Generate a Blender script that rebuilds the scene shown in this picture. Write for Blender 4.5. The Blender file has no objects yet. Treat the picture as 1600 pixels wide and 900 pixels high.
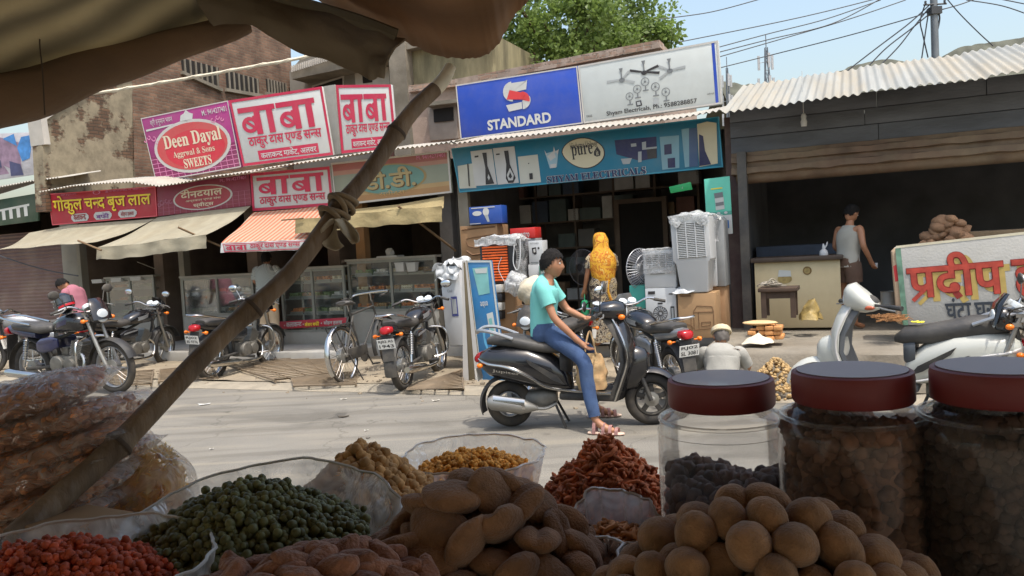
import bpy, bmesh, math, random
from mathutils import Vector, Matrix, noise
R = math.radians
SC = bpy.context.scene
COL = SC.collection
random.seed(7)

# ------------------------------------------------------------------ camera
F = 1250.0
PITCH, ROLL, EYE = R(2.85), R(3.2), 1.68
FWD = Vector((0, math.cos(PITCH), -math.sin(PITCH)))
_u0 = Vector((0, math.sin(PITCH), math.cos(PITCH)))
_r0 = Vector((1, 0, 0))
RT = _r0*math.cos(ROLL) - _u0*math.sin(ROLL)
UP = _u0*math.cos(ROLL) + _r0*math.sin(ROLL)
CAM = Vector((0, 0, EYE))
cd = bpy.data.cameras.new('camera'); cam = bpy.data.objects.new('camera', cd); COL.objects.link(cam)
cd.lens = 36.0*F/1600; cd.sensor_width = 36; cd.clip_start = 0.05; cd.clip_end = 3000
m = Matrix((RT, UP, -FWD)).transposed().to_4x4(); m.translation = CAM
cam.matrix_world = m
SC.camera = cam

# ------------------------------------------------------------------ world, sun, exposure
AZ = R(23.5)                                   # the street runs off to the left, away from the lens
CA, SA = math.cos(AZ), math.sin(AZ)
sun_u, sun_v, sun_z = 0.30, -0.20, 0.93
SUN = Vector((sun_u*CA + sun_v*SA, -sun_u*SA + sun_v*CA, sun_z)).normalized()
W = bpy.data.worlds.new('World'); SC.world = W; W.use_nodes = True
nt = W.node_tree
sky = nt.nodes.new('ShaderNodeTexSky'); sky.sky_type = 'NISHITA'; sky.sun_disc = False
sky.sun_elevation = math.asin(SUN.z); sky.sun_rotation = math.atan2(SUN.x, SUN.y)
sky.air_density = 1.5; sky.dust_density = 4.6; sky.ozone_density = 1.0
bg = nt.nodes['Background']; bg.inputs[1].default_value = 0.15
nt.links.new(sky.outputs[0], bg.inputs[0])
ld = bpy.data.lights.new('sun', 'SUN'); ld.energy = 2.0; ld.angle = R(0.5); ld.color = (1.0, 0.965, 0.915)
lo = bpy.data.objects.new('sun', ld); COL.objects.link(lo)
lo.rotation_euler = SUN.to_track_quat('Z', 'Y').to_euler(); lo.location = (0, 0, 30)
SC.view_settings.view_transform = 'Standard'; SC.view_settings.look = 'None'
SC.view_settings.exposure = 0.80; SC.view_settings.gamma = 1
SC.cycles.max_bounces = 8; SC.cycles.transparent_max_bounces = 16
SC.cycles.use_denoising = True

# ------------------------------------------------------------------ picture <-> place
def ray(px, py): return FWD + RT*((px-800)/F) + UP*((450-py)/F)
def atY(px, py, Y):
    d = ray(px, py); return CAM + d*(Y/d.y)
def ground(px, py, z=0.0):
    d = ray(px, py); return CAM + d*((z-EYE)/d.z)
def st(u, v, z=0.0): return Vector((u*CA + v*SA, -u*SA + v*CA, z))
def to_uv(p): return p.x*CA - p.y*SA, p.x*SA + p.y*CA
def onv(px, py, v):
    d = ray(px, py); k = v/(d.x*SA + d.y*CA); p = CAM + d*k
    return p.x*CA - p.y*SA, p.z
def rect(x0, y0, x1, y1, v):                   # picture box -> u0,u1,z0,z1 on the plane v
    xm, ym = (x0+x1)/2, (y0+y1)/2
    return onv(x0, ym, v)[0], onv(x1, ym, v)[0], onv(xm, y1, v)[1], onv(xm, y0, v)[1]

# ------------------------------------------------------------------ materials
def lin(c): return tuple(((x/255)/12.92 if x/255 <= .04045 else ((x/255+.055)/1.055)**2.4) for x in c)
_mats = {}
def mat(name, col, rough=.6, metal=0., var=.12, scale=6., bump=0., bscale=40., dirt=0., dirtcol=(.30,.255,.19), spec=.5, coat=0., detail=4., stretch=None, emit=0., trans=0., sheen=0.):
    if name in _mats: return _mats[name]
    M = bpy.data.materials.new(name); M.use_nodes = True; _mats[name] = M
    t = M.node_tree; N = t.nodes; L = t.links; b = N['Principled BSDF']
    b.inputs['Roughness'].default_value = rough; b.inputs['Metallic'].default_value = metal
    b.inputs['Specular IOR Level'].default_value = spec
    b.inputs['Coat Weight'].default_value = coat; b.inputs['Sheen Weight'].default_value = sheen
    tc = N.new('ShaderNodeTexCoord'); mp = N.new('ShaderNodeMapping'); L.new(tc.outputs['Object'], mp.inputs[0])
    if stretch: mp.inputs['Scale'].default_value = stretch
    n1 = N.new('ShaderNodeTexNoise'); n1.inputs['Scale'].default_value = scale; n1.inputs['Detail'].default_value = detail
    L.new(mp.outputs[0], n1.inputs['Vector'])
    mx = N.new('ShaderNodeMix'); mx.data_type = 'RGBA'
    mx.inputs['A'].default_value = (*[max(0, c*(1-var)) for c in col], 1)
    mx.inputs['B'].default_value = (*[min(1, c*(1+var)) for c in col], 1)
    rp = N.new('ShaderNodeMapRange'); rp.inputs['From Min'].default_value = .3; rp.inputs['From Max'].default_value = .7
    L.new(n1.outputs['Fac'], rp.inputs['Value']); L.new(rp.outputs[0], mx.inputs['Factor'])
    out = mx.outputs['Result']
    if dirt > 0:
        n2 = N.new('ShaderNodeTexNoise'); n2.inputs['Scale'].default_value = scale*.45; n2.inputs['Detail'].default_value = 7; n2.inputs['Roughness'].default_value = .7
        L.new(mp.outputs[0], n2.inputs['Vector'])
        r2 = N.new('ShaderNodeMapRange'); r2.inputs['From Min'].default_value = .42; r2.inputs['From Max'].default_value = .72; r2.inputs['To Max'].default_value = dirt
        L.new(n2.outputs['Fac'], r2.inputs['Value'])
        m2 = N.new('ShaderNodeMix'); m2.data_type = 'RGBA'; m2.inputs['B'].default_value = (*dirtcol, 1)
        L.new(r2.outputs[0], m2.inputs['Factor']); L.new(out, m2.inputs['A']); out = m2.outputs['Result']
        ra = N.new('ShaderNodeMath'); ra.operation = 'MULTIPLY_ADD'; ra.inputs[1].default_value = .4; ra.inputs[2].default_value = rough
        L.new(r2.outputs[0], ra.inputs[0]); L.new(ra.outputs[0], b.inputs['Roughness'])
    L.new(out, b.inputs['Base Color'])
    if bump > 0:
        n3 = N.new('ShaderNodeTexNoise'); n3.inputs['Scale'].default_value = bscale; n3.inputs['Detail'].default_value = 5
        L.new(mp.outputs[0], n3.inputs['Vector'])
        bp = N.new('ShaderNodeBump'); bp.inputs['Strength'].default_value = bump; bp.inputs['Distance'].default_value = .02
        L.new(n3.outputs['Fac'], bp.inputs['Height']); L.new(bp.outputs[0], b.inputs['Normal'])
    if emit > 0:
        L.new(out, b.inputs['Emission Color']); b.inputs['Emission Strength'].default_value = emit
    if trans > 0:                               # cloth that lets some of the sun through
        tr = N.new('ShaderNodeBsdfTranslucent'); L.new(out, tr.inputs['Color'])
        ms = N.new('ShaderNodeMixShader'); ms.inputs[0].default_value = trans
        L.new(b.outputs[0], ms.inputs[1]); L.new(tr.outputs[0], ms.inputs[2])
        L.new(ms.outputs[0], N['Material Output'].inputs[0])
    return M
def srgb(name, c, **k): return mat(name, lin(c), **k)

def vary(M, amt, island=True):                     # each loose piece a little lighter or darker than the next
    t = M.node_tree; b = t.nodes['Principled BSDF']; src = b.inputs['Base Color'].links[0].from_socket
    if island: rs = t.nodes.new('ShaderNodeNewGeometry').outputs['Random Per Island']
    else: rs = t.nodes.new('ShaderNodeObjectInfo').outputs['Random']
    mr = t.nodes.new('ShaderNodeMapRange'); mr.inputs['To Min'].default_value = 1-amt; mr.inputs['To Max'].default_value = 1+amt; t.links.new(rs, mr.inputs['Value'])
    hs = t.nodes.new('ShaderNodeHueSaturation'); t.links.new(mr.outputs[0], hs.inputs['Value']); t.links.new(src, hs.inputs['Color']); t.links.new(hs.outputs[0], b.inputs['Base Color'])
    return M
def film(name, col, opacity, rough=.25, gloss=.35, wr=0., wscale=30):   # thin clear plastic
    if name in _mats: return _mats[name]
    M = bpy.data.materials.new(name); M.use_nodes = True; _mats[name] = M
    t = M.node_tree; N = t.nodes; L = t.links; b = N['Principled BSDF']; N.remove(b)
    tp = N.new('ShaderNodeBsdfTransparent'); tp.inputs[0].default_value = (*[.9+.1*c for c in col], 1)
    df = N.new('ShaderNodeBsdfDiffuse'); df.inputs[0].default_value = (*col, 1)
    tl = N.new('ShaderNodeBsdfTranslucent'); tl.inputs[0].default_value = (*col, 1)
    gl = N.new('ShaderNodeBsdfGlossy'); gl.inputs['Roughness'].default_value = rough; gl.inputs[0].default_value = (.9, .9, .9, 1)
    md = N.new('ShaderNodeMixShader'); md.inputs[0].default_value = .5; L.new(df.outputs[0], md.inputs[1]); L.new(tl.outputs[0], md.inputs[2])
    m1 = N.new('ShaderNodeMixShader'); m1.inputs[0].default_value = opacity; L.new(tp.outputs[0], m1.inputs[1]); L.new(md.outputs[0], m1.inputs[2])
    fr = N.new('ShaderNodeFresnel'); fr.inputs[0].default_value = 1.45
    mu = N.new('ShaderNodeMath'); mu.operation = 'MULTIPLY'; mu.inputs[1].default_value = gloss*3; mu.use_clamp = True
    L.new(fr.outputs[0], mu.inputs[0])
    m2 = N.new('ShaderNodeMixShader'); L.new(mu.outputs[0], m2.inputs[0]); L.new(m1.outputs[0], m2.inputs[1]); L.new(gl.outputs[0], m2.inputs[2])
    if wr > 0:
        tc = N.new('ShaderNodeTexCoord'); n3 = N.new('ShaderNodeTexNoise'); n3.inputs['Scale'].default_value = wscale; n3.inputs['Detail'].default_value = 3; n3.inputs['Distortion'].default_value = 1.5
        L.new(tc.outputs['Object'], n3.inputs['Vector'])
        bp = N.new('ShaderNodeBump'); bp.inputs['Strength'].default_value = wr; bp.inputs['Distance'].default_value = .03
        L.new(n3.outputs['Fac'], bp.inputs['Height']); L.new(bp.outputs[0], gl.inputs['Normal']); L.new(bp.outputs[0], fr.inputs['Normal']); L.new(bp.outputs[0], df.inputs['Normal'])
        pw = N.new('ShaderNodeMapRange'); pw.inputs['From Min'].default_value = .35; pw.inputs['From Max'].default_value = .7
        pw.inputs['To Min'].default_value = opacity*.45; pw.inputs['To Max'].default_value = min(1, opacity*1.6)
        L.new(n3.outputs['Fac'], pw.inputs['Value']); L.new(pw.outputs[0], m1.inputs[0])
    L.new(m2.outputs[0], N['Material Output'].inputs[0])
    return M

def brick(name, c1, c2, mortar, plaster=None, cover=0., pscale=1.0, bw=.23, bh=.075):
    if name in _mats: return _mats[name]
    M = bpy.data.materials.new(name); M.use_nodes = True; _mats[name] = M
    t = M.node_tree; N = t.nodes; L = t.links; b = N['Principled BSDF']; b.inputs['Roughness'].default_value = .9
    tc = N.new('ShaderNodeTexCoord'); se = N.new('ShaderNodeSeparateXYZ'); L.new(tc.outputs['Object'], se.inputs[0])
    ad = N.new('ShaderNodeMath'); L.new(se.outputs[0], ad.inputs[0]); L.new(se.outputs[1], ad.inputs[1])
    co = N.new('ShaderNodeCombineXYZ'); L.new(ad.outputs[0], co.inputs[0]); L.new(se.outputs[2], co.inputs[1])
    nw = N.new('ShaderNodeTexNoise'); nw.inputs['Scale'].default_value = 5; L.new(tc.outputs['Object'], nw.inputs['Vector'])
    wv = N.new('ShaderNodeVectorMath'); wv.operation = 'SCALE'; wv.inputs['Scale'].default_value = .05; L.new(nw.outputs['Color'], wv.inputs[0])
    av = N.new('ShaderNodeVectorMath'); L.new(co.outputs[0], av.inputs[0]); L.new(wv.outputs[0], av.inputs[1])
    br = N.new('ShaderNodeTexBrick'); br.inputs['Scale'].default_value = 1; br.inputs['Brick Width'].default_value = bw; br.inputs['Row Height'].default_value = bh
    br.inputs['Mortar Size'].default_value = .009; br.inputs['Mortar Smooth'].default_value = .3; br.inputs['Bias'].default_value = 0
    br.inputs['Color1'].default_value = (*c1, 1); br.inputs['Color2'].default_value = (*c2, 1); br.inputs['Mortar'].default_value = (*mortar, 1)
    L.new(av.outputs[0], br.inputs['Vector'])
    n1 = N.new('ShaderNodeTexNoise'); n1.inputs['Scale'].default_value = 2.2; n1.inputs['Detail'].default_value = 8; L.new(tc.outputs['Object'], n1.inputs['Vector'])
    hs = N.new('ShaderNodeHueSaturation'); mr = N.new('ShaderNodeMapRange'); mr.inputs['From Min'].default_value = .3; mr.inputs['From Max'].default_value = .7; mr.inputs['To Min'].default_value = .6; mr.inputs['To Max'].default_value = 1.3
    L.new(n1.outputs['Fac'], mr.inputs['Value']); L.new(mr.outputs[0], hs.inputs['Value']); L.new(br.outputs['Color'], hs.inputs['Color'])
    out = hs.outputs[0]
    hgt = br.outputs['Fac']
    bp = N.new('ShaderNodeBump'); bp.inputs['Distance'].default_value = .03; bp.inputs['Strength'].default_value = .8; bp.invert = True
    if plaster:
        n2 = N.new('ShaderNodeTexNoise'); n2.inputs['Scale'].default_value = pscale; n2.inputs['Detail'].default_value = 6; n2.inputs['Roughness'].default_value = .62; L.new(tc.outputs['Object'], n2.inputs['Vector'])
        r2 = N.new('ShaderNodeMapRange'); r2.inputs['From Min'].default_value = 1-cover-.02; r2.inputs['From Max'].default_value = 1-cover+.02
        L.new(n2.outputs['Fac'], r2.inputs['Value'])
        n4 = N.new('ShaderNodeTexNoise'); n4.inputs['Scale'].default_value = 3.5; n4.inputs['Detail'].default_value = 9; n4.inputs['Roughness'].default_value = .7; L.new(tc.outputs['Object'], n4.inputs['Vector'])
        cr = N.new('ShaderNodeValToRGB'); cr.color_ramp.elements[0].position = .35; cr.color_ramp.elements[0].color = (*[c*.6 for c in plaster], 1)
        cr.color_ramp.elements[1].position = .62; cr.color_ramp.elements[1].color = (*plaster, 1); L.new(n4.outputs['Fac'], cr.inputs[0])
        m2 = N.new('ShaderNodeMix'); m2.data_type = 'RGBA'; L.new(r2.outputs[0], m2.inputs['Factor']); L.new(out, m2.inputs['A']); L.new(cr.outputs[0], m2.inputs['B']); out = m2.outputs['Result']
        sb = N.new('ShaderNodeMath'); sb.operation = 'SUBTRACT'; sb.inputs[0].default_value = 1; L.new(r2.outputs[0], sb.inputs[1]); s2 = N.new('ShaderNodeMath'); s2.operation = 'MULTIPLY'; L.new(br.outputs['Fac'], s2.inputs[0]); L.new(sb.outputs[0], s2.inputs[1]); hgt = s2.outputs[0]
    L.new(hgt, bp.inputs['Height']); L.new(bp.outputs[0], b.inputs['Normal'])
    L.new(out, b.inputs['Base Color'])
    return M

# ------------------------------------------------------------------ mesh building
class MB:
    def __init__(s): s.v = []; s.f = []
    def add(s, vs, fs):
        o = len(s.v); s.v += [Vector(p) for p in vs]; s.f += [tuple(i+o for i in f) for f in fs]; return s
    def box(s, x0, x1, y0, y1, z0, z1, M=None):
        vs = [Vector((x, y, z)) for z in (z0, z1) for y in (y0, y1) for x in (x0, x1)]
        if M is not None: vs = [M @ p for p in vs]
        return s.add(vs, [(0,2,3,1),(4,5,7,6),(0,1,5,4),(2,6,7,3),(0,4,6,2),(1,3,7,5)])
    def cbox(s, c, d, M=None):
        return s.box(c[0]-d[0]/2, c[0]+d[0]/2, c[1]-d[1]/2, c[1]+d[1]/2, c[2]-d[2]/2, c[2]+d[2]/2, M)
    def tube(s, pts, r, n=8, cap=True, closed=False):
        pts = [Vector(p) for p in pts]; k = len(pts)
        rs = r if isinstance(r, (list, tuple)) else [r]*k
        vs = []; fs = []; prev = None
        for i, p in enumerate(pts):
            if closed: t = pts[(i+1) % k] - pts[i-1]
            else: t = pts[min(i+1, k-1)] - pts[max(i-1, 0)]
            if t.length < 1e-9: t = Vector((0, 0, 1))
            t.normalize()
            if prev is None:
                a = Vector((0, 0, 1)) if abs(t.z) < .9 else Vector((1, 0, 0))
                nrm = t.cross(a).normalized()
            else:
                nrm = prev - t*prev.dot(t)
                nrm = nrm.normalized() if nrm.length > 1e-6 else t.orthogonal().normalized()
            prev = nrm; bn = t.cross(nrm)
            for j in range(n):
                a = 2*math.pi*j/n; vs.append(p + (nrm*math.cos(a) + bn*math.sin(a))*rs[i])
        for i in range(k if closed else k-1):
            i2 = (i+1) % k
            for j in range(n):
                fs.append((i*n+j, i*n+(j+1) % n, i2*n+(j+1) % n, i2*n+j))
        if cap and not closed: fs += [tuple(range(n))[::-1], tuple(range((k-1)*n, k*n))]
        return s.add(vs, fs)
    def loft(s, rings, cap=True, wrap=True):
        n = len(rings[0]); vs = [p for r_ in rings for p in r_]; fs = []
        for i in range(len(rings)-1):
            for j in range(n if wrap else n-1):
                fs.append((i*n+j, i*n+(j+1) % n, (i+1)*n+(j+1) % n, (i+1)*n+j))
        if cap and wrap: fs += [tuple(range(n))[::-1], tuple(range((len(rings)-1)*n, len(rings)*n))]
        return s.add(vs, fs)
    def loftx(s, secs, n=14, e=2.4):            # sections (x, zc, half width, half height[, yc])
        rings = []
        for q in secs:
            x, zc, w, h = q[:4]; yc = q[4] if len(q) > 4 else 0; ring = []
            for j in range(n):
                a = 2*math.pi*j/n; ca, sa = math.cos(a), math.sin(a)
                ring.append((x, yc + w*math.copysign(abs(ca)**(2/e), ca), zc + h*math.copysign(abs(sa)**(2/e), sa)))
            rings.append(ring)
        return s.loft(rings)
    def lathe(s, prof, n=20, M=None, cap=True):  # profile (r, z) about z
        rings = [[(r*math.cos(2*math.pi*j/n), r*math.sin(2*math.pi*j/n), z) for j in range(n)] for r, z in prof]
        if M is not None: rings = [[M @ Vector(p) for p in q] for q in rings]
        return s.loft(rings, cap)
    def ball(s, c, r, nu=12, nv=8, M=None):
        rr = r if isinstance(r, (list, tuple)) else (r, r, r); c = Vector(c)
        vs = [Vector((0, 0, -rr[2]))]; fs = []
        for i in range(1, nv):
            t = -math.pi/2 + math.pi*i/nv
            for j in range(nu):
                a = 2*math.pi*j/nu; vs.append(Vector((rr[0]*math.cos(t)*math.cos(a), rr[1]*math.cos(t)*math.sin(a), rr[2]*math.sin(t))))
        vs.append(Vector((0, 0, rr[2])))
        for j in range(nu): fs.append((0, 1+(j+1) % nu, 1+j))
        for i in range(nv-2):
            for j in range(nu): fs.append((1+i*nu+j, 1+i*nu+(j+1) % nu, 1+(i+1)*nu+(j+1) % nu, 1+(i+1)*nu+j))
        q = 1+(nv-2)*nu
        for j in range(nu): fs.append((q+j, q+(j+1) % nu, len(vs)-1))
        if M is not None: vs = [M @ p for p in vs]
        return s.add([p + c for p in vs], fs)
    def prism(s, poly, y0, y1, M=None):          # polygon in xz, extruded along y
        n = len(poly); vs = [Vector((x, y0, z)) for x, z in poly] + [Vector((x, y1, z)) for x, z in poly]
        if M is not None: vs = [M @ p for p in vs]
        return s.add(vs, [tuple(range(n)), tuple(range(n, 2*n))[::-1]] + [(i, i+n, (i+1) % n + n, (i+1) % n) for i in range(n)])
    def grid(s, fn, nu, nv, thick=0.):           # fn(a,b) -> point ; closed sheet with thickness
        P = [[Vector(fn(i/(nu-1), j/(nv-1))) for i in range(nu)] for j in range(nv)]
        vs = [p for r_ in P for p in r_]
        fs = [(j*nu+i, j*nu+i+1, (j+1)*nu+i+1, (j+1)*nu+i) for j in range(nv-1) for i in range(nu-1)]
        if thick:
            me = bpy.data.meshes.new('t'); me.from_pydata(vs, [], fs); nn = [Vector(v.normal) for v in me.vertices]
            bpy.data.meshes.remove(me); k = len(vs)
            vs = vs + [p - q*thick for p, q in zip(vs, nn)]
            fs = fs + [tuple(x+k for x in f[::-1]) for f in fs]
            for i in range(nu-1):
                fs.append((i+1, i, i+k, i+1+k)); b = (nv-1)*nu; fs.append((b+i, b+i+1, b+i+1+k, b+i+k))
            for j in range(nv-1):
                fs.append((j*nu, (j+1)*nu, (j+1)*nu+k, j*nu+k)); b = nu-1; fs.append(((j+1)*nu+b, j*nu+b, j*nu+b+k, (j+1)*nu+b+k))
        return s.add(vs, fs)
    def xf(s, M): s.v = [M @ p for p in s.v]; return s
    def build(s, name, m, parent=None, bevel=0., smooth=True, angle=38, recenter=True, fix=True):
        v = s.v; org = None
        if parent is None and recenter and v:
            xs = [p.x for p in v]; ys = [p.y for p in v]; zs = [p.z for p in v]
            org = Vector(((min(xs)+max(xs))/2, (min(ys)+max(ys))/2, min(zs))); v = [p-org for p in v]
        me = bpy.data.meshes.new(name); me.from_pydata(v, [], s.f)
        if bevel or fix:
            bm = bmesh.new(); bm.from_mesh(me)
            bmesh.ops.recalc_face_normals(bm, faces=bm.faces)
            if bevel:
                ed = [e for e in bm.edges if len(e.link_faces) == 2 and e.calc_face_angle(0) > .7]
                bmesh.ops.bevel(bm, geom=ed, offset=bevel, segments=2, affect='EDGES', profile=.5, clamp_overlap=True)
            bm.to_mesh(me); bm.free()
        if smooth:
            me.polygons.foreach_set('use_smooth', [True]*len(me.polygons)); me.set_sharp_from_angle(angle=R(angle))
        if m is not None: me.materials.append(m)
        o = bpy.data.objects.new(name, me); COL.objects.link(o)
        if org is not None: o.location = org
        if parent is not None: o.parent = parent
        return o

def tag(o, label=None, cat=None, group=None, kind=None):
    if label: o['label'] = label
    if cat: o['category'] = cat
    if group: o['group'] = group
    if kind: o['kind'] = kind
    return o
def thing(name, label, cat, loc=(0,0,0), rotz=0., group=None, rot=None, scale=1.):
    o = bpy.data.objects.new(name, None); COL.objects.link(o); o.empty_display_size = .1
    o.location = loc; o.rotation_euler = rot if rot else (0, 0, rotz); o.scale = (scale,)*3 if not isinstance(scale, tuple) else scale
    return tag(o, label, cat, group)
def sthing(name, label, cat, u, v, z=0., group=None, turn=0.):       # standing in the street frame: local x along the facade, y away
    return thing(name, label, cat, st(u, v, z), -AZ+turn, group)
def obj(mb, name, label, cat, m, group=None, **k): return tag(mb.build(name, m, None, **k), label, cat, group)
def copy_tree(o, parent=None):
    c = o.copy(); COL.objects.link(c)
    if parent is not None: c.parent = parent
    for ch in [x for x in bpy.data.objects if x.parent == o]: copy_tree(ch, c)
    return c
def euler(rx=0, ry=0, rz=0, t=(0,0,0)):
    return Matrix.Translation(t) @ Matrix.Rotation(R(rz), 4, 'Z') @ Matrix.Rotation(R(ry), 4, 'Y') @ Matrix.Rotation(R(rx), 4, 'X')
def bez(pts, n=8):                               # smooth line through points
    P = [Vector(p) for p in pts]; out = []
    for i in range(len(P)-1):
        p0, p1, p2, p3 = P[max(i-1, 0)], P[i], P[i+1], P[min(i+2, len(P)-1)]
        for k in range(n):
            t = k/n; out.append(.5*((2*p1) + (p2-p0)*t + (2*p0-5*p1+4*p2-p3)*t*t + (3*p1-p0-3*p2+p3)*t**3))
    return out + [P[-1]]

# ------------------------------------------------------------------ lettering
_tc = {}
def glyph(body, off=0.):
    k = (body, off)
    if k in _tc: return _tc[k]
    c = bpy.data.curves.new('g', 'FONT'); c.body = body; c.size = 1; c.offset = off; c.resolution_u = 3; c.fill_mode = 'BOTH' if False else 'FRONT'
    o = bpy.data.objects.new('g', c); COL.objects.link(o); bpy.context.view_layer.update()
    me = bpy.data.meshes.new_from_object(o.evaluated_get(bpy.context.evaluated_depsgraph_get()))
    r = ([(v.co.x, v.co.y) for v in me.vertices], [tuple(p.vertices) for p in me.polygons])
    bpy.data.objects.remove(o); bpy.data.curves.remove(c); bpy.data.meshes.remove(me); _tc[k] = r
    return r
def gmaxx(b): return max([p[0] for p in glyph(b)[0]] or [0])
def adv(ch): return gmaxx(ch+'क') - gmaxx('क')
def cutx(g, x):
    bm = bmesh.new(); vs = [bm.verts.new((p[0], p[1], 0)) for p in g[0]]
    for f in g[1]:
        try: bm.faces.new([vs[i] for i in f])
        except ValueError: pass
    bmesh.ops.bisect_plane(bm, geom=bm.verts[:]+bm.edges[:]+bm.faces[:], plane_co=(x, 0, 0), plane_no=(1, 0, 0), clear_outer=True)
    bm.verts.index_update(); r = ([(v.co.x, v.co.y) for v in bm.verts], [tuple(v.index for v in f.verts) for f in bm.faces]); bm.free(); return r
MARKS = 'ुूृेैंँ्'
def deva(s, off=0.):
    """Devanagari laid out glyph by glyph: ~ after a letter = its half form, ^ = hook above, < = slanted stroke below left"""
    out = []; x = 0.; z = 0; last = 0.; i = 0
    while i < len(s):
        ch = s[i]; nx = s[i+1] if i+1 < len(s) else ''
        if ch == ' ': x += .22; i += 1; continue
        if ch == '^':
            out.append(([(last+.30, .74), (last+.36, .74), (last+.44, .9), (last+.36, 1.0), (last+.22, .98), (last+.22, .9), (last+.33, .93), (last+.37, .88)], [(0,1,2,7),(7,2,3,6),(6,3,4,5)], z)); i += 1; continue
        if ch == '<':
            out.append(([(last+.03, -.05), (last+.09, -.11), (last+.36, .13), (last+.36, .24)], [(0,1,2,3)], z+1)); i += 1; continue
        g = glyph(ch, off); a = adv(ch)
        if nx == '~':
            g = cutx(g, a-.16); a = a-.17; i += 1
        out.append(([(p[0]+x, p[1]) for p in g[0]], g[1], z)); z = (z+1) % 3
        if ch not in MARKS and ch != 'ी' and ch != 'ा' and ch != 'ो': last = x
        x += a; i += 1
    return out
BABA = None
def baba():
    """heavy 'बाबा' : header bar, stems, bowls with their slash"""
    out = []
    def quad(x0, y0, x1, y1, z): out.append(([(x0,y0),(x1,y0),(x1,y1),(x0,y1)], [(0,1,2,3)], z))
    for k in range(2):
        o = k*1.28
        quad(o-.06, .80, o+1.18, .98, 0)
        quad(o+.46, 0, o+.66, .80, 1); quad(o+.88, 0, o+1.08, .80, 1)
        n = 22; vo = []; fo = []
        for j in range(n):
            a = 2*math.pi*j/n
            vo.append((o+.27+.27*math.cos(a), .36+.28*math.sin(a))); vo.append((o+.27+.15*math.cos(a), .36+.15*math.sin(a)))
        for j in range(n):
            q = (j+1) % n; fo.append((2*j, 2*q, 2*q+1, 2*j+1))
        out.append((vo, fo, 2))
        out.append(([(o+.13,.44),(o+.20,.51),(o+.46,.27),(o+.38,.21)], [(0,1,2,3)], 0))
        out.append(([(o+.36,.56),(o+.46,.52),(o+.46,.66),(o+.40,.66)], [(0,1,2,3)], 0))
    return out
_B = {c: chr(0x1D400+ord(c)-65) for c in 'ABCDEFGHIJKLMNOPQRSTUVWXYZ'}; _B.update({c: chr(0x1D41A+ord(c)-97) for c in 'abcdefghijklmnopqrstuvwxyz'})
def serif(s): return ''.join(_B.get(c, c) for c in s)

class Sign:
    """a board given by its four corners on the plane v; drawing coordinates s,t run 0..1 right and down"""
    def __init__(s, name, label, cat, q, v, m, thick=.04, group=None, part='panel', turn=None):
        c3 = [Vector((*onv(px, py, v), 0)) for px, py in q]      # (u,z)
        s.c = [Vector((p.x, p.y)) for p in c3]; s.v = v
        uc = sum(p.x for p in s.c)/4; z0 = min(p.y for p in s.c)
        s.o = Vector((uc, z0)); s.root = sthing(name, label, cat, uc, v, z0, group); s.k = 0
        mb = MB(); mb.prism([tuple(p-s.o) for p in s.c], 0, thick); s.panel = mb.build(part, m, s.root, bevel=.004)
        s.w = (s.c[1]-s.c[0]).length; s.h = (s.c[3]-s.c[0]).length
    def P(s, a, b):
        c = s.c; return (c[0]*(1-a) + c[1]*a)*(1-b) + (c[3]*(1-a) + c[2]*a)*b - s.o
    def flat(s, pts, faces, m, part, lvl, z=None):
        vs = []
        for i, (a, b) in enumerate(pts):
            p = s.P(a, b); vs.append((p.x, -.003*lvl - (z[i]*.0007 if z else 0), p.y))
        me = MB().add(vs, faces); return me.build(part, m, s.root, smooth=False, fix=False)
    def rect(s, s0, t0, s1, t1, m, part='colour_field', lvl=1): return s.flat([(s0,t0),(s1,t0),(s1,t1),(s0,t1)], [(0,1,2,3)], m, part, lvl)
    def poly(s, pts, m, part='emblem', lvl=1): return s.flat(pts, [tuple(range(len(pts)))], m, part, lvl)
    def multi(s, polys, m, part='picture', lvl=1):
        pts = []; fs = []; z = []
        for i, q in enumerate(polys):
            fs.append(tuple(range(len(pts), len(pts)+len(q)))); pts += q; z += [i % 4]*len(q)
        return s.flat(pts, fs, m, part, lvl, z)
    def oval(s, c, d, rx, ry, m, part='oval', lvl=1, n=36):
        return s.flat([(c+rx*math.cos(2*math.pi*j/n), d+ry*math.sin(2*math.pi*j/n)) for j in range(n)], [tuple(range(n))], m, part, lvl)
    def frame(s, w, m, part='border', lvl=2):
        a = w/s.w; b = w/s.h; pts = [(0,0),(1,0),(1,1),(0,1),(a,b),(1-a,b),(1-a,1-b),(a,1-b)]
        return s.flat(pts, [(0,1,5,4),(1,2,6,5),(2,3,7,6),(3,0,4,7)], m, part, lvl)
    def text(s, g, box, m, lvl=3, part='lettering', off=0., slant=0.):
        if isinstance(g, str): a, b = glyph(g, off); g = [(a, b, 0)]
        pts = []; fs = []; z = []
        for p, f, zz in g:
            o = len(pts); pts += p; fs += [tuple(i+o for i in q) for q in f]; z += [zz]*len(p)
        xs = [p[0] for p in pts]; ys = [p[1] for p in pts]; x0, x1, y0, y1 = min(xs), max(xs), min(ys), max(ys)
        s0, t0, s1, t1 = box
        q = [(s0 + (p[0]-x0)/(x1-x0)*(s1-s0), t1 - (p[1]-y0)/(y1-y0)*(t1-t0)) for p in pts]
        return s.flat(q, fs, m, part, lvl, z)
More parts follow.
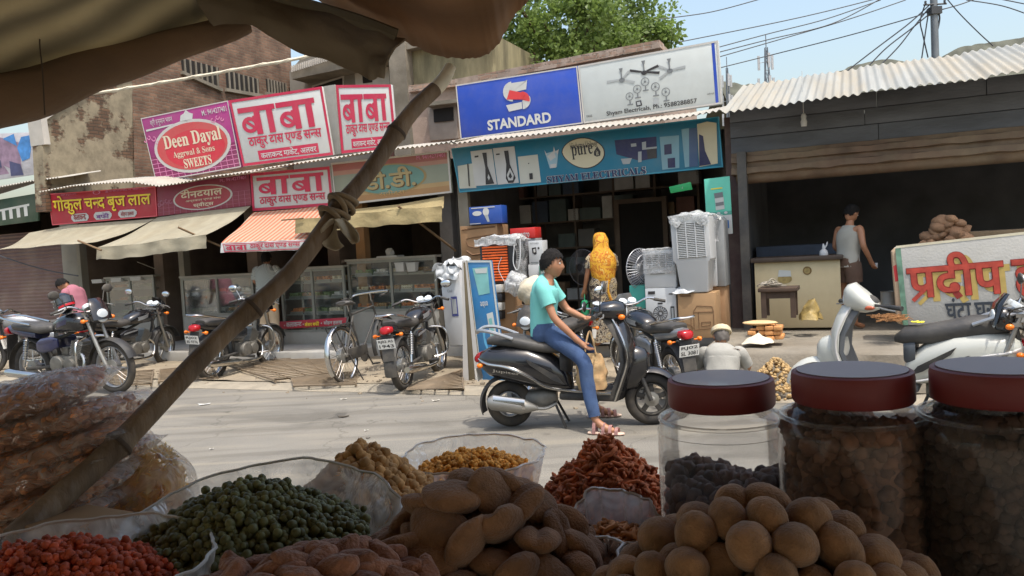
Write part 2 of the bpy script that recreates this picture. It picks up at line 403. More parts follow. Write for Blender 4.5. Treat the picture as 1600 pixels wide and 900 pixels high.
# ================================================================== THE SETTING
def onu(px, py, U):                              # picture -> v,z on the plane u = U
    d = ray(px, py); k = U/(d.x*CA - d.y*SA); p = CAM + d*k
    return p.x*SA + p.y*CA, p.z
KERB = 8.46
def sheet(name, u0, u1, v0, v1, z, m, sub=1):
    mb = MB(); mb.grid(lambda a, b: st(u0+(u1-u0)*a, v0+(v1-v0)*b, z), max(2, sub), max(2, sub))
    o = mb.build(name, m, None, smooth=False); o['kind'] = 'structure'; return o
M_road = srgb('road_asphalt', (118,114,105), rough=.92, var=.10, scale=1.3, bump=.35, bscale=70, dirt=.75, dirtcol=lin((131,125,113)), detail=9)
t_ = M_road.node_tree; b_ = t_.nodes['Principled BSDF']; src = b_.inputs['Base Color'].links[0].from_socket; tc_ = t_.nodes.new('ShaderNodeTexCoord')
def _mix(src, tex_sock, lo, hi, col, amt):
    mr = t_.nodes.new('ShaderNodeMapRange'); mr.inputs['From Min'].default_value = lo; mr.inputs['From Max'].default_value = hi; mr.inputs['To Max'].default_value = amt; t_.links.new(tex_sock, mr.inputs['Value'])
    mx = t_.nodes.new('ShaderNodeMix'); mx.data_type = 'RGBA'; mx.inputs['B'].default_value = (*col, 1); t_.links.new(mr.outputs[0], mx.inputs['Factor']); t_.links.new(src, mx.inputs['A']); return mx.outputs['Result']
def _noise(sc, det=2, w=0):
    n = t_.nodes.new('ShaderNodeTexNoise'); n.inputs['Scale'].default_value = sc; n.inputs['Detail'].default_value = det; n.inputs['Distortion'].default_value = w; t_.links.new(tc_.outputs['Object'], n.inputs['Vector']); return n.outputs['Fac']
src = _mix(src, _noise(160, 1), .60, .72, lin((70,67,62)), .6); src = _mix(src, _noise(120, 1), .62, .72, lin((158,150,136)), .6)
src = _mix(src, _noise(.55, 4, .8), .56, .62, lin((92,88,80)), .5)
vo = t_.nodes.new('ShaderNodeTexVoronoi'); vo.feature = 'DISTANCE_TO_EDGE'; vo.inputs['Scale'].default_value = .42
nv = t_.nodes.new('ShaderNodeTexNoise'); nv.inputs['Scale'].default_value = 3; nv.inputs['Detail'].default_value = 6; t_.links.new(tc_.outputs['Object'], nv.inputs['Vector'])
va = t_.nodes.new('ShaderNodeVectorMath'); va.operation = 'MULTIPLY_ADD'; va.inputs[1].default_value = (.5,.5,.5); t_.links.new(nv.outputs['Color'], va.inputs[0]); t_.links.new(tc_.outputs['Object'], va.inputs[2]); t_.links.new(va.outputs[0], vo.inputs['Vector'])
src = _mix(src, vo.outputs['Distance'], .006, .0, lin((70,66,58)), .5)
mpp = t_.nodes.new('ShaderNodeMapping'); mpp.inputs['Rotation'].default_value = (0, 0, AZ); mpp.inputs['Scale'].default_value = (.18, 2.2, 1); t_.links.new(tc_.outputs['Object'], mpp.inputs[0])
n5 = t_.nodes.new('ShaderNodeTexNoise'); n5.inputs['Scale'].default_value = 1.6; n5.inputs['Detail'].default_value = 5; t_.links.new(mpp.outputs[0], n5.inputs['Vector'])
src = _mix(src, n5.outputs['Fac'], .52, .64, lin((88,83,74)), .45); src = _mix(src, n5.outputs['Fac'], .46, .36, lin((142,134,118)), .5); src = _mix(src, _noise(1.7, 3, .3), .70, .74, lin((64,60,54)), .55)
t_.links.new(src, b_.inputs['Base Color'])
M_dust = srgb('dusty_ground', (142,130,110), rough=.95, var=.25, scale=2.2, bump=.6, bscale=25, detail=9)
M_conc = srgb('old_concrete', (128,121,108), rough=.9, var=.18, scale=3, bump=.4, bscale=30, dirt=.5, dirtcol=lin((110,98,80)), detail=9)
M_sand = srgb('pale_sand', (146,137,120), rough=.95, var=.14, scale=5, bump=.5, bscale=50)
sheet('ground', -400, 400, -300, 500, -.02, M_dust)
sheet('road', -80, 60, -7, KERB, 0, M_road)
mb = MB()                                        # broken pale edge of the carriageway
n = 160; us = [-30+50*i/n for i in range(n+1)]; rr = random.Random(3)
ring = []
rings = []
for u in us:
    w = .10+.05*noise.noise((u*1.3, 0, 0)); o_ = .05*noise.noise((u*.8, 5, 0)); h = .05+.03*noise.noise((u*2, 9, 1))
    rings.append([st(u, KERB-.12+o_-w, .004), st(u, KERB-.10+o_, h*.7), st(u, KERB+.1+o_, h), st(u, KERB+.25, .01)])
mb.loft(rings, cap=False, wrap=False); o = mb.build('kerb', M_sand, None); o['kind'] = 'structure'
# pavement (low on the left, a raised ledge on the right)
uR = to_uv(ground(1085, 560, .38))[0]
mb = MB(); mb.grid(lambda a, b: st(-40+(uR+40)*a, KERB+.12+4*b, .055+.03*noise.noise((a*90, b*7, 2))), 160, 14)
o = mb.build('pavement', M_dust, None); o['kind'] = 'structure'
mb = MB(); zL = .40; vL = 9.0; n = 70; rings = []
for i in range(n+1):
    u = uR + 14*i/n; j1 = .05*noise.noise((u*2.1, 0, 3)); j2 = .03*noise.noise((u*3.1, 4, 3))
    rings.append([st(u, vL-.10+j1, 0), st(u, vL-.03+j1*.7, .2+j2), st(u, vL+j2, zL-.03), st(u, vL+.05+j2, zL), st(u, 16, zL), st(u, 16, 0)])
mb.loft(rings); o = mb.build('ledge', M_conc, None, angle=50); o['kind'] = 'structure'
mb = MB(); x0 = onv(330, 540, 10.3)[0]; x1 = onv(548, 540, 10.3)[0]
for a, b, c in ((-24, x1, 10.3), (x1+.02, uR-.03, 10.95)):
    mb.box(a, b, c, 14.5, .0, .21)
mb.xf(Matrix.Rotation(-AZ, 4, 'Z')); o = mb.build('shop_step', srgb('step_stone', (158,156,150), rough=.7, var=.1, scale=4, dirt=.4), None, bevel=.01); o['kind'] = 'structure'

# hills on the horizon
M_hill = srgb('hill_rock', (88,89,78), rough=1, var=.35, scale=.12, detail=9)
mb = MB()
hp = [(-400, 6), (1120, 125), (1160, 132), (1200, 132), (1240, 128), (1275, 121), (1300, 115), (1330, 104), (1360, 96), (1385, 92), (1410, 95), (1440, 108), (1465, 92), (1500, 73), (1540, 67), (1580, 62), (1640, 50), (1760, 40)]
rings = []; D = 420.
for i in range(120):
    px = 1121 + 638*i/119
    for (a, ya), (b, yb) in zip(hp[1:], hp[2:]):
        if a <= px <= b: y = ya + (yb-ya)*(px-a)/(b-a); break
    y += 2.5*noise.noise((px*.09, 0, 0)) + 1.2*noise.noise((px*.4, 0, 4))
    p = atY(px, y, D)
    rings.append([Vector((p.x, p.y-90, -1)), Vector((p.x, p.y-50, p.z*.45+3*noise.noise((px*.05, 3, 0)))), Vector((p.x, p.y-20, p.z*.8+3*noise.noise((px*.08, 7, 0)))), p, Vector((p.x, p.y+60, p.z*.6)), Vector((p.x, p.y+120, -1))])
mb.loft(rings, cap=False, wrap=False); o = mb.build('hills', M_hill, None); o['kind'] = 'structure'

# ------------------------------------------------------------------ buildings behind the shops
M_brick = brick('raw_brick', lin((128,98,78)), lin((104,78,62)), lin((116,104,88)))
M_ruin = brick('ruined_plaster_brick', lin((108,82,62)), lin((88,66,50)), lin((80,70,56)), plaster=lin((150,138,114)), cover=.53, pscale=.9)
M_trim = srgb('white_trim', (190,184,174), rough=.8, var=.1, scale=4, dirt=.3)
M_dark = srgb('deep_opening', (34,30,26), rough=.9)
M_grey = srgb('grey_render', (132,124,110), rough=.9, var=.2, scale=2.5, bump=.3, dirt=.6, dirtcol=lin((80,74,60)), detail=9)
M_stain = srgb('stained_render', (140,132,102), rough=.95, var=.45, scale=2.0, bump=.3, dirt=.85, dirtcol=lin((66,64,50)), detail=10, stretch=(1.5,1.5,.35))
M_pinkw = srgb('pinkish_render', (172,150,134), rough=.92, var=.16, scale=2.5, bump=.35, dirt=.65, dirtcol=lin((112,98,82)), detail=9)
U0 = -15.0
def side_root(name, label, cat, v0): return sthing(name, label, cat, U0, v0, 0)
def uwall(root, v0, pts, m, name, thick=.3, off=0.):   # polygon on u=U0 given in picture points
    q = [onu(px, py, U0) for px, py in pts]; n = len(q)
    vs = [Vector((off, v-v0, z)) for v, z in q] + [Vector((off-thick, v-v0, z)) for v, z in q]
    fs = [tuple(range(n)), tuple(range(n, 2*n))[::-1]] + [(i, i+n, (i+1) % n + n, (i+1) % n) for i in range(n)]
    return MB().add(vs, fs).build(name, m, root, smooth=False)
r = side_root('ruined_house', 'crumbling plastered house wall with bricks showing and a white sloping parapet, at the left', 'house', 12)
uwall(r, 12, [(64,182),(135,139),(175,118),(206,112),(212,330),(72,330)], M_ruin, 'wall')
uwall(r, 12, [(60,181),(135,136),(136,143),(70,187),(76,226),(66,226)], M_trim, 'parapet', .4, .06)
uwall(r, 12, [(170,122),(204,116),(204,119),(172,126)], M_trim, 'ledge', .2, .05)
r = side_root('brick_house', 'tall bare brick house with a row of dark barred openings, behind the pink sign', 'house', 13)
uwall(r, 13, [(206,60),(300,-40),(452,10),(463,330),(208,330)], M_brick, 'wall')
for q in ([(282,90),(341,106),(342,141),(285,113)], [(352,110),(404,124),(405,150),(354,140)], [(415,123),(447,131),(449,152),(417,146)]):
    w = uwall(r, 13, q, M_dark, 'window', .05, .012)
    q2 = [onu(*p, U0) for p in q]; bm_ = MB()
    for i in range(7):
        t = (i+.5)/7; a = [q2[0][k]*(1-t)+q2[1][k]*t for k in (0,1)]; b = [q2[3][k]*(1-t)+q2[2][k]*t for k in (0,1)]
        bm_.box(.02, .05, a[0]-13-.02, a[0]-13+.02, b[1], a[1])
    bm_.build('window_bar', M_grey, w)
    s = uwall(r, 13, [(q[3][0]-3, q[3][1]-2), (q[2][0]+3, q[2][1]-2), (q[2][0]+3, q[2][1]+3), (q[3][0]-3, q[3][1]+3)], M_grey, 'sill', .1, .08)

def vpoly(root, o, pts, v, m, name, thick=.2, bevel=0.):           # polygon on v, given in picture points, in root's frame
    q = [onv(px, py, v) for px, py in pts]
    return MB().prism([(u-o[0], z-o[2]) for u, z in q], v-o[1], v-o[1]+thick).build(name, m, root, smooth=False, bevel=bevel)
def vroot(name, label, cat, px, v, group=None):
    u = onv(px, 300, v)[0]; return sthing(name, label, cat, u, v, 0, group), (u, v, 0)
r, o_ = vroot('balcony_house', 'grey flat roofed house with a white lattice balcony, far behind the white signs', 'house', 545, 19)
vpoly(r, o_, [(452,112),(482,78),(548,64),(640,60),(650,330),(462,330)], 19, srgb('house_grey', (128,124,116), rough=.9, var=.15, scale=2, dirt=.4), 'wall', 5)
vpoly(r, o_, [(454,112),(530,88),(640,72),(640,90),(580,98),(456,124)], 18.3, M_grey, 'balcony', .7)
mb = MB(); q0 = onv(456, 118, 18.25); 
for i in range(26):
    px = 457+ i*3.3; y = 111 - (px-457)*.31
    u, z1 = onv(px, y-8, 18.25); z0 = onv(px, y+2, 18.25)[1]
    mb.box(u-.016-o_[0], u+.016-o_[0], 18.2-o_[1], 18.24-o_[1], z0, z1)
mb.build('lattice', M_trim, r)
vpoly(r, o_, [(487,134),(537,118),(538,160),(490,165)], 18.96, M_trim, 'window', .05)
vpoly(r, o_, [(490,136),(534,122),(535,160),(492,165)], 18.93, M_dark, 'pane', .03)
vpoly(r, o_, [(554,112),(607,100),(610,150),(557,155)], 18.96, M_trim, 'window', .05)
vpoly(r, o_, [(566,118),(580,115),(581,128),(567,130)], 18.93, M_dark, 'pane', .03)
r, o_ = vroot('stained_house', 'tall weather stained concrete house with black streaks, behind the blue sign', 'house', 690, 16)
vpoly(r, o_, [(612,66),(770,52),(774,330),(622,330)], 16, M_stain, 'wall', 4)
vpoly(r, o_, [(606,70),(632,64),(648,330),(622,330)], 15.7, M_grey, 'column', .3)
vpoly(r, o_, [(632,68),(774,36),(774,46),(632,78)], 15.75, M_grey, 'ledge', .25)
vpoly(r, o_, [(606,140),(611,140),(619,330),(613,330)], 15.9, srgb('pipe_brown', (110,72,60)), 'drain_pipe', .1)
r, o_ = vroot('low_house', 'pinkish rendered upper storey with a small dark window and rough brick parapet top', 'house', 850, 13.2)
vpoly(r, o_, [(638,140),(720,130),(1032,66),(1040,215),(800,238),(650,255)], 13.2, M_pinkw, 'wall', 3)
vpoly(r, o_, [(638,134),(720,122),(1030,62),(1032,74),(720,134),(638,144)], 13.1, brick('parapet_brick', lin((166,136,116)), lin((140,112,94)), lin((150,136,120)), plaster=lin((176,156,140)), cover=.5, pscale=2), 'parapet', .35)
w = vpoly(r, o_, [(668,166),(712,160),(716,216),(672,220)], 13.17, srgb('window_frame_grey', (150,136,122)), 'window', .05)
vpoly(r, o_, [(677,171),(707,167),(708,188),(678,191)], 13.14, M_dark, 'pane', .04)
vpoly(r, o_, [(664,160),(714,154),(715,160),(664,166)], 12.95, M_grey, 'sunshade', .25)

# ------------------------------------------------------------------ tree
def tree(name, label, base, centre, rad, seed, nleaf=9000):
    rg = random.Random(seed); root = thing(name, label, 'tree', base)
    c = Vector(centre)-Vector(base); mb = MB()
    mb.tube(bez([(0,0,-.1), (.1,.0,c.z*.35), (-.1,.1,c.z*.7), (c.x,c.y,c.z)], 5), [.28-.2*i/15 for i in range(16)], 9)
    clumps = []
    for i in range(60):
        d = Vector((rg.gauss(0,1), rg.gauss(0,1), rg.gauss(0,.85))).normalized(); k = rg.uniform(.55, 1.0)
        q = c + Vector((d.x*rad[0], d.y*rad[1], d.z*rad[2]))*k; clumps.append((q, rg.uniform(.45, .95)))
        if i % 3 == 0: mb.tube(bez([c*.75, (c*.8+q)*.5+Vector((0,0,-.2)), q], 4), [.08-.006*j for j in range(9)], 5)
    mb.build('trunk', srgb('bark', (92,74,56), rough=.95, var=.3, scale=9, bump=.6), root)
    vs = []; fs = []
    for i in range(nleaf):
        q, s = clumps[rg.randrange(len(clumps))]
        d = Vector((rg.gauss(0,1), rg.gauss(0,1), rg.gauss(0,1))).normalized()*s*rg.uniform(.35, 1.0)
        p = q + Vector((d.x, d.y, d.z*.75)); a = Vector((rg.gauss(0,1), rg.gauss(0,1), rg.gauss(0,.6)-.4)).normalized(); b = a.orthogonal().normalized()
        b.rotate(Matrix.Rotation(rg.uniform(0, 6.28), 3, a)); L = rg.uniform(.09, .17); w = L*.36; cc = a.cross(b)
        k = len(vs); vs += [p, p+a*L*.5+b*w+cc*w*.25, p+a*L, p+a*L*.5-b*w+cc*w*.25]; fs.append((k, k+1, k+2, k+3))
    m = mat('leaf', (.17,.245,.06), rough=.5, var=.4, scale=1.2, trans=.5)
    MB().add(vs, fs).build('crown', m, root, smooth=False, fix=False)
    return root
Yt = 21.; cpt = atY(895, 46, Yt)
tree('leafy_tree', 'large bright green leafy tree rising behind the blue and white sign', (cpt.x+.3, Yt, 0), cpt, (2.55, 2.2, 1.85), 5, 19000)

# ------------------------------------------------------------------ towers, pole, wires
M_steel = srgb('galvanised_grey', (120,126,132), rough=.6, metal=.3)
def tower(label, px, y0, y1, D, wpx):
    top = atY(px, y0, D); b = atY(px, y1, D); root = thing('cell_tower', label, 'tower', (b.x, D, 0), group='telecom towers')
    H = top.z; w0 = wpx/F*D; mb = MB(); k = 9
    def cor(i, j): t = i/k; w = w0*(1.4-1.2*t)/2; return Vector(((1 if j in (0,1) else -1)*w, (1 if j in (0,3) else -1)*w, H*t))
    for j in range(4):
        mb.tube([cor(0, j), cor(k, j)], .05, 4)
        for i in range(k): mb.tube([cor(i, j), cor(i+1, (j+1) % 4)], .022, 4); mb.tube([cor(i+1, j), cor(i, (j+1) % 4)], .022, 4); mb.tube([cor(i, j), cor(i, (j+1) % 4)], .022, 4)
    mb.tube([(0,0,H), (0,0,H*1.06)], .05, 4); mb.build('mast', M_steel, root)
    for z, q in ((.93,1.0),(.82,1.1),(.72,1.2)):
        for j in range(3):
            a = MB(); an = j*2.1+.5; a.box(-.11,.11,-.06,.06,-.7,.7, Matrix.Translation((math.cos(an)*w0*.75*q, math.sin(an)*w0*.75*q, H*z)))
            a.tube([(0,0,H*z), (math.cos(an)*w0*.75*q, math.sin(an)*w0*.75*q, H*z)], .03, 4); a.build('antenna', srgb('antenna_white', (170,172,174)), root)
tower('lattice telecom tower with antennas, the taller one beside the tin roof', 1201, 74, 175, 80, 16)
tower('smaller lattice telecom tower, just right of the white sign', 1138, 106, 160, 95, 10)
Yp = 17.; pb = atY(1460, 90, Yp)
r = thing('utility_pole', 'grey metal power pole with tangled wires above the tin roof', 'pole', (pb.x+.02, Yp, 0))
pt = atY(1455, -40, Yp)
MB().tube([(0,0,0), (0,0,pt.z)], [.09,.07], 12).build('post', srgb('pole_grey', (118,122,124), rough=.5, metal=.4, var=.1), r)
zj = atY(1458, 17, Yp).z
mb = MB()
mb.box(-.10,.12,-.10,.10,zj-.08,zj+.07); mb.tube([(-.24,-.05,zj+.12),(.24,-.05,zj+.12)], .018, 6)
for dx in (-.2,.2): mb.lathe([(.012,0),(.028,.015),(.02,.04),(.028,.06),(.008,.08)], 8, Matrix.Translation((dx,-.05,zj+.125)))
mb.build('junction_box', srgb('dark_fitting', (60,62,64)), r)
M_wire = srgb('wire_black', (58,60,64), rough=.6)
def wire(label, pts, Ys, rad=.012, m=None, group='overhead wires'):
    if not isinstance(Ys, (list, tuple)): Ys = [Ys]*len(pts)
    P = bez([atY(px, py, Y) for (px, py), Y in zip(pts, Ys)], 8)
    return obj(MB().tube(P, rad, 5), 'overhead_wire', label, 'wire', m or M_wire, group)
wire('highest wire, running from the tree crown up to the top edge', [(1030,30),(1110,19),(1190,-2)], 19)
wire('wire passing just above the right corner of the white sign', [(1060,66),(1200,38),(1290,18),(1385,-6)], 19)
wire('upper of two close wires over the telecom towers', [(1100,80),(1200,53),(1290,30),(1376,0)], 19)
wire('lower of two close wires over the telecom towers', [(1110,85),(1200,62),(1300,37),(1380,-4)], 18.5)
wire('wire meeting the pole top from the left', [(1120,90),(1200,67),(1320,32),(1415,0)], 19)
wire('lowest long wire, ending at the junction box on the pole', [(1125,106),(1205,86),(1320,57),(1420,29),(1452,18)], [19,19,18,17.2,17])
for lb, p in (('thick service cable dropping from the pole to the left roof hump', [(1452,8),(1420,37),(1370,75),(1322,112)]),
              ('service cable crossing the thick one, dropping nearer the pole', [(1452,22),(1425,44),(1385,75),(1355,106)]),
              ('service cable with a slack bow, dropping steeply left of the pole', [(1452,12),(1428,42),(1405,72),(1374,104)]),
              ('short twisted cable hanging beside the pole', [(1446,5),(1438,32),(1442,55),(1450,90)]),
              ('thin loose cable end hanging beside the pole', [(1450,24),(1446,50),(1440,92)])):
    wire(lb, p, 17, .014)
wire('cable loop hanging on the right of the pole', [(1464,14),(1468,28),(1464,50)], 17, .02)
wire('wire from the pole climbing to the upper right', [(1464,17),(1500,7),(1530,-4)], 17)
wire('long wire falling from the top edge to the right of the roof', [(1476,-6),(1500,22),(1530,52),(1552,72)], 17)
wire('wire at the upper right corner, upper one', [(1550,-4),(1610,8)], 17)
wire('wire at the upper right corner, lower one', [(1510,0),(1565,9),(1610,24)], 17)

# ------------------------------------------------------------------ corrugated roofs
def corrugated(root, o, eave, v0, rise, v1, m, name='roof', per=.085, amp=.014, thick=.003, seg=6):
    pts = [onv(px, py, v0) for px, py in eave]
    def ze(u):
        if u <= pts[0][0]: return pts[0][1]
        for (a, za), (b, zb) in zip(pts, pts[1:]):
            if u <= b: return za + (zb-za)*(u-a)/(b-a)
        return pts[-1][1]
    ua, ub = pts[0][0], pts[-1][0]; n = int((ub-ua)/per*seg)
    def fn(a, b):
        u = ua+(ub-ua)*a
        return (u-o[0], v0+(v1-v0)*b-o[1] + .015*noise.noise((u*1.2, 0, 7)), ze(u) + rise*b + amp*math.cos(2*math.pi*u/per) + .012*noise.noise((u*.9, b*2, 3)) - o[2])
    return MB().grid(fn, n, 4, thick).build(name, m, root, angle=70)
M_tin = srgb('weathered_tin', (164,160,150), rough=.62, metal=.0, var=.12, scale=2.0, dirt=.5, dirtcol=lin((150,132,112)), spec=.4)
M_tinw = srgb('white_painted_tin', (146,146,139), rough=.6, var=.14, scale=1.6, stretch=(3,.35,.35), dirt=.65, dirtcol=lin((162,146,118)), spec=.4)

# ------------------------------------------------------------------ shops
def shop(name, label, px0, px1, v0, v1, ztop, wallm, cat='shop', z0=.2, floor=True):
    u0 = onv(px0, 420, v0)[0]; u1 = onv(px1, 420, v0)[0]; o = ((u0+u1)/2, v0, 0); r = sthing(name, label, cat, o[0], v0, 0)
    h = (u1-u0)/2; d = v1-v0
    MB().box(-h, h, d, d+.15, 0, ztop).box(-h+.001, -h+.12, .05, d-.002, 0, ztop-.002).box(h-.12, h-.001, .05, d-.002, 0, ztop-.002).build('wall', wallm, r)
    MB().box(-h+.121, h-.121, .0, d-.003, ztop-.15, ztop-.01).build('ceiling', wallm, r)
    return r, o, h, d
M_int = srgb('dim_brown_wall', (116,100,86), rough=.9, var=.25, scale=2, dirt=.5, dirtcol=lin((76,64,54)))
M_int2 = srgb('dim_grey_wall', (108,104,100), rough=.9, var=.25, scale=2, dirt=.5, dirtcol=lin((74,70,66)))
M_shut = srgb('maroon_shutter', (104,78,70), rough=.6, var=.15, scale=2, dirt=.5)
M_rust = srgb('brown_rust_steel', (110,88,70), rough=.7, var=.25, scale=3, dirt=.6, dirtcol=lin((150,136,112)), detail=8)
M_colm = srgb('grey_column', (136,132,120), rough=.85, var=.15, scale=3, dirt=.5)
def shutter(root, o, x0, x1, y0, y1, v, m, name='shutter', per=.08):
    u0, u1, z0, z1 = rect(x0, y0, x1, y1, v); n = int((z1-z0)/per*4)
    return MB().grid(lambda a, b: (u0+(u1-u0)*a-o[0], v-o[1]+.012*math.cos(b*(z1-z0)/per*6.28), z0+(z1-z0)*b-o[2]), 2, n, .004).build(name, m, root, angle=60)

# 1 closed shop at the far left
r, o, h, d = shop('shuttered_shop', 'closed shop with a dark maroon rolled down shutter, leftmost of the row', -90, 122, 12.0, 14.5, 3.4, M_int)
shutter(r, o, -85, 104, 366, 560, 12.1, M_shut)
u0, u1, z0, z1 = rect(100, 330, 124, 560, 11.9); MB().box(u0-o[0], u1-o[0], -.1, .1, 0, 3.2).build('column', M_colm, r, bevel=.01)
corrugated(r, o, [(-95,322),(0,292),(40,284),(92,277)], 11.2, .2, 12.2, M_tin)
sg = Sign('shop_sign', 'dark green shop board with thick white letter strokes, cut off by the left edge', 'sign', [(-110,330),(58,302),(60,345),(-108,366)], 11.5, srgb('sign_green', (52,78,58), rough=.5, var=.15, scale=3, dirt=.3))
Mw = srgb('sign_white', (224,222,214), rough=.5, var=.04)
bars = [[(.60+.0, .40), (.93, .33), (.93, .41), (.60, .48)]]
for k in range(5): bars.append([(.62+k*.065, .42-k*.012), (.65+k*.065, .42-k*.012), (.655+k*.065, .82-k*.012), (.625+k*.065, .82-k*.012)])
sg.multi(bars, Mw, 'lettering', 2)
# torn banner over it
mb = MB()
q = [(-60,214),(42,222),(62,204),(60,268),(20,276),(-60,290)]
r = Sign('torn_banner', 'crumpled blue and mauve torn banner on the far left roof', 'banner', [(-80,212),(60,206),(58,272),(-80,292)], 11.9, srgb('banner_white', (176,174,178), rough=.6, var=.12, scale=4, bump=.8, bscale=6))
r.multi([[(.55,.06),(.80,.22),(.84,.95),(.5,.55)], [(.2,.3),(.5,.3),(.7,.9),(.2,.9)]], srgb('banner_mauve', (140,116,134), rough=.6, var=.3, scale=6), 'print', 1)
r.multi([[(.82,.10),(.94,.06),(.92,.6),(.84,.66),(.78,.34)], [(.62,.12),(.74,.02),(.78,.3)]], srgb('banner_blue', (70,130,190), rough=.6, var=.3, scale=6), 'print', 2)
r.multi([[(.70,.62),(.82,.72),(.86,.98),(.72,.96)], [(.40,.5),(.60,.58),(.62,.75),(.4,.66)]], srgb('banner_navy', (70,72,104), rough=.6, var=.3, scale=6), 'print', 3)
p0, p1 = st(*onv(58, 200, 11.85)[:1], 11.85), None
a = onv(57, 196, 11.8); b = onv(62, 276, 11.8)
obj(MB().tube([st(a[0], 11.8, a[1]), st(b[0], 11.8, b[1])], .03, 8), 'metal_post', 'thin upright metal post at the right end of the torn banner', 'post', M_colm)

# 2-5 the sweet shops
SW = [('sweet_shop', 'open sweet shop under the red board with yellow Hindi lettering', 124, 245, [(60,300),(110,291),(160,286),(205,284),(248,291)]),
      ('sweet_shop', 'sweet shop under the maroon board with an oval, left of the orange awning', 245, 392, [(246,291),(275,287),(330,276),(392,268)]),
      ('sweet_shop', 'sweet shop behind the orange striped awning', 392, 520, [(393,267),(455,256),(521,247)]),
      ('sweet_shop', 'sweet shop under the faded green and orange board', 520, 708, [(522,247),(560,240),(610,233),(660,229),(712,220)])]
shops = []
for nm, lb, a, b, ev in SW:
    r, o, h, d = shop(nm, lb, a, b, 11.62, 14.2, 3.15, M_int)
    r['group'] = 'sweet shops'; shops.append((r, o))
    corrugated(r, o, ev, 10.9, .17, 11.9, M_tin)
r, o = shops[3]
u0, u1, z0, z1 = rect(560, 340, 574, 520, 11.58); MB().box(u0-o[0], u1-o[0], -.06, .1, .2, 3.0).build('pillar', srgb('ochre_pillar', (150,112,70), rough=.8, var=.1, dirt=.3), r)
u0, u1, z0, z1 = rect(690, 300, 712, 520, 11.55); MB().box(u0-o[0], u1-o[0]-.03, -.06, .1, .2, 3.0).build('pillar', M_int2, r)
r, o = shops[1]
u0, u1, z0, z1 = rect(284, 380, 292, 540, 11.58); MB().box(u0-o[0], u1-o[0], -.06, .1, .2, 3.0).build('pillar', M_colm, r)
r, o = shops[0]
u0, u1, z0, z1 = rect(126, 370, 131, 540, 11.58); MB().box(u0-o[0], u1-o[0], -.06, .1, .2, 3.0).build('pillar', M_colm, r)

# 6 electrical shop
r, o, h, d = shop('electrical_shop', 'wide open electrical goods shop under the teal sign', 708, 1148, 11.7, 15.0, 3.2, M_int2)
corrugated(r, o, [(700,225),(800,214),(900,202),(1000,191),(1060,184),(1142,169)], 10.85, .22, 12.0, M_tin)
ES = (r, o)
u0, u1, z0, z1 = rect(1138, 200, 1158, 500, 11.35); MB().box(u0-o[0], u1-o[0], -.35, .2, .2, 3.3).build('pillar', srgb('maroon_pillar', (84,62,58), rough=.6, var=.15, dirt=.3), r)
u0, u1, z0, z1 = rect(720, 308, 735, 470, 11.5); MB().box(u0-o[0], u1-o[0], -.2, -.1, .2, 3.1).build('door_post', srgb('pale_post', (150,142,126), var=.1), r)
# shelves with goods at the back of the electrical shop
u0 = onv(735, 400, 14.6)[0]; u1 = onv(1100, 400, 14.6)[0]
sh = sthing('shelf_rack', 'tall dark goods shelves along the back of the electrical shop', 'shelf', (u0+u1)/2, 14.6, .21); mb = MB(); hw = (u1-u0)/2
for z in (.4, .9, 1.4, 1.9, 2.4): mb.box(-hw, hw, -.2, .2, z, z+.03)
mb.build('shelf', M_int, sh); mb = MB()
for k in range(7): mb.box(-hw+k*(2*hw-.04)/6, -hw+.04+k*(2*hw-.04)/6, -.21, .21, 0, 2.7)
mb.build('upright', M_int, sh)
rg = random.Random(11)
bcol = [srgb('carton_'+n_, c, rough=.7, var=.12) for n_, c in (('tan',(150,122,92)),('white',(190,188,182)),('blue',(84,96,112)),('grey',(120,118,114)),('red',(120,84,72)),('teal',(96,108,104)))]
for z in (.43, .93, 1.43, 1.93, 2.43):
    u = -hw+.1
    while u < hw-.3:
        w = rg.uniform(.2, .42); hh = rg.uniform(.2, .42)
        if rg.random() < .85 and not (.55 < u/hw*.5+.5 < .82 and z < 1.9):
            c = st((u0+u1)/2+u+w/2, 14.55, .21+z); b = MB().box(-w/2+.01, w/2-.01, -.16, .15, .001, hh).build('carton', rg.choice(bcol), thing('carton', 'boxed goods on the dim shelves at the back of the electrical shop', 'box', c, -AZ, 'cartons on the back shelves')); b.name = 'box'
        u += w+.02
u0, u1, z0, z1 = rect(968, 316, 1036, 470, 14.0)
dd = sthing('doorway', 'black inner doorway at the back of the electrical shop', 'doorway', (u0+u1)/2, 14.1, .21)
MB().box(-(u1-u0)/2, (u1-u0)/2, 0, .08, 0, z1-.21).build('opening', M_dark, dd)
MB().box(-(u1-u0)/2-.08, -(u1-u0)/2, -.03, .1, 0, z1-.13).box((u1-u0)/2, (u1-u0)/2+.08, -.03, .1, 0, z1-.13).box(-(u1-u0)/2, (u1-u0)/2, -.03, .1, z1-.21, z1-.13).build('frame', M_int, dd)

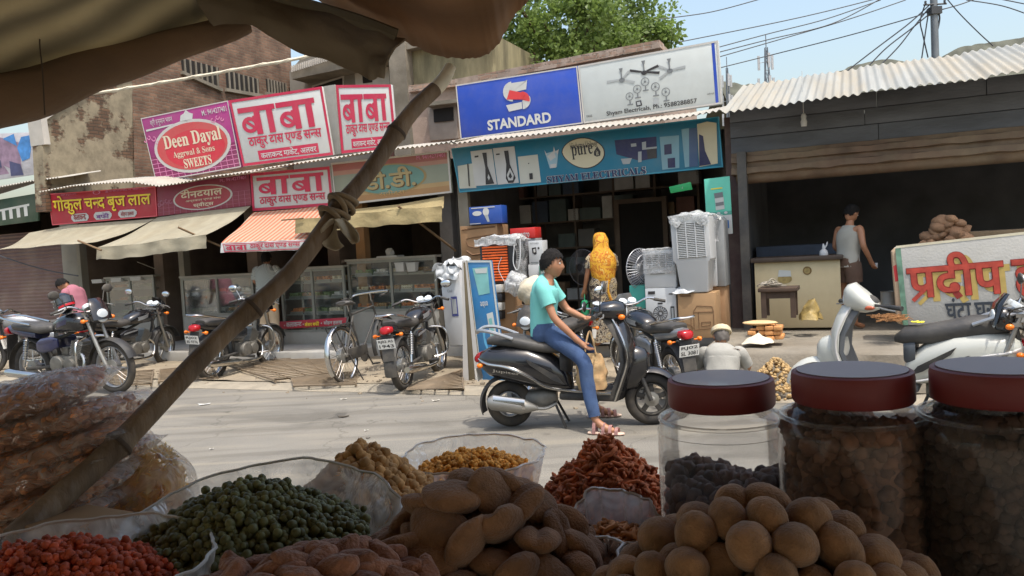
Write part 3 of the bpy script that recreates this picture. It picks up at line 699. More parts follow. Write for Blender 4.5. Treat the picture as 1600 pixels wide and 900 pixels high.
# 7 eating house on the right with the big tin roof
u0 = onv(1150, 420, 11.6)[0]
r = sthing('eating_house', 'dark open fronted eating house with a wide white tin roof, at the right', 'eating house', u0+4, 11.6, 0); o = (u0+4, 11.6, 0)
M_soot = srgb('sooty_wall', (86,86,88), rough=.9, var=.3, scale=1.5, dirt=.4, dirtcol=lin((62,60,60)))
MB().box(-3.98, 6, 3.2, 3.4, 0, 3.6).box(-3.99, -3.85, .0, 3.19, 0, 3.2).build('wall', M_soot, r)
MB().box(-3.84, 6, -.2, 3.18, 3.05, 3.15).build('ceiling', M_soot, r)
ev = [(1141,170),(1180,169),(1208,167),(1252,158),(1345,147),(1350,143),(1420,137),(1450,132),(1540,122),(1552,117),(1600,110),(1700,96),(1800,84)]
ev = [(1128,176)] + ev[1:]
corrugated(r, o, ev, 10.3, .71, 12.6, M_tinw, per=.10, amp=.015)
u0_, u1_, z0, z1 = rect(1150, 243, 1700, 275, 11.3)
zb = onv(1300, 262, 11.3)[1]; zt = onv(1300, 226, 11.3)[1]
prof = [(-.40,0),(-.44,.04),(-.43,.30),(-.38,.32),(-.37,.52),(-.42,.55),(-.41,.80),(-.36,.83),(-.36,1.0),(-.12,1.0),(-.12,0)]
mb = MB(); n = 150; mb.loft([[Vector((-3.95+9.95*i/n, y_+.022*noise.noise((i*.33, k_*.9, 0))+.012*noise.noise((i*1.1, k_, 5)), zb+(zt-zb)*f_+(.020*noise.noise((i*.25, k_, 9)) if 0 < f_ < 1 else (.018*noise.noise((i*.5, 2, 3)) if f_ == 0 else 0)))) for k_, (y_, f_) in enumerate(prof)] for i in range(n+1)]); mb.build('lintel', M_rust, r, angle=30)
rgf = random.Random(5); hf = .62/3
for j in range(3):
    x = -3.95
    while x < 6:
        L = rgf.uniform(1.2, 2.2); off = rgf.uniform(-.008,.008); MB().box(x, min(x+L, 6)-.006, -.36+off, -.18+off, zt+.002+hf*j, zt+hf*(j+1)-.006).build('fascia_board', srgb('grey_fascia', (98,101,106), rough=.75, var=.25, scale=2.5, stretch=(.5,1,2), dirt=.5, dirtcol=lin((74,72,70)), bump=.3, bscale=25), r, bevel=.004); x += L
shp = MB(); shp.tube([(-3.9, -.25, zb-.0), (6, -.25, zb-.0)], .12, 12); shp.build('rolled_shutter', M_rust, r)
u0_, u1_, z0, z1 = rect(1158, 235, 1172, 520, 11.2); MB().box(u0_-o[0], u1_-o[0], -.5, -.36, .4, zt).build('shutter_rail', srgb('dark_steel', (74,72,70), rough=.6, var=.15, dirt=.3), r)
EH = (r, o)
# ================================================================== SIGN BOARDS
def sm(n, c, **k): return srgb(n, c, rough=k.pop('rough', .45), var=k.pop('var', .06), scale=3, dirt=k.pop('dirt', .18), **k)
S_white = sm('board_white', (192,192,188)); S_mag = sm('board_magenta', (150,44,110)); S_red = sm('board_red', (176,32,54)); S_crim = sm('letter_crimson', (186,34,70))
S_mar = sm('board_maroon', (132,42,66)); S_cream = sm('letter_cream', (214,200,172)); S_yel = sm('letter_yellow', (240,214,50)); S_dkred = sm('letter_dark_red', (150,30,44))
S_oval = sm('oval_coral', (190,74,74)); S_lt = sm('line_pink', (214,130,170)); S_blue = sm('board_blue', (30,68,168)); S_pale = sm('board_pale', (188,193,190)); S_grey = sm('print_grey', (112,116,118)); S_black = sm('print_black', (36,34,38))
S_teal = sm('board_teal', (16,112,140)); S_navy = sm('letter_navy', (24,28,76)); S_dred2 = sm('letter_scarlet', (206,52,56)); S_mid = sm('print_light_grey', (160,164,164)); S_fr = sm('frame_silver', (190,186,180), rough=.35)
def curls(s, x, y, k, m, fl=1):                  # scroll ornament
    P = []
    for (dx, dy, rx) in ((0,0,.035),(.055*fl,-.03,.03),(.10*fl,.01,.025),(-.03*fl,.07,.028)):
        n = 14
        for j in range(n):
            a, b = 5.2*j/n, 5.2*(j+1)/n; r0, r1 = rx*(1-.6*j/n), rx*(1-.6*(j+1)/n); w = .010
            asp = s.w/s.h
            P.append([(x+dx+r0*math.cos(a)*fl, y+dy+r0*asp*math.sin(a)), (x+dx+r1*math.cos(b)*fl, y+dy+r1*asp*math.sin(b)), (x+dx+(r1-w)*math.cos(b)*fl, y+dy+(r1-w)*asp*math.sin(b)), (x+dx+(r0-w)*math.cos(a)*fl, y+dy+(r0-w)*asp*math.sin(a))])
    s.multi(P, m, 'scroll_ornament', 2)
def gridlines(s, m, t0, n=14, k=5):
    P = [[(i/n, t0), (i/n+.006, t0), (i/n+.006, .99), (i/n, .99)] for i in range(1, n)] + [[(0, t0+(1-t0)*j/k), (1, t0+(1-t0)*j/k), (1, t0+(1-t0)*j/k+.009), (0, t0+(1-t0)*j/k+.009)] for j in range(k)]
    s.multi(P, m, 'grid_print', 1)
SV = 11.75
s = Sign('roof_sign', 'large pink and purple roof sign with a coral oval and cream English lettering', 'sign', [(220,185),(356,157),(377,261),(244,284)], SV, S_mag, .06)
s.rect(0,.62,1,1, sm('board_purple_dark', (128,34,84)), 'lower_band', .5); gridlines(s, S_lt, .66)
s.oval(.51,.56,.44,.40, S_fr, 'oval_rim', 2); s.oval(.51,.56,.405,.355, S_oval, 'oval', 3); s.oval(.54,.60,.34,.28, sm('oval_red', (196,44,60)), 'oval_shade', 3.6)
s.text(serif('Deen Dayal'), (.20,.34,.86,.60), S_cream, 5, off=.012); s.text(serif('Aggrwal & Sons'), (.28,.60,.76,.72), S_cream, 5); s.text(serif('SWEETS'), (.38,.74,.70,.88), S_cream, 5, off=.01)
s.text('M.: 9414277401', (.70,.07,.97,.15), S_white, 3, off=.01); s.text(deva('श्री हनुमान भवन'), (.10,.04,.36,.17), S_white, 3)
s.poly([(.44,.16),(.46,.08),(.50,.06),(.53,.01),(.56,.06),(.60,.09),(.58,.17),(.51,.19)], S_white, 'crown_emblem', 2)
curls(s, .80, .24, 1, S_lt); curls(s, .10, .34, 1, S_lt, -1)
s.poly([(.03,.19),(.36,.18),(.36,.20),(.03,.22)], S_white, 'rule', 2); s.frame(.02, S_fr, 'edge', 2)
def baba_sign(label, q, v, lower=True):
    s = Sign('shop_sign' if not lower else 'roof_sign', label, 'sign', q, v, S_white, .06, group='white and crimson sweet shop signs'); s.frame(.05, S_crim)
    if lower:
        s.text(baba(), (.07,.14,.90,.56), S_crim); s.text(deva('ठाकुर दास एण~ड सन~स', .02), (.12,.59,.92,.77), S_crim)
        s.rect(.20,.80,.86,.94, S_crim, 'band', 2); s.text(deva('कलाकन~द माक^ेट, अलवर', .012), (.23,.805,.84,.935), S_white, 4)
    else:
        s.text(baba(), (.08,.13,.92,.60), S_crim); s.text(deva('ठाकुर दास एण~ड सन~स', .02), (.10,.65,.92,.90), S_crim)
    return s
b1 = baba_sign('big white sign with heavy crimson Hindi lettering, beside the pink oval sign', [(358,157),(503,135),(521,242),(380,260)], SV-.02)
baba_sign('narrower white sign with heavy crimson Hindi lettering, right of a grey corner post', [(525,133),(611,132),(620,231),(534,240)], SV+.05)
s2 = Sign('sign_box_side', 'grey metal box side between the two white roof signs', 'metal panel', [(505,135),(523,132),(532,240),(522,242)], SV+.02, srgb('box_grey', (134,132,126), rough=.6, var=.12, dirt=.3), .1)
FV = 11.3
baba_sign('white fascia sign with crimson Hindi lettering above the orange striped awning', [(391,271),(515,260),(521,321),(395,330)], FV-.03, False)
s = Sign('shop_sign', 'bright red shop board with yellow Hindi lettering and three small white plaques', 'sign', [(75,303),(243,291),(246,338),(82,352)], FV, S_red, .05)
s.text(deva('गोकुल चन~द बृज लाल', .022), (.045,.105,.962,.735), S_dkred, 2, 'letter_shadow'); s.text(deva('गोकुल चन~द बृज लाल', .016), (.04,.09,.955,.71), S_yel, 4)
for (a, b, tx) in ((.20,.37,'कलाकन~द'),(.42,.59,'बफी^'),(.65,.82,'सोहन हलवा')):
    s.poly([(a,.78),(a+.02,.70),(b-.02,.70),(b,.78),(b,.86),(b-.02,.95),(a+.02,.95),(a,.86)], S_white, 'plaque', 2); s.text(deva(tx, .015), (a+.025,.73,b-.025,.92), S_dkred if tx[0] != 'ब' else sm('letter_purple', (110,40,130)), 4)
s.text('☎ 0144-2721593, M. 9829117401', (.55,.0,.93,.09), S_lt, 3); s.oval(.47,.06,.035,.07, S_lt, 'emblem', 2); s.oval(.47,.07,.025,.05, S_red, 'emblem', 3); s.text(deva('श्री हनुमानाय'), (.13,.03,.28,.10), S_lt, 3); s.frame(.02, sm('board_red_edge', (222,90,100)), 'edge', 2)
s = Sign('shop_sign', 'maroon shop board with a silver rimmed oval and grid print', 'sign', [(245,291),(389,272),(393,321),(247,338)], FV, S_mar, .05); gridlines(s, sm('grid_dull_pink', (160,90,112)), .5, 16, 4)
s.oval(.50,.55,.32,.40, S_fr, 'oval_rim', 2); s.oval(.50,.55,.30,.365, sm('oval_maroon', (158,52,64)), 'oval', 3)
s.text(deva('दीनदयाल', .02), (.27,.24,.72,.55), S_cream, 5); s.text(deva('अग्रवाल एण~ड संस', .01), (.32,.58,.70,.68), S_cream, 5); s.text(deva('स्वीट्स', .02), (.40,.70,.62,.88), S_cream, 5); s.text('M.: 9414277401', (.70,.04,.97,.14), S_lt, 3)
curls(s, .05, .55, 1, sm('grid_dull_pink', (160,90,112)))
# faded board
s = Sign('shop_sign', 'faded green, red and orange shop board with a teal oval, half behind the bamboo pole', 'sign', [(517,255),(701,235),(706,301),(524,322)], FV, sm('board_faded_green', (136,142,126)), .05)
s.rect(0,0,1,.20, sm('board_faded_red', (150,88,82)), 'top_band', 1); s.rect(0,.20,1,.30, sm('board_faded_pink', (166,124,108)), 'upper_band', 1); s.rect(0,.72,1,.82, sm('board_faded_tan', (170,142,98)), 'lower_band', 1); s.rect(0,.82,1,1, sm('board_faded_orange', (160,122,80)), 'bottom_band', 1)
s.oval(.50,.52,.31,.36, sm('rim_olive', (150,128,84)), 'oval_rim', 2); s.oval(.50,.52,.29,.33, sm('oval_teal', (98,138,130)), 'oval', 3)
s.text(deva('डी.डी.', .02), (.288,.27,.728,.75), sm('letter_shadow_brown', (92,70,40)), 4, 'letter_shadow'); s.text(deva('डी.डी.', .02), (.28,.25,.72,.73), sm('letter_olive', (164,146,102)), 6)
s.text(deva('स्वीट्स'), (.40,.78,.62,.92), sm('letter_faint', (186,150,100)), 4); s.text('M. 9414277401', (.74,.05,.97,.14), S_lt, 3); s.frame(.03, S_fr, 'edge', 2)

# ---- the long blue and white sign on the electrical shop's roof
BV = 11.95
s = Sign('blue_sign', 'big blue roof sign board with a white and red S emblem', 'sign', [(712,133),(902,103),(911,193),(720,218)], BV, S_blue, .10, part='panel')
s.multi([[(.43,.12),(.60,.12),(.60,.10),(.585,.27),(.46,.29),(.40,.24)]], S_white, 'emblem', 2)
def arcband(cx, cy, r0, r1, a0, a1, asp, n=10):
    return [[(cx+r0*math.cos(a0+(a1-a0)*j/n), cy+asp*r0*math.sin(a0+(a1-a0)*j/n)), (cx+r0*math.cos(a0+(a1-a0)*(j+1)/n), cy+asp*r0*math.sin(a0+(a1-a0)*(j+1)/n)), (cx+r1*math.cos(a0+(a1-a0)*(j+1)/n), cy+asp*r1*math.sin(a0+(a1-a0)*(j+1)/n)), (cx+r1*math.cos(a0+(a1-a0)*j/n), cy+asp*r1*math.sin(a0+(a1-a0)*j/n))] for j in range(n)]
asp = s.w/s.h
s.multi(arcband(.47,.27,.005,.075,R(90),R(270),asp), S_white, 'emblem', 3)
s.multi([[(.45,.24),(.57,.33),(.57,.45),(.52,.43),(.42,.40)]]+arcband(.545,.445,.005,.062,R(-90),R(20),asp), S_dred2, 'emblem_swoosh', 4)
s.multi(arcband(.545,.45,.005,.068,R(-20),R(90),asp)+[[(.41,.50),(.54,.48),(.54,.60),(.43,.62)]], S_white, 'emblem', 3.4)
s.text('STANDARD', (.24,.72,.76,.91), S_white, 3, off=.035); s.frame(.02, S_fr, 'edge', 2)
s = Sign('white_sign', 'long pale sign board with ceiling fan pictures, next to the blue one', 'sign', [(903,103),(1122,63),(1129,162),(912,193)], BV, S_pale, .10)
s.rect(.955,0,.975,1, S_blue, 'blue_stripe', 1); s.frame(.025, S_fr, 'edge', 2)
s.text('Shyam Electricals, Ph.: 9588288857', (.18,.855,.83,.95), S_black, 3, off=.012); s.text('FANS', (.03,.87,.07,.91), S_black, 3); s.text(deva('पंखे एवं'), (.90,.80,.95,.84), S_black, 3)
asp = s.w/s.h
def fanblade(P, x, y, ang, L, w0=.016, w1=.026):
    c, d = math.cos(ang), math.sin(ang)*.55; n = (-math.sin(ang), math.cos(ang))
    P.append([(x+c*.02+n[0]*w0*.4, y+asp*(d*.02+n[1]*w0*.4)), (x+c*L+n[0]*w1*.35, y+asp*(d*L+n[1]*w1*.35)), (x+c*L-n[0]*w1*.35, y+asp*(d*L-n[1]*w1*.35)), (x+c*.02-n[0]*w0*.4, y+asp*(d*.02-n[1]*w0*.4))])
for (x, y, mm, A, L) in ((.315,.36,S_mid,(3.14,-1.0,.6),.11),(.48,.30,S_black,(3.6,-.45,.35),.115),(.66,.34,S_mid,(3.9,-.10,2.3),.11)):
    P = []
    for a in A: fanblade(P, x, y, a, L)
    s.multi(P, mm, 'fan_picture', 2)
    s.multi([[(x-.004,y-.16),(x+.004,y-.16),(x+.004,y),(x-.004,y)], [(x-.014,y-.19),(x+.014,y-.19),(x+.006,y-.13),(x-.006,y-.13)]], S_grey, 'fan_rod', 3); s.oval(x, y+.01, .022, .022*asp*.7, S_grey if mm is S_mid else S_black, 'fan_hub', 3, 14)
for (x, y, r_) in ((.36,.66,.028),(.42,.56,.03),(.48,.46,.03),(.55,.57,.031),(.62,.68,.03)):
    s.multi(arcband(x,y,r_*.84,r_,0,6.283,asp,18)+arcband(x,y,.0,r_*.28,0,6.283,asp,8)+[[(x-.004,y+r_*asp),(x+.004,y+r_*asp),(x+.004,y+r_*asp+.06),(x-.004,y+r_*asp+.06)],[(x-.02,y+r_*asp+.06),(x+.02,y+r_*asp+.06),(x+.022,y+r_*asp+.08),(x-.022,y+r_*asp+.08)]], S_grey, 'fan_picture', 2)
    s.multi([[(x+r_*.3*math.cos(a), y+asp*r_*.3*math.sin(a)), (x+r_*.8*math.cos(a-.3), y+asp*r_*.8*math.sin(a-.3)), (x+r_*.8*math.cos(a+.3), y+asp*r_*.8*math.sin(a+.3))] for a in (.5,2.6,4.7)], S_mid, 'fan_blades', 2)
s.multi([[(.40,.76),(.44,.75),(.445,.84),(.405,.85)]], S_black, 'fan_picture', 2); s.multi([[(.408,.775),(.433,.77),(.436,.825),(.412,.83)]], S_mid, 'fan_picture', 3); s.multi([[(.525,.77),(.565,.765),(.568,.85),(.528,.855)]], S_mid, 'fan_picture', 2)

# ---- teal shop board
s = Sign('teal_sign', 'long teal shop board with water purifier pictures and outlined dark lettering', 'sign', [(705,232),(1123,182),(1130,261),(718,301)], FV, S_teal, .06)
def sp(x, y): return ((x-20)/1485 - (y-185+(x-20)*170/1485)/245*.02, (y-185+(x-20)*170/1485*1.0)/250)   # reading of the enlarged photo
def tz(x, y):
    top = 185-170*(x-20)/1485; bot = 430-140*(x-65)/1463; t = (y-top)/(bot-top); l = 20+45*t; rr_ = 1505+23*t; return ((x-l)/(rr_-l), t)
def tzp(*p): return [tz(*q) for q in p]
S_ivory = sm('print_ivory', (190,190,176)); S_cr2 = sm('logo_cream', (202,192,160))
[s.multi([q_], S_ivory, 'purifier_picture', 1) for q_ in (tzp((58,282),(160,265),(172,402),(66,408)), tzp((428,228),(545,215),(562,368),(440,378)))]
[s.multi([q_], S_white, 'purifier_picture', 2.5) for q_ in (tzp((142,200),(275,185),(300,382),(165,392)), tzp((280,182),(410,170),(432,372),(305,384)))]
s.multi([tzp((215,208),(242,206),(246,280),(285,378),(232,384),(232,290)), tzp((348,196),(374,194),(382,270),(415,345),(400,372),(370,374),(356,350),(360,270))], S_black, 'purifier_panel', 4)
s.multi([tzp((245,345),(250,325),(260,345),(253,360))], S_white, 'drop', 5); s.multi([tzp((362,330),(382,290),(404,330),(398,358),(372,360))], S_white, 'drop', 5); s.multi([tzp((372,340),(383,312),(394,338),(386,350))], S_black, 'drop', 6)
s.multi([tzp((120,268),(128,268),(134,395),(126,392)), tzp((495,320),(515,318),(516,352),(497,354)), tzp((168,225),(192,222),(192,232),(168,235)), tzp((300,212),(322,210),(322,218),(300,220)), tzp((490,262),(496,262),(496,268),(490,268))], S_black, 'purifier_detail', 4)
s.multi([tzp((590,210),(665,190),(655,285),(615,292))], sm('glass_print', (150,180,190)), 'glass_picture', 2); s.multi([tzp((600,225),(640,195),(650,230),(620,250)), tzp((618,270),(652,265),(650,288),(618,291)), tzp((585,190),(600,215),(595,222)), tzp((640,170),(650,205),(636,205)), tzp((650,200),(668,185),(662,215))], S_white, 'glass_splash', 3)
n = 30; cx, cy = 803, 203
blob = []
for j in range(n):
    a = 2*math.pi*j/n; rx = 108*(1+.06*math.cos(2*a)); ry = 78*(1+.10*math.sin(a)*(1 if math.sin(a) > 0 else .2)); blob.append(tz(cx+rx*math.cos(a)+12*max(0, math.sin(a)), cy+ry*math.sin(a)))
cb = tz(cx, cy); s.poly([(cb[0]+(a-cb[0])*1.05, cb[1]+(b-cb[1])*1.06) for a, b in blob], S_black, 'logo_edge', 2); s.poly(blob, S_cr2, 'logo', 3)
def box_of(x0, y0, x1, y1): a, b = tz(x0, y0), tz(x1, y1); return (a[0], a[1], b[0], b[1])
s.text(serif('pure'), box_of(735,172,862,232), S_black, 4); s.poly(tzp((882,170),(900,200),(898,222),(880,228),(864,220),(864,200)), S_black, 'drop', 4); s.text(serif('it'), box_of(874,194,891,220), S_cr2, 5); s.text('Hindustan Unilever', box_of(730,152,886,172), S_black, 4)
s.multi([tzp((975,138),(1195,120),(1198,235),(1110,252),(985,215))], S_navy, 'kitchen_picture', 1.5)
s.multi([tzp((1008,240),(1068,236),(1055,268),(1020,270)), tzp((1100,202),(1118,200),(1118,258),(1100,260)), tzp((1062,158),(1090,155),(1092,172),(1064,175)), tzp((1120,150),(1142,146),(1142,190),(1122,192))], S_mid, 'kitchen_picture', 2.5)
s.multi([tzp((1145,185),(1195,180),(1196,238),(1150,240))], S_black, 'kitchen_picture', 3.2); s.multi([tzp((1142,180),(1198,174),(1198,184),(1142,190))], S_mid, 'kitchen_picture', 4)
s.multi([tzp((1212,122),(1310,114),(1312,292),(1225,302)), tzp((1322,82),(1360,76),(1362,286),(1340,290))], sm('print_bluegrey', (120,160,172)), 'appliance_picture', 2); s.multi([tzp((1235,165),(1272,160),(1274,215),(1236,220)), tzp((1252,240),(1290,236),(1292,290),(1254,292))], S_navy, 'appliance_picture', 3)
s.multi([tzp((1360,80),(1400,74),(1405,284),(1362,288))], sm('print_slate', (58,84,120)), 'appliance_picture', 3); s.multi([tzp((1400,55),(1450,42),(1495,50),(1502,270),(1412,288))], S_cr2, 'appliance_picture', 4); s.multi([tzp((1410,110),(1430,120),(1440,200),(1470,275),(1412,284))], S_navy, 'appliance_picture', 5)
g = glyph(serif('SHYAM ELECTRICALS'), .03); bx = (tz(592,337)[0], tz(592,336)[1], tz(1142,300)[0], tz(592,378)[1]); s.text([(g[0], g[1], 0)], bx, S_white, 2, 'letter_outline'); s.text(serif('SHYAM ELECTRICALS'), (bx[0]+.002, bx[1]+.008, bx[2]-.002, bx[3]-.008), S_navy, 4, off=.006)
s.frame(.02, sm('edge_teal', (40,140,165)), 'edge', 1.2)
# poster, hanging tag
s = Sign('poster', 'mint green appliance poster fixed to the right pillar of the electrical shop', 'poster', [(1100,280),(1140,275),(1145,365),(1105,368)], 11.0, sm('poster_mint', (96,196,170)), .015)
s.rect(.05,.66,1,1, S_white, 'lower_field', 1); s.multi([[(.38,.35),(.72,.34),(.74,.56),(.40,.57)]], S_white, 'jar_picture', 2); s.multi([[(.36,.27),(.70,.26),(.71,.35),(.38,.36)], [(.40,.44),(.72,.43),(.72,.49),(.40,.5)]], S_grey, 'jar_picture', 3); s.rect(.62,.76,.88,.90, sm('poster_blue', (60,110,170)), 'blue_square', 2); s.rect(.25,.18,.70,.20, S_yel, 'line', 2)
s.rect(.10,.60,1,.665, sm('poster_teal', (70,150,132)), 'band', 2)
for x in (.24,.50,.78): s.oval(x,.625,.07,.022, S_white, 'dot', 3, 12)
s = Sign('hanging_tag', 'small bright green tag hanging below the teal board', 'tag', [(1045,292),(1079,284),(1082,296),(1048,302)], 11.25, sm('tag_green', (30,160,90)), .008); s.poly([(.5,.3),(.56,.6),(.62,.25),(.57,.7)], S_white, 'mark', 1)

# ================================================================== AWNINGS
def awning(name, label, top, bot, vo, m, val=None, drops=(), vt=11.2, stripes=None, sag=.05):
    """top/bot: picture points left..right ; val: height of the hanging edge in metres"""
    T = [st(onv(x, y, vt)[0], vt, onv(x, y, vt)[1]) for x, y in top]; B = [st(onv(x, y, vo)[0], vo, onv(x, y, vo)[1]) for x, y in bot]
    root = thing(name, label, 'awning', B[0]); o = B[0]
    def along(P, a):
        f = a*(len(P)-1); i = min(int(f), len(P)-2); return P[i].lerp(P[i+1], f-i)
    nu = 34
    def fn(a, b):
        p = along(T, a).lerp(along(B, a), b); p.z += -sag*math.sin(math.pi*b) + .03*noise.noise((p.x*2, p.y*2, 1))*b
        return p - o
    MB().grid(fn, nu, 10, .004).build('cloth', m, root, angle=80)
    if val:
        def fv(a, b):
            p = along(B, a).copy(); h = val*(1+.12*noise.noise((p.x*3, 0, 2))); p.z += .03*noise.noise((p.x*2, p.y*2, 1)) - h*b; w = .03*math.sin(a*23)*b + .02*noise.noise((a*9, b*2, 5))
            return p + st(0, -.005-w-.03*b, 0) - o
        MB().grid(fv, 50, 6, .003).build('valance', m if not stripes else stripes, root, angle=80)
    return root, o, T, B
M_canv = srgb('dusty_canvas', (158,151,130), rough=.95, var=.12, scale=4, dirt=.45, dirtcol=lin((140,126,100)), bump=.3, trans=.12)
M_canv2 = srgb('khaki_canvas', (164,148,108), rough=.95, var=.12, scale=4, dirt=.5, dirtcol=lin((140,118,80)), bump=.5, bscale=14, trans=.12)
aw = awning('awning', 'long dusty cream cloth awning below the red board, leftmost', [(46,364),(110,352),(242,342)], [(-4,391),(80,384),(150,378)], 10.1, M_canv, group if False else None)
aw2 = awning('awning', 'dusty cloth awning with a deep grey hanging edge below the maroon board', [(246,340),(320,330),(392,322)], [(152,387),(240,378),(322,367)], 10.1, M_canv, .22)
Mst = mat('orange_stripe_cloth', lin((206,150,120)), rough=.9, var=.1, trans=.15)
t_ = Mst.node_tree; bs = t_.nodes['Principled BSDF']
tc_ = t_.nodes.new('ShaderNodeTexCoord'); wv_ = t_.nodes.new('ShaderNodeTexWave'); wv_.inputs['Scale'].default_value = 3.2; wv_.bands_direction = 'X'
mp_ = t_.nodes.new('ShaderNodeMapping'); mp_.inputs['Rotation'].default_value = (0, 0, AZ); t_.links.new(tc_.outputs['Object'], mp_.inputs[0]); t_.links.new(mp_.outputs[0], wv_.inputs['Vector'])
cr_ = t_.nodes.new('ShaderNodeValToRGB'); cr_.color_ramp.interpolation = 'CONSTANT'; cr_.color_ramp.elements[0].color = (*lin((190,110,82)), 1); cr_.color_ramp.elements[1].position = .5; cr_.color_ramp.elements[1].color = (*lin((196,168,142)), 1)
t_.links.new(wv_.outputs['Fac'], cr_.inputs[0]); t_.links.new(cr_.outputs[0], bs.inputs['Base Color'])
aw3 = awning('awning', 'orange and cream striped awning with a lettered white hanging edge', [(396,332),(460,327),(524,320)], [(346,380),(412,377),(478,374)], 10.15, Mst, .16, stripes=S_white, sag=.02)
s = Sign('awning_banner', 'narrow white strip with red Hindi lettering along the striped awning edge', 'banner', [(348,381),(476,376),(476,389),(351,394)], 10.08, S_white, .004)
s.frame(.012, S_crim); s.text(baba(), (.03,.18,.30,.82), S_crim); s.text(deva('ठाकुर दास एण~ड सन~स', .015), (.34,.15,.95,.85), S_crim)
aw4 = awning('awning', 'sagging khaki canvas awning, rolled at its front edge, below the faded board', [(526,330),(620,320),(694,307)], [(462,343),(548,336),(622,328),(690,322)], 10.2, M_canv2, .22, sag=.10)
M_stick = srgb('old_wood', (112,90,64), rough=.85, var=.25, scale=6, stretch=(1,1,.2))
def stick(label, a, va, b, vb, rad=.018, m=None, name='prop_stick', cat='stick'):
    p = [st(onv(*a, va)[0], va, onv(*a, va)[1]), st(onv(*b, vb)[0], vb, onv(*b, vb)[1])]
    return obj(MB().tube(p, rad, 7), name, label, cat, m or M_stick)
stick('thin stick propping the corner of the khaki awning, slanting to the lower right', (622,322), 10.15, (712,392), 11.3)
stick('stick slanting down under the middle cloth awning towards its right end', (278,355), 10.05, (352,388), 10.6)
stick('short stick poking out at the left corner of the middle awning', (122,376), 10.0, (158,391), 10.0)
stick('thin stick poking out of the left end of the khaki awning', (440,344), 10.15, (474,341), 10.15, .012)
stick('pale rod seen under the hanging edge of the middle awning', (215,409), 10.6, (242,420), 11.0, .01, M_colm)
wl = [st(onv(x, y, 10.4)[0], 10.4, onv(x, y, 10.4)[1]) for x, y in [(-10,396),(40,413),(82,424),(122,431)]]
obj(MB().tube(bez(wl, 5), .012, 5), 'slack_cable', 'slack black cable across the maroon shutter', 'cable', M_wire)

# ================================================================== SHOP COUNTERS
M_glass = film('case_glass', (.75,.9,.85), .03, rough=.05, gloss=.28)
M_alu = srgb('case_frame', (138,138,130), rough=.4, metal=.5, var=.1)
M_base = srgb('case_base', (150,146,136), rough=.6, var=.1, dirt=.35)
sweetc = [srgb('sweet_'+n_, c, rough=.8, var=.15, scale=25) for n_, c in (('cream',(214,200,166)),('tan',(176,134,84)),('orange',(206,120,50)),('green',(120,140,80)),('white',(224,220,210)))]
def case(label, x0, y0, x1, y1, v, base=.35, nsh=3, dep=.6, seed=1):
    u0, u1, z0, z1 = rect(x0, y0, x1, y1, v); z0 = .21; w = (u1-u0)/2; h = z1-z0; c = ((u0+u1)/2, v, z0)
    r = sthing('display_case', label, 'display case', c[0], v, z0, group='sweet shop display cases'); zb = h*base
    MB().box(-w, w, 0, dep, 0, zb).build('base', M_base, r, bevel=.008)
    fr = MB(); t = .022
    for x in (-w, w-2*t, -t): fr.box(x, x+2*t, .0, 2*t, zb, h)
    for x in (-w, w-2*t): fr.box(x, x+2*t, dep-2*t, dep, zb, h)
    for z in (zb, h-2*t): fr.box(-w+2*t, -t-.001, .002, 2*t, z, z+2*t); fr.box(t+.001, w-2*t, .002, 2*t, z, z+2*t)
    fr.build('frame', M_alu, r)
    MB().box(-w-.02, w+.02, -.03, dep, h+.001, h+.035).build('top', srgb('case_top', (156,152,140), rough=.5, var=.1, dirt=.3), r)
    MB().box(-w+.045, w-.045, dep-.01, dep, zb, h).build('back_panel', M_int2, r)
    MB().box(-w+.05, w-.05, .012, .017, zb+.045, h-.045).build('glass', M_glass, r)
    rg = random.Random(seed); hh = h-zb
    for k in range(nsh):
        z = zb+.02+hh*k/nsh
        if k: MB().box(-w+.05, w-.05, .05, dep-.03, z, z+.018).build('shelf', M_alu, r)
        x = -w+.08
        while x < w-.25:
            ww = rg.uniform(.22, .34)
            if x+ww > w-.06: break
            tr = thing('sweet_tray', 'shallow metal tray of stacked sweets inside a glass display case', 'tray', st(c[0]+x+ww/2, v+.28, z0+z+.02), -AZ, 'trays of sweets in the display cases')
            MB().box(-ww/2, ww/2, -.17, .17, 0, .015).box(-ww/2, ww/2, -.17, -.16, .015, .04).box(-ww/2, ww/2, .16, .17, .015, .04).build('tray', M_alu, tr)
            sb = MB(); nx = 5
            for i in range(nx):
                for j in range(3):
                    for l in range(rg.choice((1,2,2))):
                        sb.cbox((-ww/2+ww*(i+.5)/nx+rg.uniform(-.004,.004), -.11+j*.11, .035+l*.04), (ww/nx*.82, .09, .036))
            sb.build('sweets', rg.choice(sweetc), tr, bevel=.004)
            x += ww+.03
    return r
case('glass sweet counter with bent lamps on top, below the middle cloth awning', 168, 434, 243, 520, 11.5, .40, 3, seed=2)
case('glass sweet counter behind the black motorcycle, left of the checked shirt man', 286, 432, 398, 532, 11.4, .42, 2, seed=3)
case('tall dark glass counter with a red lettered strip at its foot', 440, 420, 540, 524, 11.3, .16, 4, seed=4)
case('glass counter with two white tubs on top, right of the ochre pillar', 545, 405, 684, 520, 11.4, .38, 3, seed=5)
s = Sign('counter_strip', 'red strip with white and yellow Hindi words at the foot of the dark glass counter', 'sign', [(428,503),(541,496),(541,508),(428,515)], 11.26, S_red, .01)
s.text(deva('कलाकन~द', .02), (.18,.2,.40,.85), S_white); s.text(deva('केसर बफी^', .02), (.44,.2,.64,.85), S_yel); s.text(deva('सोहन हलवा', .02), (.70,.2,.95,.85), S_white)
for x in (.155,.42,.67): s.oval(x,.55,.008,.10, S_white, 'dot', 2, 10)
M_plw = srgb('white_plastic', (186,184,178), rough=.4, var=.05)
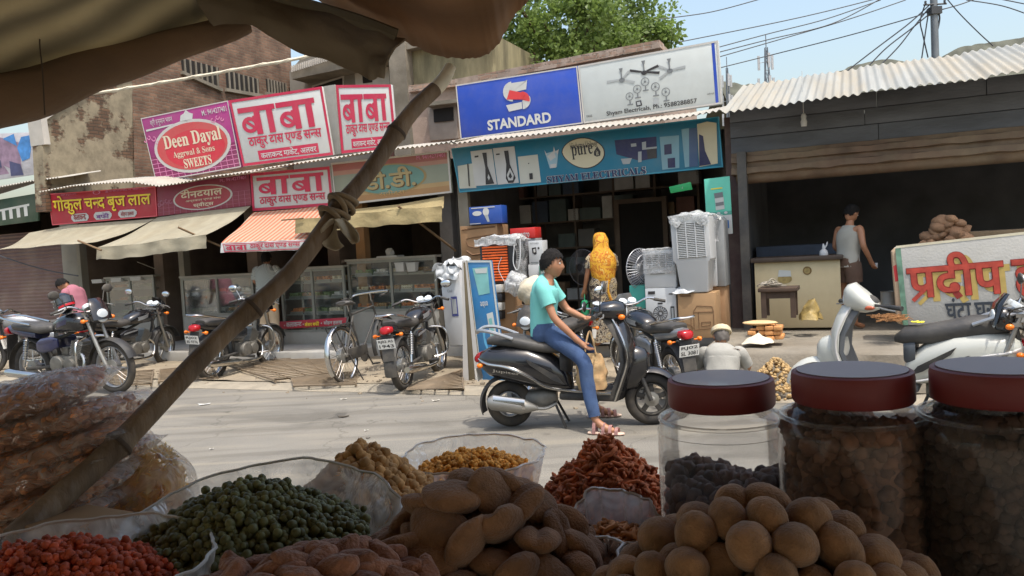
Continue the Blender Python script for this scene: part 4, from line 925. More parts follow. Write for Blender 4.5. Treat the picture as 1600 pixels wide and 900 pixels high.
def tub(label, px, py, v, w=.17, h=.16, m=None, cat='tub'):
    u, z = onv(px, py, v); M_ = m or M_plw
    r = sthing('plastic_tub', label, cat, u, v, z)
    MB().loft([[(-w*.42,-w*.3,0),(w*.42,-w*.3,0),(w*.42,w*.3,0),(-w*.42,w*.3,0)],[(-w*.5,-w*.36,h),(w*.5,-w*.36,h),(w*.5,w*.36,h),(-w*.5,w*.36,h)]]).build('body', M_, r, bevel=.006)
    MB().box(-w*.53,w*.53,-w*.39,w*.39,h,h+.018).build('lid', M_, r, bevel=.004)
tub('white lidded plastic tub, left one on the upper shelf line of the counter', 627, 424, 11.32, .17, .13); tub('white lidded plastic tub, right one on the upper shelf line of the counter', 645, 424, 11.32, .17, .13)
for i, (px, py, w) in enumerate(((158,442,.28),(188,440,.28),(218,438,.28))):
    u, z = onv(px, py, 11.55); b = sthing('paper_box', ['leftmost','middle','rightmost'][i]+' of three small white sweet boxes on top of the left counter', 'box', u, 11.55, z, 'white boxes on the left counter')
    MB().box(-w/2, w/2, -.1, .1, 0, .07).build('carton', M_plw, b, bevel=.004); MB().box(-w/2-.004, w/2+.004, -.104, .104, .05, .075).build('lid', M_plw, b)
u, z = onv(610, 403, 11.5); b = sthing('napkin_tray', 'flat white tray with a crumpled napkin on the counter right of the ochre pillar', 'tray', u, 11.5, z); MB().box(-.2,.2,-.12,.12,0,.04).build('tray', M_plw, b, bevel=.01)
mb = MB(); mb.ball((0,0,.09), (.08,.06,.07), 10, 7); mb.v = [p + Vector((noise.noise(p*30), noise.noise(p*30+Vector((5,0,0))), noise.noise(p*30+Vector((0,7,0)))))*.025 for p in mb.v]; mb.build('napkin', M_plw, b)
# ================================================================== GOODS IN FRONT OF THE ELECTRICAL SHOP
def spot(name, label, cat, x0, y0, x1, y1, v, group=None, turn=0., lean=0.):
    u0, u1, z0, z1 = rect(x0, y0, x1, y1, v); r = sthing(name, label, cat, (u0+u1)/2, v, z0, group, turn)
    if lean: r.rotation_euler.y = lean
    return r, (u1-u0)/2, z1-z0
C_card = srgb('cardboard', (160,128,92), rough=.85, var=.1, scale=5, dirt=.2, dirtcol=lin((140,108,74)))
C_card2 = srgb('cardboard_dull', (150,116,82), rough=.85, var=.12, scale=5, dirt=.2)
C_print = srgb('carton_print', (110,80,54), rough=.8); C_tape = srgb('packing_tape', (190,158,112), rough=.3)
P_white = srgb('cooler_white', (190,192,192), rough=.35, var=.03, scale=2, dirt=.08); P_grille = srgb('cooler_gap', (120,122,116), rough=.7); P_grey = srgb('cooler_grey', (140,142,142), rough=.4)
F_wrap = film('wrap_film', (.8,.81,.8), .62, rough=.3, gloss=.18, wr=.7, wscale=14)
F_wrap2 = film('clear_wrap', (.8,.8,.8), .25, rough=.25, gloss=.18, wr=.7, wscale=10)
P_black = srgb('black_plastic', (40,40,42), rough=.45, var=.1)
def flatb(x0, x1, z0, z1, y=-.003, t=.003): return MB().box(x0, x1, y-t, y, z0, z1)
def carton(label, x0, y0, x1, y1, v, dep, m, name='carton', group=None, lean=0., tape=True, turn=0.):
    r, w, h = spot(name, label, 'box', x0, y0, x1, y1, v, group, turn, lean)
    MB().box(-w, w, 0, dep, 0, h).build('box', m, r, bevel=.006)
    if tape: MB().box(-w-.001, w+.001, dep*.45, dep*.55, h-.05, h+.0015).build('tape', C_tape, r)
    return r, w, h
def rumple(nx, ny, fn, amp, fr, seed):           # crumpled sheet
    def g(a, b):
        p = Vector(fn(a, b)); q = p*fr + Vector((seed, 0, 0)); return p + Vector((noise.noise(q), noise.noise(q+Vector((9,2,1))), noise.noise(q+Vector((3,7,5)))))*amp
    return MB().grid(g, nx, ny, .003)
# big cardboard box with a cooler drawing
r, w, h = carton('large brown cardboard carton with a printed cooler drawing, under the tall white cooler', 1060, 458, 1118, 528, 10.1, .5, C_card)
mb = MB()
def lines(mb, P, t=.006, y=-.004):
    for a, b in zip(P, P[1:]): mb.tube([(a[0], y, a[1]), (b[0], y, b[1])], t*.5, 4)
X = lambda k: -w+2*w*k
lines(mb, [(X(.42),h*.18),(X(.42),h*.60),(X(.52),h*.72),(X(.92),h*.70),(X(.95),h*.60),(X(.95),h*.22),(X(.42),h*.18)]); lines(mb, [(X(.42),h*.58),(X(.95),h*.58)]); lines(mb, [(X(.55),h*.58),(X(.55),h*.2)])
lines(mb, [(X(.62),h*.26),(X(.86),h*.28),(X(.86),h*.36),(X(.62),h*.35),(X(.62),h*.26)]); lines(mb, [(X(.12),h*.2),(X(.12),h*.48),(X(.34),h*.48),(X(.34),h*.2),(X(.12),h*.2)])
for k in range(12): a=6.283*k/12; b=6.283*(k+1)/12; lines(mb, [(X(.23)+.07*math.cos(a),h*.22+.05*math.sin(a)),(X(.23)+.07*math.cos(b),h*.22+.05*math.sin(b))])
mb.build('printed_drawing', C_print, r); flatb(X(.08), X(.36), h*.93, h*.965).build('printed_line', C_print, r)
# tall white cooler on it, leaning slightly
def cooler(label, x0, y0, x1, y1, v, dep=.42, lean=0., n=17, wrap=True, taper=True, group=None, split=.42, cols=3):
    r, w, h = spot('air_cooler', label, 'air cooler', x0, y0, x1, y1, v, group, 0, lean)
    zt = h*split
    def ring(z, k, kd): return [(-w*k, dep/2-dep/2*kd, z), (w*k, dep/2-dep/2*kd, z), (w*k, dep/2+dep/2*kd, z), (-w*k, dep/2+dep/2*kd, z)]
    if taper: MB().loft([ring(0,.72,.8), ring(zt*.9,.86,.95), ring(zt,1,1), ring(h*.93,1,1), ring(h*.97,.97,.97)]).build('body', P_white, r, bevel=.02)
    else: MB().loft([ring(0,1,1), ring(h*.99,1,1)]).build('body', P_white, r, bevel=.015)
    a, b = zt+h*.03, h*.90; gw = w*.80 if taper else w*.86; xo = w*.12 if taper else 0
    flatb(-gw+xo, gw*.98, a, b, -.002).build('grille_back', P_grille, r)
    g = MB()
    for i in range(n):
        z = a+(b-a)*(i+.5)/n; g.box(-gw+xo, gw*.98, -.022, -.006, z-(b-a)/n*.24, z+(b-a)/n*.24)
    g.build('louvres', P_white, r, bevel=.002)
    g = MB()
    for i in range(cols+1):
        x = -gw+xo+(gw*1.98-xo)*i/cols; g.box(x-.006, x+.006, -.026, -.003, a, b)
    g.build('grille_rib', P_white, r)
    if wrap:
        rumple(26, 16, lambda p, q: (-w*1.03+2.06*w*p, -.03+(dep+.06)*q, h*.985+.05*math.sin(3.14*p)*math.sin(3.14*q)), .035, 9, x0).build('plastic_wrap', F_wrap, r, angle=80)
        rumple(40, 6, lambda p, q: (-w*1.04+2.08*w*p, -.035, h*.99-.09*q*(1+.6*math.sin(p*9))), .03, 8, x0+3).build('plastic_wrap', F_wrap, r, angle=80)
    return r, w, h
cooler('tall white air cooler standing on the brown carton, crumpled plastic over its top', 1052, 334, 1112, 458, 10.05, .44, R(-1.5), 20)
# second, narrower one behind
r, w, h = spot('air_cooler', 'second tall white cooler with a grey side, half hidden behind the first', 'air cooler', 1100, 342, 1132, 448, 10.5)
MB().box(-w, w*.2, 0, .4, 0, h).build('body', P_white, r, bevel=.02); MB().box(w*.2+.001, w, .02, .4, 0, h*.98).build('side_panel', P_grey, r, bevel=.01)
g = MB()
for i in range(20): g.box(-w*.9, w*.1, -.02, -.002, h*.3+h*.6*i/20, h*.3+h*.6*i/20+.015)
g.build('louvres', P_white, r)
rumple(20, 12, lambda p, q: (-w*1.1+2.0*w*p, -.04+.46*q, h*1.0+.06*math.sin(3.14*p)), .05, 9, 4).build('plastic_wrap', F_wrap, r); rumple(20, 12, lambda p, q: (-w*1.1+1.6*w*p, -.045, h*1.0-.3*q), .04, 9, 14).build('plastic_wrap', F_wrap2, r)
mbx = spot('pedestal', 'dull crate holding up the second tall cooler behind the brown carton', 'crate', 1098, 448, 1134, 520, 10.55); MB().box(-mbx[1], mbx[1], 0, .4, 0, mbx[2]).build('crate', C_card2, mbx[0], bevel=.01); mbx[0].name = 'crate'
# medium cooler on a printed white box
r, w, h = carton('white carton printed with a small fan grille picture, under the low white cooler', 1009, 450, 1057, 508, 10.15, .42, P_white, tape=False)
mb = MB()
for k in range(16):
    a = 6.283*k/16; mb.tube([(-w*.05+.02*math.cos(a), -.004, h*.32+.02*math.sin(a)), (-w*.05+.085*math.cos(a), -.004, h*.32+.085*math.sin(a))], .004, 4)
mb.tube([(-w*.05+.09*math.cos(6.283*k/20), -.004, h*.32+.09*math.sin(6.283*k/20)) for k in range(20)], .004, 4, closed=True)
mb.build('printed_fan', S_black, r); flatb(-w*.8, -w*.35, h*.84, h*.92).build('printed_word', S_black, r); flatb(w*.55, w*.8, h*.82, h*.85).build('printed_word', S_black, r); flatb(-w*.2, w*.12, h*.57, h*.61).build('printed_word', S_black, r)
flatb(w*.62, w*.86, h*.12, h*.5).build('printed_panel', S_black, r); flatb(w*.67, w*.81, h*.16, h*.46, -.006).build('printed_panel', S_mid, r)
r, w, h = cooler('low white air cooler with clear wrap over its small grille, on the printed white carton', 1006, 390, 1056, 450, 10.15, .42, 0, 7, False, False, None, .52, 4)
rumple(26, 12, lambda p, q: (-w*1.03+2.06*w*p, -.02+.46*q, h+.012), .02, 9, 4).build('plastic_wrap', F_wrap, r); rumple(26, 10, lambda p, q: (-w*1.02+2.04*w*p, -.034, h-.30*q), .016, 8, 14).build('plastic_wrap', F_wrap2, r)
flatb(-w*.6, w*.3, h*.36, h*.40, -.002, .004).build('seam', P_grey, r)
# teal cartons beside
carton('teal printed carton with a white top picture, left of the printed white carton', 984, 446, 1008, 482, 10.3, .3, srgb('carton_bright_teal', (60,160,146), rough=.5, dirt=.15), tape=False)
carton('small green carton squeezed between the low cooler and the brown carton', 1056, 432, 1066, 458, 10.5, .2, srgb('carton_green', (60,150,100), rough=.5), tape=False)
# white plastic scrap on the carton
u, z = onv(1068, 457, 10.12); r = sthing('plastic_scrap', 'crumpled white plastic scrap on the top left corner of the brown carton', 'plastic', u, 10.12, z)
rumple(16, 16, lambda p, q: (-.13+.26*p, -.06+.24*q, .10*math.sin(3.14*p)*math.sin(3.14*q)), .03, 12, 2).build('sheet', P_white, r)
# pedestal fan head
u, z = onv(1000, 470, 10.3); r = sthing('pedestal_fan', 'grey wire cage pedestal fan turned sideways, left of the low white cooler', 'fan', u, 10.4, .21, None, R(62))
z1 = onv(1000, 420, 10.4)[1]-.21; cage = MB(); rad = .27
for k in range(40):
    a = 6.283*k/40; P = [(rad*s_*math.cos(a), -d_, z1+rad*s_*math.sin(a)) for s_, d_ in ((.22,.10),(.7,.085),(1,.0),(.7,-.07),(.25,-.08))]; cage.tube(P, .0035, 4)
for s_, d_ in ((1,0),(.7,.085),(.45,.095),(.7,-.07)): cage.tube([(rad*s_*math.cos(6.283*k/32), -d_, z1+rad*s_*math.sin(6.283*k/32)) for k in range(32)], .005, 4, closed=True)
cage.build('cage', srgb('fan_cage', (150,152,156), rough=.4, metal=.4), r)
bl = MB()
for k in range(3):
    a = 2.094*k; bl.grid(lambda p, q: (rad*(.2+.68*p)*math.cos(a+(q-.5)*.9), .02*(q-.5), z1+rad*(.2+.68*p)*math.sin(a+(q-.5)*.9)), 5, 5, .004)
bl.build('blades', srgb('fan_blade', (96,98,104), rough=.4), r); MB().lathe([(.02,-.1),(.07,-.08),(.08,0),(.05,.03)], 16, euler(90,0,0,(0,.0,z1))).build('motor', P_grey, r)
MB().tube([(0,.1,0),(0,.1,z1)], .018, 8).lathe([(.22,0),(.22,.02),(.05,.05),(.02,.08)], 20, Matrix.Translation((0,.1,0))).build('stand', P_grey, r)
# dark covered thing / big fan in the shade behind the boy
u, z = onv(905, 430, 11.3); r = sthing('pedestal_fan', 'large dark pedestal fan in the shade between the boy and the woman', 'fan', u, 11.5, .21, None, R(-20)); z1 = onv(903, 418, 11.5)[1]-.21; rad = .27
cage = MB()
for k in range(36):
    a = 6.283*k/36; cage.tube([(rad*s_*math.cos(a), -d_, z1+rad*s_*math.sin(a)) for s_, d_ in ((.22,.10),(.7,.085),(1,.0))], .003, 4)
cage.tube([(rad*math.cos(6.283*k/32), 0, z1+rad*math.sin(6.283*k/32)) for k in range(32)], .007, 4, closed=True)
cage.build('cage', srgb('dark_fan_cage', (84,84,86), rough=.5, metal=.3), r); MB().lathe([(.02,-.06),(.09,-.05),(.1,.05),(.06,.1)], 16, euler(90,0,0,(0,.03,z1))).build('motor', P_black, r)
MB().tube([(0,.08,0),(0,.08,z1)], .02, 8).lathe([(.22,0),(.22,.02),(.05,.05)], 20, Matrix.Translation((0,.08,0))).build('stand', P_black, r)

# ---- left group: cartons, orange cooler, A-board, wrapped appliance
r, w, h = carton('wide brown carton with a curved cooler picture, below the blue bulb box', 720, 352, 778, 404, 10.6, .4, C_card2)
mb = MB(); lines(mb, [(-w*.7+.0, h*.62), (w*.75, h*.70)], .012); lines(mb, [(-w*.7,h*.55),(-w*.6,h*.40),(-w*.2,h*.33),(w*.5,h*.38)], .018); lines(mb, [(-w*.7,h*.25),(-w*.4,h*.12),(w*.2,h*.14),(w*.6,h*.24)], .03); lines(mb, [(-w*.9, h*.9), (w*.9, h*.93)], .02); mb.build('printed_drawing', C_print, r)
carton('brown carton stacked under the carton with the curved cooler picture', 722, 404, 778, 446, 10.6, .4, C_card2)
carton('brown carton at the foot of the stack beside the door post', 724, 446, 780, 520, 10.6, .42, C_card)
r, w, h = carton('blue bulb box with two white lamp pictures, on top of the brown carton stack', 733, 322, 784, 350, 10.55, .2, srgb('carton_royal_blue', (36,74,150), rough=.4, var=.05, dirt=.12), tape=False)
MB().prism([(w*.05+.05*math.cos(6.283*k/16), h*.68+.06*math.sin(6.283*k/16)) for k in range(16)], -.004, -.001).build('bulb_picture', S_white, r)
MB().prism([(-.13+w*.0+.075*math.cos(6.283*k/16), h*.62+.035*math.sin(6.283*k/16)) for k in range(16)], -.004, -.001).build('lamp_picture', S_white, r)
MB().prism([(w*.05-.03,h*.5),(w*.05+.03,h*.5),(w*.05+.05,h*.12),(w*.05+.02,h*.10)], -.004, -.001).build('bulb_picture', S_mid, r); flatb(-w*.85, w*.6, h*.90, h*.95).build('printed_line', S_white, r); flatb(-w*.98, -w*.3, .01, h*.07).build('printed_line', S_white, r)
r, w, h = carton('red carton with white lettering, above the small black and white carton', 797, 356, 836, 373, 10.7, .25, srgb('carton_bright_red', (190,44,40), rough=.45, var=.05, dirt=.1), tape=False)
def letter(parent, txt, x0, x1, z0, z1, m, y=-.004, off=.01):
    a, b = glyph(txt, off); xs = [p[0] for p in a]; ys = [p[1] for p in a]; X0, X1, Y0, Y1 = min(xs), max(xs), min(ys), max(ys)
    return MB().add([(x0+(p[0]-X0)/(X1-X0)*(x1-x0), y, z0+(p[1]-Y0)/(Y1-Y0)*(z1-z0)) for p in a], b).build('lettering', m, parent, smooth=False, fix=False)
letter(r, 'maestro', -w*.55, w*.55, h*.15, h*.62, S_white)
carton('grey silver carton under the red carton', 800, 373, 838, 392, 10.72, .25, srgb('carton_silver', (150,150,150), rough=.5), tape=False)
r, w, h = carton('white carton with a black mixer picture, right of the orange cooler', 826, 376, 848, 413, 10.3, .2, P_white, tape=False)
MB().prism([(-w*.5,h*.70),(w*.1,h*.72),(w*.15,h*.45),(-w*.1,h*.40),(-w*.45,h*.48)], -.004, -.001).build('mixer_picture', S_black, r); MB().prism([(-w*.3,h*.64),(-w*.02,h*.66),(w*.0,h*.52),(-w*.25,h*.5)], -.006, -.0045).build('mixer_picture', S_white, r)
MB().prism([(w*.45+.016*math.cos(6.283*k/10), h*.68+.016*math.sin(6.283*k/10)) for k in range(10)], -.004, -.001).build('dot_picture', S_black, r); letter(r, 'KITCHEN', -w*.7, w*.5, h*.86, h*.92, S_grey); flatb(-w*.75, w*.3, h*.07, h*.10).build('printed_line', S_grey, r); flatb(w*.45, w*.8, h*.06, h*.13).build('printed_line', S_black, r)
r, w, h = carton('white carton stacked under the carton with the black mixer picture', 826, 413, 848, 448, 10.3, .22, P_white, tape=False)
r, w, h = carton('small dull green carton with a white word, right of the white cartons', 842, 415, 862, 436, 10.25, .18, srgb('carton_sage', (104,142,128), rough=.5), tape=False); letter(r, 'hand', -w*.6, w*.6, h*.3, h*.7, S_white)
carton('black carton on the ground, low in the stack behind the boy', 778, 440, 800, 500, 10.4, .3, P_black, tape=False)
r, w, h = carton('black and white printed carton, lower stack left of the white sack', 796, 448, 822, 476, 10.25, .3, P_black, tape=False); flatb(-w*.7, w*.7, h*.4, h*.75).build('printed_panel', S_mid, r)
r, w, h = carton('white speckled carton at the bottom of the stack behind the scooter seat', 800, 476, 824, 512, 10.25, .3, P_white, tape=False); flatb(-w*.5, w*.5, h*.3, h*.6).build('printed_panel', S_grey, r)
for i in range(4): carton(['topmost','second','third','lowest'][i]+' of four small white edged cartons in a column right of the blue board', 772, 445+i*14, 784, 457+i*14, 9.9, .2, P_black if i % 2 else srgb('carton_offwhite', (190,188,180)), tape=False, group='column of small cartons')
# orange cooler
r, w, h = spot('air_cooler', 'black air cooler with bright orange louvres wrapped in clear plastic', 'air cooler', 750, 374, 806, 444, 10.0)
MB().box(-w, w, 0, .42, 0, h).build('body', P_black, r, bevel=.02)
M_or = srgb('orange_louvre', (236,104,40), rough=.4, var=.05); g = MB(); n = 13
for i in range(n):
    z = h*.06+h*.80*(i+.5)/n; g.box(-w*.80, w*.58, -.03, -.004, z-h*.80/n*.30, z+h*.80/n*.30)
g.build('louvres', M_or, r, bevel=.003); flatb(-w*.85, w*.62, h*.04, h*.88, -.001, .002).build('grille_back', srgb('dark_red_brown', (70,34,22)), r)
mb = MB()
for i in range(9):
    for j in range(16): mb.cbox((w+.002, .05+i*.04, h*.1+h*.75*j/16), (.004, .02, h*.03))
mb.build('side_vents', P_grey, r)
rumple(30, 20, lambda p, q: (-w*1.12+2.3*w*p, -.06+.52*q, h*1.0+.05*math.sin(3.14*p)), .05, 8, 4).build('plastic_wrap', F_wrap, r, angle=80); rumple(30, 8, lambda p, q: (-w*1.12+2.3*w*p, -.06, h*1.03-.10*q), .03, 9, 24).build('plastic_wrap', F_wrap, r, angle=80)
rumple(24, 20, lambda p, q: (w*1.06, -.06+.5*p, h*1.03-h*.9*q), .05, 7, 34).build('plastic_wrap', F_wrap2, r, angle=80)
mb = MB(); mb.tube(bez([(w*1.12,-.05,h*1.0),(w*1.0,-.09,h*.5),(w*1.2,-.09,h*.3),(w*1.38,-.09,h*.55),(w*1.38,-.05,h*.98)], 6), .007, 5); mb.tube(bez([(w*.45,-.05,0),(w*.1,-.05,h*.35),(w*.3,-.04,h*.6)],6), .005, 5); mb.build('packing_strap', P_white, r)
carton('dull carton holding up the orange louvred cooler, hidden behind the blue board', 752, 444, 806, 530, 10.02, .42, C_card2, tape=False)
r, w, h = spot('plastic_bundle', 'crumpled clear plastic bundle below the orange cooler, behind the scooter', 'plastic', 788, 426, 824, 460, 9.9)
rumple(26, 26, lambda p, q: (w*math.cos(6.28*p)*(.4+.6*math.sin(3.14*q)), .15*math.sin(6.28*p)*(.4+.6*math.sin(3.14*q)), h*q), .06, 9, 1).build('sheet', F_wrap, r, angle=80)
r, w, h = spot('cloth_sack', 'pale lumpy cloth sack of goods behind the boy', 'sack', 806, 432, 850, 478, 9.6)
mb = MB(); mb.ball((0, .12, h*.48), (w*1.05, .2, h*.52), 26, 18); mb.v = [p + Vector((noise.noise(p*8), noise.noise(p*8+Vector((3,0,0))), noise.noise(p*8+Vector((0,5,0)))))*.045 for p in mb.v]; mb.build('sack', srgb('sack_cloth', (200,190,166), rough=.95, var=.1, bump=.4, bscale=30, dirt=.3), r, angle=80)
carton('carton under the pale cloth sack, hidden behind the scooter', 808, 478, 850, 530, 9.65, .3, C_card2, tape=False)
# A-board
q = [(724,406),(768,406),(791,592),(752,608)]
tl, tr, br, bl_ = [ground(px, py, .07) if i in (2,3) else None for i, (px, py) in enumerate(q)]
vb = 9.0
s = Sign('standing_board', 'tall blue advertising board with a white jug picture, leaning on the wooden panel', 'sign board', [(728,407),(768,407),(792,600),(754,612)], 8.95, srgb('board_steel_blue', (40,108,156), rough=.45, var=.15, scale=3, dirt=.25), .03)
s.multi([[(.22,.06),(.82,.05),(.78,.26),(.34,.27)]], srgb('print_mint', (120,176,172)), 'picture', 1); s.multi([[(.30,.065),(.80,.06),(.76,.10),(.34,.10)]], S_pale, 'picture', 2)
s.multi([[(.55,.42),(.80,.41),(.86,.68),(.62,.70)]], S_pale, 'jug_picture', 1); s.multi([[(.61,.46),(.73,.455),(.77,.62),(.66,.63)]], srgb('print_mint', (120,176,172)), 'jug_picture', 2)
s.multi([[(.30,.56),(.40,.50),(.42,.53),(.38,.60),(.46,.70),(.42,.72),(.32,.64)]], srgb('print_skyblue', (90,160,196)), 'wave_picture', 1); s.text('aqua', (.36,.32,.66,.37), S_white, 2, off=.01); s.frame(.025, S_pale, 'edge', 2)
s = Sign('upright_board', 'weathered grey wooden panel with a pale frame, on edge beside the blue board', 'panel', [(722,408),(729,407),(754,612),(724,606)], 8.93, srgb('panel_wood', (112,100,76), rough=.85, var=.25, scale=5, stretch=(1,1,.3)), .04)
s.frame(.02, S_fr, 'edge', 2)
# wrapped appliance left of it
r, w, h = spot('wrapped_appliance', 'white boxed appliance under shredded white plastic, left of the blue board', 'appliance', 694, 412, 724, 540, 9.75, None, 0, R(-2))
MB().box(-w, w, 0, .42, 0, h*.92).build('box', P_white, r, bevel=.01)
flatb(-w*.1, w*.55, h*.36, h*.60).build('printed_panel', srgb('print_indigo', (70,76,128)), r); flatb(-w*.02, w*.44, h*.39, h*.57, -.006).build('printed_panel', S_mid, r); letter(r, 'Cool', -w*.4, w*.1, h*.655, h*.69, S_grey)
rumple(34, 24, lambda p, q: (-w*1.25+2.5*w*p, -.08+.55*q, h*.95+.10*math.sin(3.14*p)), .09, 10, 3).build('plastic_wrap', P_white, r, angle=80); rumple(34, 12, lambda p, q: (-w*1.25+2.5*w*p, -.06-.04*q, h*.97-h*.16*q), .07, 12, 8).build('plastic_wrap', P_white, r, angle=80)

# ================================================================== EATING HOUSE FRONT
M_cream = srgb('cream_counter', (196,182,146), rough=.7, var=.08, scale=2.5, dirt=.35, dirtcol=lin((160,140,104)))
r, w, h = spot('serving_counter', 'cream painted counter with two worn emblems, inside the eating house', 'counter', 1180, 408, 1314, 498, 11.0)
MB().box(-w, w, 0, .6, -.12, h).build('front', M_cream, r, bevel=.008); MB().box(-w-.04, w+.04, -.06, .62, h+.001, h+.06).build('top', srgb('dark_top', (70,58,48), rough=.6, var=.2), r, bevel=.01)
M_emb = srgb('worn_emblem', (150,132,84), rough=.8, var=.3, scale=20)
MB().prism([(-w*.28+.09*math.cos(6.283*k/20), h*.70+.06*math.sin(6.283*k/20)) for k in range(20)], -.004, -.001).build('emblem', M_emb, r); MB().prism([(-w*.28-.085,h*.74),(-w*.28+.08,h*.74),(-w*.28+.075,h*.84),(-w*.28-.07,h*.86)], -.007, -.0045).build('emblem', S_pale, r)
MB().prism([(w*.25+.055*math.cos(6.283*k/20), h*.83+.055*math.sin(6.283*k/20)) for k in range(20)], -.004, -.001).build('emblem', M_emb, r); MB().tube([(w*.25+.045*math.cos(6.283*k/20), -.006, h*.83+.045*math.sin(6.283*k/20)) for k in range(20)], .004, 4, closed=True).build('emblem_ring', C_print, r)
r2, w2, h2 = spot('back_counter', 'dark blue grey bench top behind the cream counter', 'bench', 1182, 383, 1312, 404, 12.2); MB().box(-w2, w2, 0, .5, -.8, h2).build('bench', srgb('bench_blue', (58,66,80), rough=.6, var=.2), r2)
u, z = onv(1287, 401, 11.05); r3 = sthing('spout_bottle', 'small white spouted bottle on the cream counter', 'bottle', u, 11.1, z+.0)
MB().lathe([(.0,0),(.05,.0),(.055,.03),(.05,.07),(.02,.10),(.018,.13),(.01,.16),(.0,.17)], 14).tube([(.0,0,.09),(.04,0,.15),(.05,0,.19)], [.014,.01,.006], 8).build('bottle', P_white, r3)
# small table
r, w, h = spot('wooden_stool', 'dark wooden stool table with a heap of rope, in front of the cream counter', 'table', 1185, 450, 1247, 497, 10.2)
M_dw = srgb('dark_wood', (74,58,46), rough=.8, var=.25, scale=6)
MB().box(-w, w, -.02, .42, h-.045, h).build('top', M_dw, r, bevel=.005)
for x in (-w+.03, w-.09):
    for y in (.0, .34): MB().box(x, x+.06, y, y+.06, .0, h-.046).build('leg', M_dw, r)
MB().box(-w+.04, w-.04, .02, .05, h-.13, h-.047).build('apron', M_dw, r)
u, z = onv(1204, 449, 10.35); r = sthing('rope_heap', 'tangled heap of pale rope on the wooden stool table', 'rope', u, 10.35, z+.0); rg = random.Random(4); mb = MB()
P = [(rg.gauss(0,.08), rg.gauss(0,.06), abs(rg.gauss(.03,.02))+.01) for k in range(46)]; mb.tube(bez(P, 4), .007, 5); mb.build('rope', srgb('rope_grey', (150,142,128)), r)
r, w, h = spot('plastic_sack', 'crumpled yellowish plastic sack on the floor beside the wooden stool table', 'sack', 1250, 466, 1282, 499, 10.4)
rumple(24, 20, lambda p, q: (w*math.cos(6.28*p)*(1.05-.8*q**1.5), .16*math.sin(6.28*p)*(1.05-.8*q), h*q), .05, 9, 5).build('sack', srgb('sack_yellow', (160,138,84), rough=.5, var=.2, bump=.4), r, angle=80)
# rusks heap
r, w, h = spot('bread_stack', 'stack of flat orange tan bread slabs on the ledge, left of the white scooter', 'bread', 1168, 510, 1224, 532, 9.5)
mb = MB(); rg = random.Random(2)
for l in range(3):
    for i in range(4):
        if l == 2 and i in (0,): continue
        mb.cbox((-w+w*2*(i+.5)/4+rg.uniform(-.02,.02), .1+rg.uniform(-.03,.03), .03+l*.055), (w*.47, .26, .048), Matrix.Rotation(rg.uniform(-.05,.05), 4, 'Y'))
mb.build('slabs', srgb('bread_tan', (196,140,86), rough=.9, var=.2, scale=10, bump=.3), r, bevel=.012)
mb = MB(); mb.ball((-w*.3,.05,.2),(.2,.1,.03),10,6); mb.build('paper', srgb('paper_tan', (206,176,130)), r)
r, w, h = spot('white_bundle', 'flat white cloth bundle on the ledge below the bread stack', 'cloth', 1158, 524, 1206, 545, 9.3); rumple(20, 14, lambda p, q: (-w+2*w*p, .25*q, .05+.10*math.sin(3.14*p)*math.sin(3.14*q)), .04, 8, 5).build('cloth', srgb('cloth_ivory', (210,200,176), rough=.9, dirt=.2), r)
# gravel heap by the ledge
rg = random.Random(9); c = ground(1214, 622, 0); c.z = 0; mb = MB()
for i in range(420):
    a = rg.uniform(0, 6.28); k = rg.random()**.6; p = Vector((.42*k*math.cos(a), .22*k*math.sin(a), .42*(1-k)**.8)); s_ = rg.uniform(.014,.026)
    mb.ball(p, (s_, s_*rg.uniform(.7,1.2), s_*.8), 6, 4, Matrix.Rotation(rg.uniform(0,3), 3, 'X'))
mb.xf(Matrix.Translation(c)); tag(mb.build('gravel_heap', srgb('gravel_tan', (170,142,98), rough=.95, var=.3, scale=20), None), 'heap of tan nuggets at the foot of the ledge, behind the first jar', 'heap', None, 'stuff')
# earthen oven with clods
r, w, h = spot('clay_oven', 'long low brown clay oven wall behind the painted counter board', 'oven', 1492, 358, 1700, 392, 11.0); MB().box(-w, w, 0, .7, -.9, h).build('wall', srgb('clay', (132,112,86), rough=.95, var=.2, scale=4, bump=.4), r, bevel=.03)
M_clod = srgb('clay_clod', (150,116,88), rough=.95, var=.2, scale=7, bump=.5)
clods = []
for k in range(3):
    mb = MB(); mb.ball((0,0,0), (.10,.08,.055), 10, 7); mb.v = [p*(1+.35*noise.noise(p*14+Vector((k*5,0,0)))) for p in mb.v]; clods.append(mb)
spots_ = []
for row, (n_, y_, x0_, x1_) in enumerate(((9,384,1432,1512),(8,376,1442,1508),(7,368,1448,1506),(6,360,1454,1512),(4,351,1462,1504),(2,343,1470,1488))):
    for i in range(n_): spots_.append((x0_+(x1_-x0_)*(i+.5)/n_+rg.uniform(-3,3), y_+rg.uniform(-2,2)-(i-n_/2)*.6))
for i, (px, py) in enumerate(spots_):
    u, z = onv(px, py, 10.95+rg.uniform(-.06,.06))
    if i < 3: o = tag(clods[i].build('clay_lump', M_clod, None, recenter=False, angle=60), 'flat brown lump in the heap behind the painted counter board', 'lump', 'brown lumps in the heap by the oven'); base_ = o
    else: o = bpy.data.objects['clay_lump' if i % 3 == 0 else 'clay_lump.00%d' % (i % 3)].copy(); COL.objects.link(o)
    o.location = st(u, 10.95+rg.uniform(-.08,.08), z); o.rotation_euler = (rg.uniform(-.4,.4), rg.uniform(-.5,.5), rg.uniform(0,6)); o.scale = (rg.uniform(.8,1.3),)*3
r, w, h = spot('clay_plinth', 'dark rough plinth carrying the heap of brown lumps', 'plinth', 1425, 386, 1515, 500, 10.9); MB().box(-w, w, -.1, .6, 0, h).build('plinth', M_soot, r)
